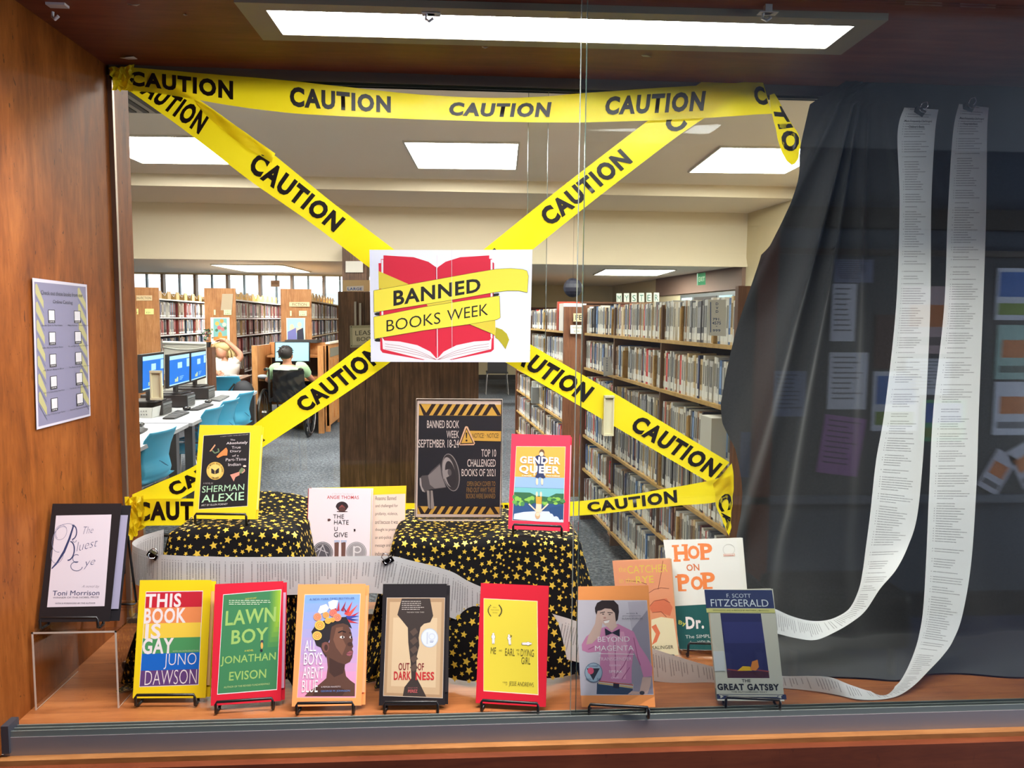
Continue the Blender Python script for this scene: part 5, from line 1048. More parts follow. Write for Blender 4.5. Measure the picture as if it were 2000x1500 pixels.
# ================================================================ LIBRARY BOOKCASES
AV = Vector((-.0685, .9977, 0)); DR = Vector((.9977, .0685, 0)); ZV = Vector((0, 0, 1))
def obx(b, P, A, D, a0, a1, d0, d1, z0, z1, m):
    q = [P+A*a0+D*d0, P+A*a1+D*d0, P+A*a1+D*d1, P+A*a0+D*d1]; q = [Vector((v.x, v.y, z0)) for v in q]; b.hexa(q, (0, 0, z1-z0), m)
SPN = [((236, 234, 230), 'white'), ((206, 204, 204), 'pale grey'), ((244, 240, 234), 'white'), ((110, 112, 122), 'grey'), ((196, 160, 130), 'beige'), ((48, 58, 100), 'navy'), ((196, 40, 38), 'red'), ((232, 206, 160), 'cream'), ((46, 44, 50), 'dark grey'), ((84, 120, 176), 'blue'), ((214, 216, 220), 'pale grey'), ((110, 56, 44), 'brown')]
def spine_mesh(name, col, w, h, d, label=True, low=False):
    b = MB(); m = flat(col, .45); b.box(-w/2, 0, 0, w/2, d, h, m)
    if label: b.box(-w*.46, -.0006, h*.06, w*.46, 0, h*(.22 if not low else .16), flat((246, 246, 244), .6))
    k = sum(col)
    b.box(-w*.3, -.0006, h*.36, w*.3, 0, h*.86, flat(tuple(max(0, v-105) for v in col) if k > 420 else tuple(min(255, v+70) for v in col), .5))
    me = bpy.data.meshes.new(name); me.from_pydata(b.v, [], b.f)
    for q in b.mats: me.materials.append(q)
    me.polygons.foreach_set('material_index', b.mi); me.update(); return me, b
CASES = [(spine_mesh('media_case', c, .021, .195, .14), c, n) for c, n in SPN]
BKC = [((150, 60, 54), 'dark red'), ((206, 200, 190), 'pale'), ((70, 62, 90), 'purple'), ((92, 74, 60), 'brown'), ((180, 150, 104), 'tan'), ((196, 196, 206), 'pale'), ((64, 84, 104), 'blue'), ((120, 44, 44), 'dark red'), ((216, 208, 196), 'pale'), ((60, 52, 50), 'dark'), ((150, 136, 120), 'tan')]
BKS = [(spine_mesh('shelf_book', c, .034, .225, .15, True, True), c, n) for c, n in BKC]
UN = ' first second third fourth fifth sixth seventh eighth ninth tenth eleventh twelfth thirteenth fourteenth fifteenth sixteenth seventeenth eighteenth nineteenth'.split(' ')
def ordinal(n):
    if n > 99: return 'one-hundred-'+ordinal(n-100) if n > 100 else 'one-hundredth'
    if n < 20: return UN[n]
    t_, u_ = divmod(n, 10); T_ = 'twenty thirty forty fifty sixty seventy eighty ninety'.split()[t_-2]
    return T_+'-'+UN[u_] if u_ else T_[:-1]+'ieth'
def fill(kit, P, A, D, out_az, a0, a1, z, w0, seed, indiv, name, cat, grp, where, par, gaps=(), weights=None, sd=.012):
    """stand cases side by side from a0 to a1 on the shelf at height z; the first `indiv` are things, the rest one stuff part"""
    r = random.Random(seed); a = a0; n = 0; st = MB(); made = []
    while a < a1:
        if any(g0 <= a < g1 for g0, g1 in gaps): a += .01; continue
        (me, mb), c, cn = r.choice(kit) if weights is None else r.choices(kit, weights)[0]
        sx = r.uniform(.75, 1.25); sz = r.uniform(.93, 1.04); w = w0*sx; pos = P+A*(a+w/2)+D*(sd+r.uniform(0, .008)); pos.z = z
        tilt = 0
        if n < indiv:
            o = bpy.data.objects.new(name, me); COL.objects.link(o); o.location = pos; o.rotation_euler = (0, 0, out_az); o.scale = (sx, 1, sz)
            tag(o, None, cat, '%s %s' % (cn, grp)); made.append((o, cn))
        else:
            M = Matrix.Translation(pos) @ rotz(out_az) @ Matrix.Diagonal((sx, 1, sz, 1)); b0 = len(st.v)
            st.v += [tuple(M @ Vector(v)) for v in mb.v]; st.f += [tuple(i+b0 for i in f) for f in mb.f]; st.mi += [st.m(mb.mats[i]) for i in mb.mi]
        a += w+.0008; n += 1
    for i, (o, cn) in enumerate(made): o['label'] = '%s-spined %s' % (cn, where % ordinal(i+1))
    if st.v: tag(st.build(name+'_row', par), kind='stuff')
def bookcase(lab, P, A, D, L, lev, dep, H, mend, mshelf, near=True, far=True, topb=None, name='bookcase', nw=0):
    t = thing(name, lab, 'bookcase', tuple(P))
    b = MB(); obx(b, P, A, D, 0, L, dep-.01, dep, .05, H-.05, flat((84, 58, 46), .7)); b.build('back_panel', t)
    for z in lev:
        b = MB(); obx(b, P, A, D, 0, L, 0, dep, z-.018, z, mshelf); b.build('shelf', t)
    if topb is not None: b = MB(); obx(b, P, A, D, 0, L, -.01, dep, H-.02, H, topb); b.build('top_board', t)
    if near: b = MB(); obx(b, P, A, D, -.03, 0, -.01-nw, dep+.02, 0, near if near is not True else H, mend); b.build('end_panel', t)
    if far: b = MB(); obx(b, P, A, D, L, L+.03, -.01, dep+.02, 0, H, mend); b.build('end_panel', t)
    for k in range(1, int(L/.92)+1):
        if k*.92 < L-.1: b = MB(); obx(b, P, A, D, k*.92-.008, k*.92+.008, .002, dep, .05, H-.03, flat((110, 80, 56), .6)); b.build('upright', t)
    return t
LEV = [.15, .41, .67, .93, 1.19, 1.45]
OZ = ['bottom', 'fifth', 'fourth', 'third', 'second', 'top']
PB = Vector((1.105, 2.95, 0)); LB = 2.67
tB = bookcase('long brown bookcase of discs at the right, nearest the glass', PB, AV, DR, LB, LEV, .26, 1.66, M_ENDDK, M_TAN, near=1.69, nw=.0)
PA = Vector((.872, 6.38, 0)); LA = 2.9
tA = bookcase('second brown bookcase farther along the right aisle', PA, AV, DR, LA, LEV, .26, 1.62, M_ENDDK, M_TAN, near=1.66)
azr = math.atan2(-AV.y, -AV.x)
wt = [8, 5, 8, 3, 3, 3, 1.3, 4, 4, 2.5, 5, 2]
gp = [(.93, .99), (.62, .66), (.22, .30), (1.9, 1.96)]
for i, z in enumerate(LEV):
    ind = {5: 115, 4: 115, 3: 70}.get(i, 0)
    fill(CASES, PB+AV*LB, -AV, DR, azr, .02, LB-.02, z, .021, 40+i, ind, 'media_case', 'disc case', 'cases on the %s shelf of the near right bookcase' % OZ[i], 'disc case, %%s from the far end of the %s shelf, near right bookcase' % OZ[i], tB, gp if i == 5 else [(.5+.13*i, .58+.13*i), (1.6, 1.65)], wt)
    fill(CASES, PA, AV, DR, azr, .02, LA-.02, z, .021, 60+i, 0, 'media_case', 'disc case', '', '', tA, [(1.0, 1.06)], wt)
# tan book supports standing between the cases
def support(P, A, D, a, z, w, par):
    b = MB(); obx(b, P, A, D, a, a+.004, .0, .13, z, z+.17, M_TAN); obx(b, P, A, D, a, a+w, .01, .014, z+.002, z+.16, M_TAN); b.build('book_support', par)
for a, i in ((.93, 5), (.63, 5), (.23, 5), (1.9, 5), (1.02, 4), (1.62, 4), (.5, 3), (.90, 2), (.6, 1)): support(PB, AV, DR, a, LEV[i], .045, tB)
for a, i in ((1.01, 5), (1.01, 4), (1.01, 2)): support(PA, AV, DR, a, LEV[i], .045, tA)
# signs on and around the right bookcases
def plate(name, lab, cat, quad, Y, col, texts, th=.004, par=None, grp=None):
    """small sign: quad TL TR BR BL in photo pixels on the vertical plane at Y"""
    s = vplane(Y); q = [s.w(*p) for p in quad]; t = thing(name, lab, cat, tuple(q[3]), grp)
    b = MB(); b.hexa(q, (0, th, 0), flat(col, .55)); b.build('board', t)
    for it in texts:
        w, x0, y0, x1, y1, c = it[:6]; s.textq(w, [(x0, y1), (x1, y1+(it[7] if len(it) > 7 else 0)), (x1, y0+(it[7] if len(it) > 7 else 0)), (x0, y0)], c, it[6] if len(it) > 6 else 0)
    if texts: s.mb.build('lettering', t)
    return t
nv = (40, 66, 120)
plate('shelf_sign', 'white sign with blue shelf numbers at the right end of the top disc shelf', 'sign', [(1383, 586), (1418, 585), (1418, 657), (1384, 655)], 2.93, (198, 202, 212), [('D', 1398, 591, 1403, 596, nv, .02), ('V', 1398, 599, 1403, 604, nv, .02), ('D', 1398, 606, 1403, 611, nv, .02), ('791.', 1392, 621, 1408, 626, nv, .02), ('4575', 1391, 628, 1408, 634, nv, .02), ('-', 1398, 637, 1401, 638, nv), ('999', 1392, 643, 1407, 648, nv, .02), ('I', 1387, 590, 1389, 649, (70, 96, 150), .05)])
plate('shelf_sign', 'small white sign reading TV SHOWS hanging from the second disc shelf', 'sign', [(1177, 698), (1193, 696), (1197, 732), (1179, 735)], 4.75, (206, 208, 214), [(c, 1184, 699+i*4.6, 1187, 702.4+i*4.6, nv, .02) for i, c in enumerate('TV SHOW'.replace(' ', ''))])
plate('end_sign', 'tan sign with the letters FE on the brown bookcase end', 'sign', [(1120, 612), (1138, 612), (1138, 628), (1120, 628)], 6.33, (190, 176, 140), [('FE', 1124, 615, 1137, 625, (40, 36, 34), .02)])
plate('end_sign', 'small white paper sign under the tan FE sign', 'sign', [(1114, 635), (1138, 635), (1138, 652), (1114, 652)], 6.33, (214, 208, 196), [('PAPERBACK', 1118, 638, 1136, 642, (60, 56, 56)), ('BOOKS', 1121, 645, 1133, 649, (60, 56, 56))])
for i, ch in enumerate('MYSTER'):
    x = 1204+i*14.6; plate('letter_card', 'pale card with the letter %s on top of the far bookcase' % ch, 'letter card', [(x, 573-i*.3), (x+10.5, 573-i*.3), (x+10.5, 591-i*.3), (x, 591-i*.3)], 8.95, (196, 204, 196), [(ch, x+2, 577-i*.3, x+8.5, 589-i*.3, (40, 96, 84), .0)], grp='letter cards spelling a word on the far bookcase')
t = thing('bookcase', 'dark far bookcase carrying the letter cards', 'bookcase', (2, 9.1, 0))
b = MB(); zc_ = on(1240, 590.3, 1, 8.95).z; b.box(1.3, 8.98, 0, 3.3, 9.0, zc_-.02, M_ENDDK); b.box(1.3, 9.25, 0, 3.3, 9.28, zc_-.02, M_ENDDK); b.build('side_panel', t); b = MB(); b.box(1.28, 8.94, zc_-.02, 3.32, 9.3, zc_, M_ENDDK); b.build('top_board', t)
plate('exit_sign', 'green exit sign on the brown band of the east wall', 'exit sign', [(1363, 534), (1378, 532), (1378, 556), (1363, 557)], 11.9, (60, 150, 110), [('EXIT', 1364.5, 541, 1376.5, 550, (210, 236, 214), .02, -1)], .05)
p = on(1119, 562, 1, 10); t = thing('hanging_ball', 'black faceted ball hanging in front of the far beige wall', 'ball', tuple(p))
b = MB(); b.sphere(p, .13, flat((26, 28, 44), .5), 12, 8); b.build('ball', t); b = MB(); b.tube([p+Vector((0, 0, .12)), Vector((p.x, p.y, 3.4))], .002, M_BLACK, 4); b.build('cord', t)
# loose cases and binders standing out of the rows
def loose(name, lab, P, A, D, a, z, w, h, d, col, cat='book', out=0.0):
    b = MB(); obx(b, P, A, D, a, a+w, -out, d, z+.001, z+h, flat(col, .5)); o = b.build(name); tag(o, lab, cat); return o
loose('binder', 'tall red binder on the top shelf of the far right bookcase', PA, AV, DR, .30, 1.45, .05, .26, .2, (170, 60, 40))
loose('boxed_set', 'large white boxed volume on the top shelf of the far right bookcase', PA, AV, DR, .04, 1.45, .2, .24, .2, (222, 216, 210))
loose('boxed_set', 'white boxed volume sticking out of the lower shelf behind the right tape', PB, AV, DR, .10, .93, .12, .21, .22, (214, 212, 206), out=.05)
loose('grey_box', 'grey box with pink sticker sticking out of the far bookcase beside the aisle', PA, AV, DR, 1.3, .67, .10, .17, .2, (130, 132, 136), 'box', .06)
loose('white_box', 'narrow white box on the far bookcase beside the grey box', PA, AV, DR, 1.5, .67, .04, .22, .2, (224, 222, 218), 'box', .03)
# left bookcases
DL = Vector((-.9977, -.0685, 0)); azl = math.atan2(AV.y, AV.x)
XSt = [-4.36, -3.285, -2.21]; nm = ['left', 'middle', 'right']
WT = flat((226, 224, 222), .5, name='white_top')
LV = [.44, .72, 1.0, 1.27, 1.53]
for k, X in enumerate(XSt):
    P = Vector((X, 11.03, 0))
    t = bookcase('%s of the three oak bookcases under the window row' % ('leftmost', 'middle', 'rightmost')[k], P, AV, DL, 4.1, LV, .40, 1.80, M_END, WT if k < 2 else M_TAN, near=1.955, topb=WT if k < 2 else M_TAN, nw=0)
    for i, z in enumerate(LV):
        ind = 33 if i >= 2 else 0
        sh_ = ('', '', 'third', 'second', 'top')[i]
        fill(BKS, P, AV, DL, azl, .02+.0, 4.05, z, .034, 100+k*10+i, ind, 'shelf_book', 'book', 'books on the %s shelf of the %s oak bookcase' % (sh_, nm[k]), 'book, %%s from the near end of the %s shelf, %s oak bookcase' % (sh_, nm[k]), t, [(j*.45+.32, j*.45+.45) for j in range(9)], None, .01)
    r = random.Random(k)
    for j in range(9):
        a = .15+j*.42; zt = 1.80; w = .14
        b = MB(); obx(b, P, AV, DL, a, a+w, .05, .06, zt, zt+.12, M_TAN); obx(b, P, AV, DL, a+w, a+w+.006, .05, .25, zt, zt+.10, M_TAN); b.tube([P+AV*(a+w)+DL*.05+ZV*(zt+.1), P+AV*(a+w+.14)+DL*.05+ZV*(zt+.05), P+AV*(a+w+.2)+DL*.05+ZV*(zt+.09)], .004, M_STEEL, 5)
        tag(b.build('book_support'), 'tan metal book support, %s from the near end on top of the %s oak bookcase' % (UN[j+1], nm[k]), 'book support', 'tan supports on top of the %s oak bookcase' % nm[k])
dk = (60, 50, 44)
plate('end_sign', 'tan NON-FICTION sign on the leftmost oak end panel', 'sign', [(257.5, 577), (297, 577), (297, 587), (257.5, 587)], 10.98, (214, 190, 150), [('NON-FICTION', 260, 579.5, 295, 584.5, dk)])
for x, lab in ((258, 'yellow label at the left of the leftmost oak end panel'), (283, 'yellow label at the right of the leftmost oak end panel')): plate('end_label', lab, 'label', [(x, 603), (x+(12 if x < 260 else 17), 603), (x+(12 if x < 260 else 17), 614), (x, 614)], 10.98, (226, 230, 150), [('321', x+2, 609, x+10, 612, dk)])
for x, lab in ((406, 'left green label on the middle oak end panel'), (437, 'right green label on the middle oak end panel'), (554.5, 'left green label on the rightmost oak end panel'), (584, 'right green label on the rightmost oak end panel')):
    y = 605 if x < 500 else 607; plate('end_label', lab, 'label', [(x, y), (x+15, y), (x+15, y+10), (x, y+10)], 10.98, (206, 222, 176), [('ABC', x+2, y+1.5, x+13, y+3.5, (90, 140, 90)), ('DEF', x+3, y+6, x+12, y+8.5, dk)])
plate('end_sign', 'tan FICTION sign on the rightmost oak end panel', 'sign', [(565, 590), (604.5, 590), (604.5, 599), (565, 599)], 10.97, (214, 190, 150), [('FICTION', 571, 592, 599, 597.5, dk, .0)])
plate('blank_sheet', 'plain brown sheet at the top of the middle oak end panel', 'paper', [(434, 574), (455, 574), (453, 606), (431, 606)], 10.985, (176, 158, 134), [])
plate('hanging_sign', 'small brown sign hanging before the window row', 'sign', [(529, 548), (546, 548), (546, 560), (529, 560)], 12.5, (176, 140, 110), [('FICTION', 531, 552, 543, 556, dk)])
t = [o for o in COL.objects if o.name == 'hanging_sign'][0]; p = on(537, 548, 1, 12.5)
b = MB(); b.tube([p, Vector((p.x, 12.5, 2.42))], .003, M_STEEL, 5); b.build('hanging_rod', t)
# art prints (plain stand-ins)
s = vplane(10.975); t = thing('art_print', 'framed print of yellow flowers on the middle oak end panel', 'picture', tuple(s.w(425, 660)))
q = [s.w(*p) for p in ((411, 620), (448, 620), (449, 671), (412, 672))]; b = MB(); b.hexa(q, (0, .01, 0), flat((238, 230, 214))); b.build('mount', t); s = vplane(10.97)
s.poly([(417, 622), (443, 622), (444, 665), (417, 665)], (120, 176, 176)); s.poly([(417, 658), (444, 656), (444, 665), (417, 665)], (214, 132, 60)); s.ell(430, 655, 4, 7, (226, 150, 70), 10)
for x, y, rr, c in ((424, 632, 4, (220, 170, 80)), (433, 627, 4, (214, 150, 70)), (438, 634, 4, (230, 214, 190)), (428, 640, 4, (190, 100, 110)), (435, 643, 4, (200, 120, 120)), (423, 645, 3, (70, 110, 80)), (440, 641, 3, (80, 120, 90))): s.ell(x, y, rr, rr, c, 9)
s.mb.build('print', t)
s = vplane(10.975); t = thing('art_print', 'print of standing figures on the rightmost oak end panel', 'picture', tuple(s.w(578, 660)))
q = [s.w(*p) for p in ((559, 621), (596, 621), (596, 668), (560, 668))]; b = MB(); b.hexa(q, (0, .01, 0), flat((238, 228, 206))); b.build('mount', t); s = vplane(10.97)
s.poly([(561, 622), (594, 622), (594, 666), (561, 666)], (160, 196, 206)); s.poly([(566, 640), (590, 640), (590, 650), (566, 650)], (206, 190, 170)); s.poly([(562, 648), (578, 640), (580, 666), (562, 666)], (110, 110, 170)); s.poly([(580, 646), (592, 640), (594, 666), (580, 666)], (40, 40, 60)); s.ell(570, 638, 4, 5, (226, 196, 160), 9); s.ell(585, 634, 4, 5, (226, 196, 170), 9)
s.mb.build('print', t)
# pillar, LARGE sign, walnut cabinet
p, q = on(669, 569, 1, 11.3), on(716, 510, 1, 11.3)
b = MB(); b.box(p.x, 11.3, 0, q.x, 11.6, 2.6, M_WALNUT); struct('wall_pillar', b)
plate('pillar_panel', 'pale blank panel on the dark pillar', 'panel', [(675, 510), (709, 510), (709, 532), (675, 532)], 11.27, (196, 190, 182), [])
plate('large_print_sign', 'tan header board with the blue word LARGE above the walnut cabinet', 'sign', [(669.5, 547), (722, 547), (722, 569), (669.5, 569)], 4.9, (196, 172, 132), [], .02)
plate('large_label', 'white label with blue LARGE lettering on the tan header board', 'sign', [(677, 559.5), (710, 558), (710, 568), (677, 568)], 4.88, (214, 216, 222), [('LARGE', 679, 561.5, 707, 567, (60, 100, 170), .03)])
p, q = on(660, 569.5, 1, 4.5), on(935, 705, 1, 4.5)
t = thing('walnut_cabinet', 'large dark walnut cabinet behind the poster crossing', 'cabinet', (p.x, 4.5, 0))
cw = q.x-p.x
b = MB(); b.box(p.x, 4.52, .0, q.x, 5.0, p.z, M_WALNUT); b.build('body', t)
for a, c in ((0, .185), (.187, .43), (.432, .72), (.722, 1)):
    b = MB(); b.box(p.x+cw*a, 4.5, .0, p.x+cw*c-.001, 4.52, p.z, M_WALNUT); b.build('front_panel', t)
for x in (694, 703.5):
    h0, h1 = on(x, 655, 1, 4.47), on(x, 589+ (x-694)*.3, 1, 4.47); b = MB(); b.box(h0.x-.006, 4.475, h0.z, h0.x+.006, 4.487, h1.z, M_STEEL); b.box(h0.x-.003, 4.487, h0.z+.02, h0.x+.003, 4.5, h0.z+.03, M_STEEL); b.box(h0.x-.003, 4.487, h1.z-.03, h0.x+.003, 4.5, h1.z-.02, M_STEEL); b.build('bar_handle', t)
s = vplane(4.44); t = thing('leased_sign', 'pale screwed sign reading LEASED BOOKS on the walnut cabinet', 'sign', tuple(s.w(710, 660)))
q = [s.w(*p) for p in ((683, 636), (752, 634), (752, 678), (684, 679))]; b = MB(); b.hexa(q, (0, .004, 0), flat((150, 150, 128), .3)); b.build('plate', t)
s.poly([(688, 641), (750, 639), (750, 673), (689, 674)], (186, 184, 164)); s.textq('LEASED', [(694, 655), (742, 653), (742, 645), (694, 646)], (30, 34, 34), .0); s.textq('BOOKS', [(697, 666.5), (740, 665), (740, 657.5), (697, 658.5)], (30, 34, 34), .0); s.ell(686, 638.5, 1.2, 1.2, (40, 40, 40), 8); s.ell(686.5, 675.5, 1.2, 1.2, (40, 40, 40), 8); s.mb.build('lettering', t)
# ================================================================ COMPUTER TABLES
TZ = .73; M_TBL = flat((196, 198, 202), .4, name='table_laminate'); M_TEDGE = flat((150, 152, 158), .5); M_LEG = flat((96, 98, 104), .4, .5, name='grey_leg')
def table(lab, c, h, top, edge, legs, lm, name='table', lr=.03):
    """c: 4 corners of the top (x,y)"""
    t = thing(name, lab, 'table', (c[0][0], c[0][1], 0)); b = MB()
    b.hexa([(x, y, h-.028) for x, y in c], (0, 0, .026), edge); b.hexa([(x, y, h-.002) for x, y in c], (0, 0, .002), top); b.build('table_top', t, bevel=.004)
    for x, y in legs: b = MB(); b.box(x-lr, y-lr, 0, x+lr, y+lr, h-.028, lm); b.build('leg', t)
    return t
table('near white computer table at the left edge of the glass', [(-2.95, 4.35), (-1.99, 4.45), (-2.10, 5.80), (-2.95, 5.78)], TZ, M_TBL, M_TEDGE, [(-2.08, 4.6), (-2.17, 5.68), (-2.85, 4.5), (-2.85, 5.6)], M_LEG)
table('long white computer table carrying three monitors', [(-2.95, 5.83), (-2.085, 5.84), (-2.28, 8.38), (-2.98, 8.36)], TZ, M_TBL, M_TEDGE, [(-2.14, 5.93), (-2.31, 8.28), (-2.85, 5.95), (-2.9, 8.25)], M_LEG)
def zq(pts, z): return [on(x, y, 2, z) for x, y in pts]
M_PC = flat((30, 26, 28), .4, name='black_plastic'); M_SIL = flat((150, 150, 150), .35, .6)
ordn = ('nearest', 'middle', 'farthest')
for i, (x, y) in enumerate(((317.6, 812), (366, 796.5), (407, 780.5))):
    p = on(x, y, 2, TZ); W_ = .23 if i < 2 else .24; H_ = .115; Dp = .40 if i < 2 else .33
    t = thing('desktop_computer', '%s black desktop computer lying under its monitor' % ordn[i], 'computer', tuple(p), 'computers on the long white table')
    A_ = Vector((-.05, .9987, 0)); N_ = Vector((.9987, .05, 0)); o0 = p
    b = MB(); b.hexa([o0+ZV*.004, o0+A_*W_+ZV*.004, o0+A_*W_-N_*Dp+ZV*.004, o0-N_*Dp+ZV*.004], (0, 0, H_), M_PC); b.build('case', t, bevel=.006)
    for k in range(6):
        b = MB(); z0 = .012+k*.011; b.hexa([o0+N_*.001+A_*.01+ZV*z0, o0+N_*.001+A_*(W_-.01)+ZV*z0, o0+N_*.004+A_*(W_-.01)+ZV*z0, o0+N_*.004+A_*.01+ZV*z0], (0, 0, .006), M_SIL); b.build('vent_slat', t)
    b = MB(); b.hexa([o0+N_*.001+A_*.008+ZV*.082, o0+N_*.001+A_*(W_-.008)+ZV*.082, o0+N_*.005+A_*(W_-.008)+ZV*.082, o0+N_*.005+A_*.008+ZV*.082], (0, 0, .018), flat((110, 112, 114), .4)); b.build('port_strip', t)
MON = (((278.5, 697, 763), (319, 691.5, 752.5), 6.06, 6.45), ((331, 696.4, 754.8), (369.5, 690.5, 744.6), 6.74, 7.12), ((373.5, 690, 743.5), (401.5, 685.7, 734.4), 7.44, 7.80))
def screen(t, q, n, m, cols, bez=.018, th=.03):
    """q TL TR BR BL of the lit area (3D), n outward normal"""
    u = (q[1]-q[0]).normalized(); v = ZV; o = [q[0]-u*bez+v*bez, q[1]+u*bez+v*bez, q[2]+u*bez-v*bez, q[3]-u*bez-v*bez]
    b = MB(); b.hexa([p-n*.002 for p in o], -n*th, M_PC); b.build('housing', t)
    b = MB(); b.face([p+n*.0005 for p in q], cols); return b
def bilin(q, a, c): return (q[0]*(1-a)+q[1]*a)*(1-c)+(q[3]*(1-a)+q[2]*a)*c
M_SCB = flat((24, 96, 186), .3, emit=.7, name='screen_blue'); M_SCW = flat((150, 190, 226), .3, emit=.7, name='screen_pale'); M_SCK = flat((140, 206, 238), .3, emit=.72, name='screen_sky')
for i, (l, r_, Yl, Yr) in enumerate(MON):
    q = [on(l[0], l[1], 1, Yl), on(r_[0], r_[1], 1, Yr), on(r_[0], r_[2], 1, Yr), on(l[0], l[2], 1, Yl)]
    u = q[1]-q[0]; u.z = 0; n = Vector((u.y, -u.x, 0)).normalized(); mid = (q[2]+q[3])/2
    t = thing('monitor', '%s computer monitor with a blue login screen' % ordn[i], 'monitor', (mid.x, mid.y, TZ+.12), 'monitors on the long white table')
    b = screen(t, q, n, None, M_SCB)
    def qd(a0, c0, a1, c1, m): b.face([bilin(q, a0, c0)+n*.0012, bilin(q, a1, c0)+n*.0012, bilin(q, a1, c1)+n*.0012, bilin(q, a0, c1)+n*.0012], m)
    qd(0, 0, 1, .13, M_SCW); qd(0, .96, 1, 1, M_SCW); qd(.4, .25, .62, .45, M_SCW); qd(.86, .16, 1, .45, M_SCW); qd(.84, .02, .9, .1, flat((60, 60, 70)))
    vs, fs = glyphs('sdl', .02); b.add([bilin(q, .26+.16*a, .90-.16*c)+n*.0014 for a, c in vs], fs, flat((214, 220, 120), .4, emit=.5))
    for k in range(3): qd(.5, .74+k*.05, .7-k*.04, .755+k*.05, M_SCW)
    b.build('display', t)
    b = MB(); bz = TZ+.121; b.box(mid.x-.05, mid.y-.03, bz, mid.x-.025, mid.y+.03, q[3].z+.05, M_PC); b.build('neck', t)
    b = MB(); b.box(mid.x-.16, mid.y-.12, bz, mid.x+.06, mid.y+.12, bz+.012, M_PC); b.build('foot', t, bevel=.004)
for i, (qq_, lab) in enumerate(((((317.5, 819.5), (341, 819.5), (370, 807.5), (347, 803.6)), 'black keyboard before the nearest monitor'), (((370, 802.5), (387, 802.5), (417, 792), (401.5, 789)), 'black keyboard before the middle monitor'), (((409, 782.5), (430, 785), (448.5, 775), (434, 773)), 'grey keyboard before the farthest monitor'), (((262, 853), (276, 848), (289, 840), (268, 836)), 'black keyboard cut off by the wooden jamb at the left'))):
    q = zq(qq_, TZ); c = (90, 90, 92) if i == 2 else (34, 32, 34)
    t = thing('keyboard', lab, 'keyboard', tuple(q[0]), 'keyboards on the white tables')
    b = MB(); b.hexa([p+ZV*.002 for p in q], (0, 0, .012), flat(c)); b.build('case', t); b = MB(); kc = flat(tuple(v+30 for v in c))
    for rr in range(4):
        for cc in range(12):
            a0, a1, c0, c1 = .04+cc*.078, .04+cc*.078+.06, .1+rr*.22, .1+rr*.22+.16; b.hexa([bilin(q, a0, c0)+ZV*.014, bilin(q, a1, c0)+ZV*.014, bilin(q, a1, c1)+ZV*.014, bilin(q, a0, c1)+ZV*.014], (0, 0, .003), kc)
    tag(b.build('keys', t), kind='stuff')
for x, y, lab in ((365, 801.5, 'black mouse beside the nearest keyboard'), (407, 788, 'black mouse beside the middle keyboard'), (273, 834, 'black mouse at the left jamb')):
    p = on(x, y, 2, TZ); b = MB(); b.sphere(p+ZV*.018, .045, M_GLOSSBLK, 12, 8, (.7, 1.15, .4)); tag(b.build('computer_mouse', smooth=True), lab, 'mouse', 'mice on the white tables')
p = zq(((256, 823), (296, 823), (297, 806), (256, 806)), TZ)
t = thing('white_basket', 'white perforated plastic basket on the table by the jamb', 'basket', tuple(p[0])); wb = flat((216, 216, 214), .4)
b = MB(); c0 = (p[0]+p[2])/2; hx_, hy_ = .11, .085
for sx, sy in ((1, 0), (-1, 0), (0, 1), (0, -1)):
    o_ = [Vector((c0.x+sx*hx_-sy*hx_, c0.y+sy*hy_-sx*hy_, TZ+.001)), Vector((c0.x+sx*hx_+sy*hx_, c0.y+sy*hy_+sx*hy_, TZ+.001))]
    b.hexa([o_[0], o_[1], o_[1]+(o_[1]-c0)*.15+ZV*.085, o_[0]+(o_[0]-c0)*.15+ZV*.085], (-sx*.003, -sy*.003, 0), wb)
b.box(c0.x-hx_, c0.y-hy_, TZ+.001, c0.x+hx_, c0.y+hy_, TZ+.004, wb); b.build('tub', t)
b = MB()
for k in range(9): b.box(c0.x-.09+k*.02, c0.y-hy_-.013, TZ+.055, c0.x-.082+k*.02, c0.y-hy_-.006, TZ+.062, flat((120, 120, 120))); b.box(c0.x-.09+k*.02, c0.y-hy_-.009, TZ+.025, c0.x-.082+k*.02, c0.y-hy_-.002, TZ+.034, flat((120, 120, 120)))
tag(b.build('perforations', t), kind='stuff')
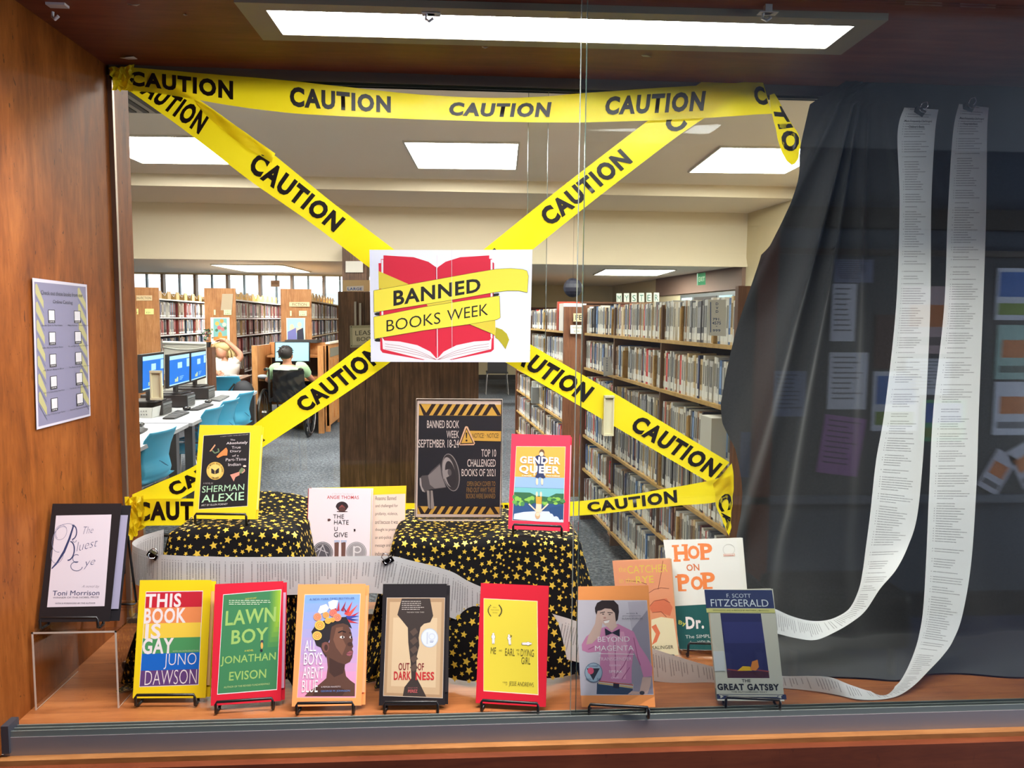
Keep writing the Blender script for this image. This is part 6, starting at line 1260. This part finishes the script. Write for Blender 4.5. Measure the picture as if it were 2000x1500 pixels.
# ---- blue shell chairs
M_BLUE = flat((62, 150, 186), .35, name='blue_shell'); M_BLUEB = M_BLUE
def chair(lab, x, y, az, proto=[None]):
    M = frame((x, y, 0), az); t = thing('shell_chair', lab, 'chair', (x, y, 0), 'blue plastic shell chairs')
    prof = [(.22, .445), (.20, .435), (.05, .425), (-.12, .43), (-.19, .46), (-.215, .52), (-.20, .60), (-.215, .68), (-.24, .75), (-.27, .80)]
    def f(u, v):
        i = v*(len(prof)-1); k = min(int(i), len(prof)-2); g = i-k; X = prof[k][0]*(1-g)+prof[k+1][0]*g; Z = prof[k][1]*(1-g)+prof[k+1][1]*g
        w = (.215, .225, .23, .225, .21, .19, .185, .19, .195, .175)[k]*(1-g)+(.215, .225, .23, .225, .21, .19, .185, .19, .195, .175)[k+1]*g
        e = abs(u*2-1); c = .035*e*e*(1 if v > .45 else 0); return M @ Vector((X+c, (u*2-1)*w, Z+(.02*e*e if v < .45 else 0)))
    b = MB(); b.grid(f, 12, 27, M_BLUE); b.build('shell', t, smooth=True, solid=.007)
    b = MB()
    for k in range(4): b.face([M @ Vector((-.2225-.004*(k % 2), -.07+k*.022, .54+k*.012)), M @ Vector((-.2225, -.02+k*.022, .56+k*.012)), M @ Vector((-.2225, -.02+k*.022, .566+k*.012)), M @ Vector((-.2225, -.07+k*.022, .545+k*.012))], flat((30, 84, 116)))
    b.build('back_slot', t)
    for sy in (-1, 1):
        b = MB(); b.tube([M @ Vector(p) for p in ((.16, sy*.2, .415), (.2, sy*.24, .02), (.18, sy*.245, .011), (-.22, sy*.245, .011), (-.24, sy*.24, .02), (-.14, sy*.2, .42))], .010, M_STEEL, 8); b.build('leg', t, smooth=True)
    b = MB(); b.tube([M @ Vector(p) for p in ((-.14, -.2, .415), (-.14, .2, .415))], .009, M_STEEL, 6); b.tube([M @ Vector(p) for p in ((.16, -.2, .41), (.16, .2, .41))], .009, M_STEEL, 6); b.build('crossbar', t)
    return t
def cx_(xp, Y): return on(xp, 750, 1, Y).x
chair('nearest blue chair, its whole back visible beside the left jamb', -2.215, 5.05, math.radians(174))
chair('blue chair just left above the black illustrated book', -2.29, 6.3, math.radians(175))
chair('blue chair second behind the black illustrated book', -2.335, 6.9, math.radians(174))
chair('blue chair farthest along the white table, above the yellow card book', -2.39, 7.6, math.radians(172))
chair('blue chair drawn up to the brown reading table', cx_(430, 9.6), 9.75, math.radians(108))
# ---- covered whiteboard and plant behind the monitors
p, q = on(319, 669, 1, 8.9), on(403, 671, 1, 8.9)
t = thing('covered_screen', 'white plastic-covered board standing behind the monitors', 'board', (p.x, 8.9, 0)); wm = flat((214, 212, 204), .45)
b = MB(); b.grid(lambda u, v: Vector((p.x+(q.x-p.x)*u, 8.9+.012*math.sin(u*9+v*3)*v, p.z-v*.62)), 20, 16, wm); b.build('plastic_cover', t, smooth=True, solid=.004)
b = MB(); b.tube([(p.x, 8.89, p.z), (q.x, 8.89, q.z)], .018, wm, 10); b.tube([(p.x+(q.x-p.x)*u, 8.885, p.z-.05-.03*math.sin(u*PI)) for u in (0, .2, .4, .6, .8, 1)], .008, flat((180, 180, 172)), 8); b.build('rolled_edge', t, smooth=True)
for x in (p.x+.02, q.x-.02): b = MB(); b.cyl((x, 8.93, 0), (x, 8.93, p.z), .015, M_STEEL, 8); b.build('leg', t)
p = on(405, 678, 1, 8.95); t = thing('potted_flowers', 'dark pot of pink and green flowers above the covered board', 'plant', (p.x, 8.95, p.z))
b = MB(); b.lathe([(.0, .0), (.035, 0), (.048, .055), (.048, .06), (.0, .058)], (p.x, 8.95, p.z), M_GLOSSBLK, 14); b.build('pot', t)
r = random.Random(4)
b = MB()
for k in range(60):
    c = Vector((p.x+r.gauss(0, .022), 8.95+r.gauss(0, .025), p.z+.07+r.random()*.13)); d = Vector((r.gauss(0, 1), r.gauss(0, 1), r.random())).normalized()*.03; e = d.orthogonal().normalized()*.009
    b.face([c-e, c+d*.5-e*1.2, c+d, c+d*.5+e*1.2, c+e], flat(r.choice([(60, 96, 60), (84, 120, 70), (44, 66, 50), (60, 50, 56)])))
tag(b.build('leaves', t), kind='stuff')
for k in range(7):
    c = Vector((p.x+r.gauss(0, .025), 8.93, p.z+.08+r.random()*.09)); b = MB(); b.sphere(c, .011, flat(r.choice([(206, 130, 150), (226, 180, 190), (190, 110, 130)])), 8, 5, (1, 1, .7)); b.build('flower', t)
p = on(404, 680, 1, 8.96); b = MB(); b.box(p.x-.07, 8.93, 0, p.x+.07, 9.05, on(405, 678, 1, 8.95).z, M_ENDDK); tag(b.build('plant_stand'), 'narrow brown stand under the potted flowers', 'stand')
# ---- brown reading table with papers, woman, backpack
table('brown reading table where the woman sits', [(-4.1, 9.75), (-2.92, 9.95), (-2.98, 10.75), (-4.2, 10.7)], .73, wood('reading_table_top', (96, 60, 42), (140, 98, 74), (168, 128, 100), (2, 9, 9)), M_ENDDK, [(-4.0, 9.85), (-3.0, 10.03), (-3.05, 10.65), (-4.1, 10.6)], M_ENDDK)
r = random.Random(6)
for k, (x, y, w, h) in enumerate(((418, 734, .24, .3), (440, 733, .3, .22), (455, 735, .2, .26))):
    p = on(x, y, 2, .732); b = MB(); M = frame((p.x, p.y, .732), r.uniform(-.6, .6)); b.box(-w/2, -h/2, 0, w/2, h/2, .003, flat((232, 232, 230)), M); b.box(-w*.4, -h*.3, .003, w*.2, h*.1, .0036, flat((120, 126, 140)), M); tag(b.build('loose_paper'), ('left sheet of paper before the woman', 'middle sheet of paper before the woman', 'right sheet of paper before the woman')[k], 'paper', 'papers on the reading table')
p = on(475, 757, 1, 9.45); t = thing('backpack', 'black backpack between the blue chair and the carrel', 'bag', (p.x, 9.45, .45)); 
b = MB(); b.sphere((p.x, 9.45, .60), .15, flat((30, 30, 38), .7), 16, 10, (.9, .7, 1.05)); b.build('main_bag', t, smooth=True); b = MB(); b.sphere((p.x+.01, 9.33, .53), .1, flat((40, 40, 50), .6), 12, 8, (1, .5, .9)); b.build('front_pocket', t, smooth=True); b = MB(); b.tube([(p.x-.09, 9.4, .72), (p.x-.16, 9.36, .62), (p.x-.15, 9.36, .48)], .012, M_BLACK, 6); b.build('strap', t)
b = MB(); b.box(p.x-.16, 9.32, 0, p.x+.16, 9.6, .44, M_ENDDK); tag(b.build('low_stool'), 'low brown stool under the black backpack', 'stool')
# ---- study carrels
xa, xb = on(497, 700, 1, 10.0).x, on(630, 700, 1, 10.0).x; zt = on(497, 675, 1, 10.0).z
t = thing('study_carrel', 'oak study carrel with the bright blue monitor', 'desk', ((xa+xb)/2, 10.3, 0))
for x in (xa, xb-.03):
    b = MB(); b.box(x-.035, 10.0, 0 if x > xa else .0, x+.035, 10.06, zt, M_OAK); b.build('front_post', t)
    b = MB(); b.box(x-.012, 10.06, .1, x+.012, 10.8, zt-.005, M_OAK); b.build('side_panel', t)
b = MB(); b.box(xa, 10.78, .3, xb, 10.82, zt+.02, M_OAK); b.build('back_panel', t)
b = MB(); b.box(xa+.03, 10.05, .70, xb-.03, 10.78, .73, M_OAK); b.build('desk_top', t)
b = MB(); b.box(xa+.03, 10.5, .99, xb-.03, 10.78, 1.02, M_OAK); b.build('shelf', t)
b = MB(); b.box(xa+.04, 10.74, .35, xb-.04, 10.77, .98, flat((40, 30, 30), .7)); b.build('dark_backing', t)
for k in range(2):
    y0 = 10.15+k*1.1; X = xb+.02
    t = thing('carrel_side', 'framed oak side of the %s carrel right of the wheelchair' % ('near', 'far')[k], 'panel', (X, y0, 0), 'oak carrel sides')
    b = MB(); b.box(X, y0, .08, X+.03, y0+1.0, zt+.02, M_OAK); b.build('panel', t)
    b = MB(); b.box(X-.005, y0-.01, zt+.02, X+.05, y0+1.02, zt+.045, flat((226, 214, 196), .5)); b.build('cap_rail', t)
    b = MB(); b.box(X+.03, y0+.12, zt-.16, X+.036, y0+.88, zt-.04, flat((120, 116, 104), .6)); b.build('grille', t)
    for j in range(3): b = MB(); b.box(X+.03, y0+.08+j*.3, .15, X+.045, y0+.12+j*.3, zt-.2, M_OAK); b.build('stile', t)
    for j in (0, 1): b = MB(); b.box(X-.02, y0+j*.95, 0, X+.04, y0+j*.95+.05, zt, M_OAK); b.build('leg', t)
s = [on(538, 669, 1, 10.35), on(603, 669, 1, 10.35), on(603, 705, 1, 10.35), on(538, 705, 1, 10.35)]
t = thing('monitor', 'large monitor with plain sky blue screen facing the wheelchair', 'monitor', tuple(s[3]))
b = screen(t, s, Vector((0, -1, 0)), None, M_SCK, .012, .04); b.build('display', t); mx_ = (s[0].x+s[1].x)/2
b = MB(); b.box(mx_-.03, 10.4, .74, mx_+.03, 10.43, s[3].z+.05, M_PC); b.build('neck', t); b = MB(); b.box(mx_-.12, 10.3, .731, mx_+.12, 10.5, .742, M_PC); b.build('foot', t)
b = MB(); p = on(558, 668, 1, 10.6); q = on(620, 664, 1, 10.6); b.box(p.x, 10.55, zt+.021, q.x, 10.85, zt+.06, flat((50, 48, 50))); tag(b.build('flat_scanner'), 'flat dark device lying on top of the oak carrel', 'scanner')
p = on(519, 738, 2, .731); b = MB(); b.sphere((p.x, p.y-.15, .76), .05, flat((150, 156, 166), .3), 10, 7, (1.5, 1, .6)); tag(b.build('plastic_bundle', smooth=True), 'crumpled pale plastic bundle on the carrel desk', 'bag')
# far reading table and chairs seen under the poster
table('distant wooden table seen under the right side of the poster', [(1.25, 14.6), (2.6, 14.8), (2.5, 16.6), (1.15, 16.4)], .74, M_OAK, M_ENDDK, [(1.35, 14.75), (1.82, 14.75), (1.3, 16.2), (2.4, 16.4)], M_ENDDK, lr=.035)
for x, y, lab in ((1.25, 13.4, 'distant wire-legged chair left of the far table'), (2.0, 13.2, 'distant wire-legged chair behind the aisle bookcase'), (.7, 15.3, 'distant wire-legged chair at the far table end')):
    t = thing('wire_chair', lab, 'chair', (x, y, 0)); b = MB(); b.box(x-.22, y-.22, .44, x+.22, y+.22, .47, M_PC); b.build('seat', t); b = MB(); b.box(x-.2, y-.24, .47, x+.2, y-.2, .8, M_PC); b.build('backrest', t)
    for sx in (-1, 1): b = MB(); b.tube([(x+sx*.2, y+.18, .44), (x+sx*.23, y+.24, .01), (x+sx*.23, y-.24, .01), (x+sx*.2, y-.18, .44)], .007, M_STEEL, 6); b.build('leg', t)
b = MB(); p = on(1196, 1048, 2, 0); b.box(p.x-.02, p.y-.1, 0, p.x+.08, p.y+.08, .09, M_OAK); b.box(p.x-.022, p.y-.102, .09, p.x+.082, p.y+.082, .094, flat((220, 216, 204))); tag(b.build('wooden_block'), 'small wooden block on the carpet at the foot of the disc bookcase', 'block')
# ================================================================ PEOPLE
def skin_body(name, nodes, edges, mat, par, root=0, sub=2, smooth=True):
    """nodes: list of (Vector, rx, ry)"""
    me = bpy.data.meshes.new(name); me.from_pydata([tuple(n[0]) for n in nodes], edges, []); me.materials.append(mat)
    o = bpy.data.objects.new(name, me); COL.objects.link(o); o.parent = par
    if par and par.location.length: o.matrix_parent_inverse = Matrix.Translation(-par.location)
    md = o.modifiers.new('skin', 'SKIN'); me.skin_vertices or None
    if not me.skin_vertices: me.attributes
    sv = me.skin_vertices[0].data
    for i, n in enumerate(nodes): sv[i].radius = (n[1], n[2]); sv[i].use_root = (i == root)
    md.use_smooth_shade = True; s_ = o.modifiers.new('smooth', 'SUBSURF'); s_.levels = sub; s_.render_levels = sub
    return o
def PX(x, y, Y): return on(x, y, 1, Y)
def limb(b, pts, mat, n=10):
    """tapering continuous tube: pts (Vector, radius) resampled smoothly"""
    P = [p for p, _ in pts]; R_ = [r_ for _, r_ in pts]; out = []; rad = []
    for i in range((len(P)-1)*6+1):
        t_ = i/6; k = min(int(t_), len(P)-2); g = t_-k; out.append(crom(P, t_)); rad.append(R_[k]*(1-g)+R_[k+1]*g)
    b.tube(out, rad, mat, n)
def loftY(b, secs, mat, n=20):
    """closed rings (cx,cy,cz,rx,ry) stacked upward"""
    vs = []; fs = []
    for c in secs:
        for k in range(n): a = 2*PI*k/n; vs.append(Vector((c[0]+c[3]*math.cos(a), c[1]+c[4]*math.sin(a), c[2])))
    for i in range(len(secs)-1):
        for k in range(n): fs.append((i*n+k, i*n+(k+1) % n, (i+1)*n+(k+1) % n, (i+1)*n+k))
    fs.append(tuple(range(n))[::-1]); fs.append(tuple((len(secs)-1)*n+k for k in range(n))); b.add(vs, fs, mat)
def hand(b, wrist, d, side, L_, m, up=ZV):
    """palm and five fingers starting at wrist, pointing along d; side = thumb side"""
    d = d.normalized(); s = side.normalized(); nrm = d.cross(s).normalized(); c = wrist+d*(L_*.28)
    limb(b, [(wrist-d*.01, L_*.16), (c, L_*.22), (wrist+d*L_*.5, L_*.2)], m, 8)
    for k, (o, ln) in enumerate(((-.17, .40), (-.06, .47), (.06, .44), (.16, .36))):
        p0 = wrist+d*L_*.42-s*(o*L_*1.1); p1 = p0+d*L_*ln*.5-nrm*L_*.03; p2 = p0+d*L_*ln-nrm*L_*.14; limb(b, [(p0, L_*.058), (p1, L_*.052), (p2, L_*.04)], m, 6)
    p0 = wrist+d*L_*.12+s*L_*.14; limb(b, [(p0, L_*.07), (p0+s*L_*.14+d*L_*.14, L_*.055), (p0+s*L_*.17+d*L_*.32, L_*.045)], m, 6)
M_SKIN = flat((206, 150, 124), .5, name='skin'); M_SKIN2 = flat((190, 130, 104), .5, name='skin_tan'); M_WSH = flat((236, 232, 226), .8, name='white_tshirt'); M_BLOND = flat((206, 182, 130), .6, name='blonde_hair'); M_GSH = flat((158, 190, 150), .8, name='green_tshirt'); M_DHAIR = flat((34, 26, 26), .6, name='dark_hair')
# woman facing the viewer, left hand on her head, looking down at her papers
Yw = 10.76
hc = PX(433, 686, Yw); t = thing('person', 'blonde woman in a white t-shirt at the reading table, hand on her head', 'person', (hc.x, Yw, 0))
neck = PX(437, 703, Yw+.02); ch = PX(441, 716, Yw); wa = PX(441, 738, Yw+.03)
b = MB(); loftY(b, [(wa.x, wa.y, .44, .17, .13), (wa.x, wa.y, .6, .165, .12), (wa.x, wa.y, wa.z+.05, .16, .115), (ch.x, ch.y, ch.z-.03, .175, .125), (ch.x, ch.y, ch.z+.05, .18, .11), (ch.x, ch.y, neck.z-.035, .13, .08), (neck.x, neck.y, neck.z+.0, .052, .052), (neck.x-.01, neck.y-.02, neck.z+.05, .045, .05), (hc.x, hc.y-.01, hc.z-.085, .04, .055), (hc.x, hc.y-.02, hc.z-.06, .062, .08), (hc.x, hc.y-.01, hc.z-.0, .076, .096), (hc.x, hc.y, hc.z+.06, .07, .09), (hc.x, hc.y, hc.z+.10, .035, .045)], M_SKIN, 22)
sl, sr, el, er, hl, hr = PX(422, 707, Yw), PX(460, 707, Yw), PX(415, 722, Yw-.02), PX(469, 692, Yw), PX(423, 729, Yw-.25), PX(440, 664, Yw-.03)
limb(b, [(sl+Vector((.06, 0, 0)), .06), (sl, .055), (el, .042), (hl, .03)], M_SKIN); hand(b, hl, Vector((.8, -.6, -.05)), Vector((.3, .5, .6)), .15, M_SKIN)
limb(b, [(sr-Vector((.06, 0, 0)), .06), (sr, .055), (er, .04), (hr, .028)], M_SKIN); hand(b, hr, Vector((-.9, -.1, .0)), Vector((0, -.9, .2)), .15, M_SKIN)
limb(b, [(Vector((wa.x-.09, Yw, .5)), .08), (Vector((wa.x-.1, Yw-.42, .5)), .065), (Vector((wa.x-.1, Yw-.45, .08)), .045)], M_SKIN); limb(b, [(Vector((wa.x+.09, Yw, .5)), .08), (Vector((wa.x+.1, Yw-.42, .5)), .065), (Vector((wa.x+.1, Yw-.45, .08)), .045)], M_SKIN)
b.build('body', t, smooth=True)
b = MB(); loftY(b, [(wa.x, wa.y, .56, .18, .135), (wa.x, wa.y, wa.z+.03, .178, .13), (ch.x, ch.y, ch.z-.04, .192, .14), (ch.x, ch.y, ch.z+.04, .195, .125), (ch.x, ch.y, neck.z-.035, .15, .095), (neck.x, neck.y, neck.z-.012, .085, .07)], M_WSH, 22)
limb(b, [(sl+Vector((.08, 0, -.01)), .075), (sl+Vector((.01, 0, 0)), .072), (sl*.45+el*.55, .06)], M_WSH); limb(b, [(sr-Vector((.08, 0, .01)), .075), (sr-Vector((.01, 0, 0)), .072), (sr*.55+er*.45, .06)], M_WSH); b.build('tshirt', t, smooth=True)
r = random.Random(2); b = MB(); b.sphere(hc+Vector((.015, .012, .062)), .112, M_BLOND, 16, 10, (1.0, .98, .72)); b.sphere(hc+Vector((.02, .05, 0)), .105, M_BLOND, 14, 9, (1.0, .7, 1.0))
for k in range(70):
    a = r.uniform(-.3*PI, 1.3*PI); st_ = hc+Vector((.085*math.cos(a), .05+.06*math.sin(a), .08+r.uniform(-.03, .04))); q = st_+Vector((.05*math.cos(a)+r.gauss(.01, .02), r.gauss(-.01, .02), -.10)); e = q+Vector((r.gauss(0, .025), -.02, -r.uniform(.05, .14)))
    b.tube([st_, (st_+q)/2+Vector((.02*math.cos(a), 0, .02)), q, e], [.012, .013, .011, .004], M_BLOND, 5)
b.build('hair', t, smooth=True)
def face(par, c, sc, m, f=-1):
    b = MB()
    for sx in (-1, 1): b.sphere(c+Vector((sx*.028*sc, f*.088*sc, -.005)), .010*sc, flat((240, 236, 232)), 8, 6); b.sphere(c+Vector((sx*.028*sc, f*.096*sc, -.007)), .0075*sc, flat((40, 30, 26)), 6, 5); b.box(c.x+sx*.028*sc-.016, c.y+f*.098*sc, c.z+.014, c.x+sx*.028*sc+.016, c.y+f*.09*sc, c.z+.019, flat((110, 80, 56)))
    b.build('eyes', par); b = MB(); b.sphere(c+Vector((0, f*.1*sc, -.03)), .014*sc, m, 8, 6, (.8, 1, 1.3)); b.build('nose', par); b = MB(); b.sphere(c+Vector((0, f*.087*sc, -.06)), .02*sc, flat((180, 84, 80)), 8, 5, (1, .4, .3)); b.build('mouth', par)
face(t, hc, .92, M_SKIN)
b = MB(); b.box(wa.x-.22, Yw-.2, .42, wa.x+.22, Yw+.19, .445, M_ENDDK); b.box(wa.x-.22, Yw+.16, .445, wa.x+.22, Yw+.19, .8, M_ENDDK)
for sx in (-.2, .2):
    for sy in (-.18, .17): b.box(wa.x+sx-.015, Yw+sy-.015, 0, wa.x+sx+.015, Yw+sy+.015, .42, M_ENDDK)
tag(b.build('reading_chair'), 'wooden chair under the blonde woman', 'chair')
# man from behind in the wheelchair
Ym = 9.72
hc = PX(558, 693, Ym-.02); t = thing('person', 'dark-haired man in a green t-shirt seen from behind in the wheelchair', 'person', (hc.x, Ym, 0)); cx = PX(564, 740, Ym).x
nk = PX(561, 711, Ym); 
b = MB(); loftY(b, [(cx, Ym, .50, .18, .14), (cx, Ym, .66, .17, .13), (cx, Ym, .80, .19, .125), (cx, Ym, .90, .20, .11), (cx, Ym, nk.z-.03, .14, .08), (nk.x, Ym, nk.z, .058, .058), (nk.x, Ym-.0, nk.z+.04, .052, .058), (hc.x, Ym+.01, hc.z-.05, .068, .085), (hc.x, Ym, hc.z, .078, .098), (hc.x, Ym, hc.z+.06, .07, .088), (hc.x, Ym, hc.z+.10, .03, .04)], M_SKIN2, 22)
s1, s2 = PX(537, 721, Ym), PX(591, 719, Ym); e1, e2 = PX(527, 740, Ym+.12), PX(603, 735, Ym+.15); h1, h2 = PX(522, 742, Ym+.38), PX(613, 744, Ym+.36)
for s_, e_, h_, th in ((s1, e1, h1, 1), (s2, e2, h2, -1)): limb(b, [(s_*.8+Vector((cx, Ym, s_.z))*.2, .065), (s_, .06), (e_, .043), (h_, .03)], M_SKIN2); hand(b, h_, Vector((0, 1, -.1)), Vector((th, 0, .2)), .16, M_SKIN2)
for sx in (-.09, .09): limb(b, [(Vector((cx+sx, Ym, .56)), .085), (Vector((cx+sx*1.1, Ym+.42, .56)), .065), (Vector((cx+sx*1.1, Ym+.5, .14)), .045)], M_SKIN2)
for sx in (-1, 1): b.sphere(hc+Vector((sx*.082, .0, -.015)), .026, M_SKIN2, 8, 6, (.4, .8, 1.2))
b.build('body', t, smooth=True)
b = MB(); loftY(b, [(cx, Ym, .50, .195, .155), (cx, Ym, .66, .19, .145), (cx, Ym, .80, .205, .14), (cx, Ym, .90, .215, .125), (cx, Ym, nk.z-.035, .165, .095), (nk.x, Ym, nk.z-.008, .078, .072)], M_GSH, 22)
for s_, e_ in ((s1, e1), (s2, e2)): limb(b, [(s_*.7+Vector((cx, Ym, s_.z))*.3, .085), (s_, .075), (s_*.3+e_*.7, .062)], M_GSH)
b.build('tshirt', t, smooth=True)
for sx in (-.09, .09):
    b = MB(); limb(b, [(Vector((cx+sx, Ym, .56)), .092), (Vector((cx+sx*1.1, Ym+.42, .56)), .074), (Vector((cx+sx*1.1, Ym+.5, .16)), .055)], flat((40, 44, 60), .8)); b.build('trouser_leg', t, smooth=True)
r = random.Random(9); b = MB(); b.sphere(hc+Vector((0, -.015, .03)), .1, M_DHAIR, 16, 10, (.92, .95, .9))
for k in range(60):
    a = r.uniform(0, 2*PI); ph = r.uniform(.1, 1.5); c = hc+Vector((.088*math.cos(a)*math.sin(ph), -.015+.092*math.sin(a)*math.sin(ph), .03+.088*math.cos(ph))); d = (c-hc); d = d.normalized()*.014+Vector((r.gauss(0, .01), 0, -.015)); b.tube([c, c+d], [.010, .003], M_DHAIR, 5)
b.build('hair', t, smooth=True)
face(t, hc+Vector((0, .0, 0)), .95, M_SKIN2, 1)
# wheelchair
t = thing('wheelchair', 'black wheelchair with a shiny plastic bag over its backrest', 'wheelchair', (cx, 9.75, 0)); mb_ = flat((20, 20, 22), .18, 0, .8, name='bin_bag_plastic')
a_, c_ = PX(532, 722, 9.52), PX(594, 786, 9.52)
b = MB()
def bag(u, v):
    x = a_.x+(c_.x-a_.x)*u; z = a_.z+(c_.z-a_.z)*v; w = 1+(.04*math.sin(v*3)); rr = .6*math.sin(u*9+v*6)+.8*abs(math.sin(u*13-v*9))*v+.5*math.sin(v*17+u*5)*(1-v)
    return Vector((cx+(x-cx)*w, 9.54+.03*math.sin(PI*u)*-1+.007*rr, z))
b.grid(bag, 40, 36, mb_); b.build('bag_cover', t, smooth=True, solid=.004)
b = MB(); b.box(cx-.2, 9.56, .48, cx+.2, 9.98, .52, M_BLACK); b.build('seat', t)
for sx, xw in ((-1, on(517, 800, 1, 9.75).x), (1, on(604, 820, 1, 9.75).x)):
    w = MB(); w.tube([(xw, 9.75+.30*math.cos(a), .31+.30*math.sin(a)) for a in [2*PI*k/32 for k in range(32)]], .018, M_BLACK, 8, closed=True); wo = w.build('wheel', t, smooth=True)
    h = MB(); h.tube([(xw+sx*.03, 9.75+.26*math.cos(a), .31+.26*math.sin(a)) for a in [2*PI*k/28 for k in range(28)]], .008, M_STEEL, 6, closed=True); h.build('push_rim', wo, smooth=True)
    for k in range(12): h = MB(); a = 2*PI*k/12; h.cyl((xw, 9.75, .31), (xw, 9.75+.29*math.cos(a), .31+.29*math.sin(a)), .0025, M_STEEL, 5); h.build('spoke', wo)
    h = MB(); h.cyl((xw-.03, 9.75, .31), (xw+.03, 9.75, .31), .03, M_STEEL, 12); h.build('hub', wo)
    b = MB(); xs = cx+sx*.21; b.tube([(xs, 9.42, .90), (xs, 9.56, .9), (xs, 9.57, .48), (xs, 9.95, .46), (xs, 10.05, .2)], .012, M_STEEL, 8); b.build('side_frame', t, smooth=True)
    b = MB(); b.tube([(xs, 9.38, .90), (xs, 9.47, .90)], .019, M_BLACK, 8); b.build('push_handle', t)
    b = MB(); b.tube([(xs+sx*.02, 10.1+.07*math.cos(a), .09+.07*math.sin(a)) for a in [2*PI*k/16 for k in range(16)]], .012, M_BLACK, 6, closed=True); b.build('caster', t, smooth=True)
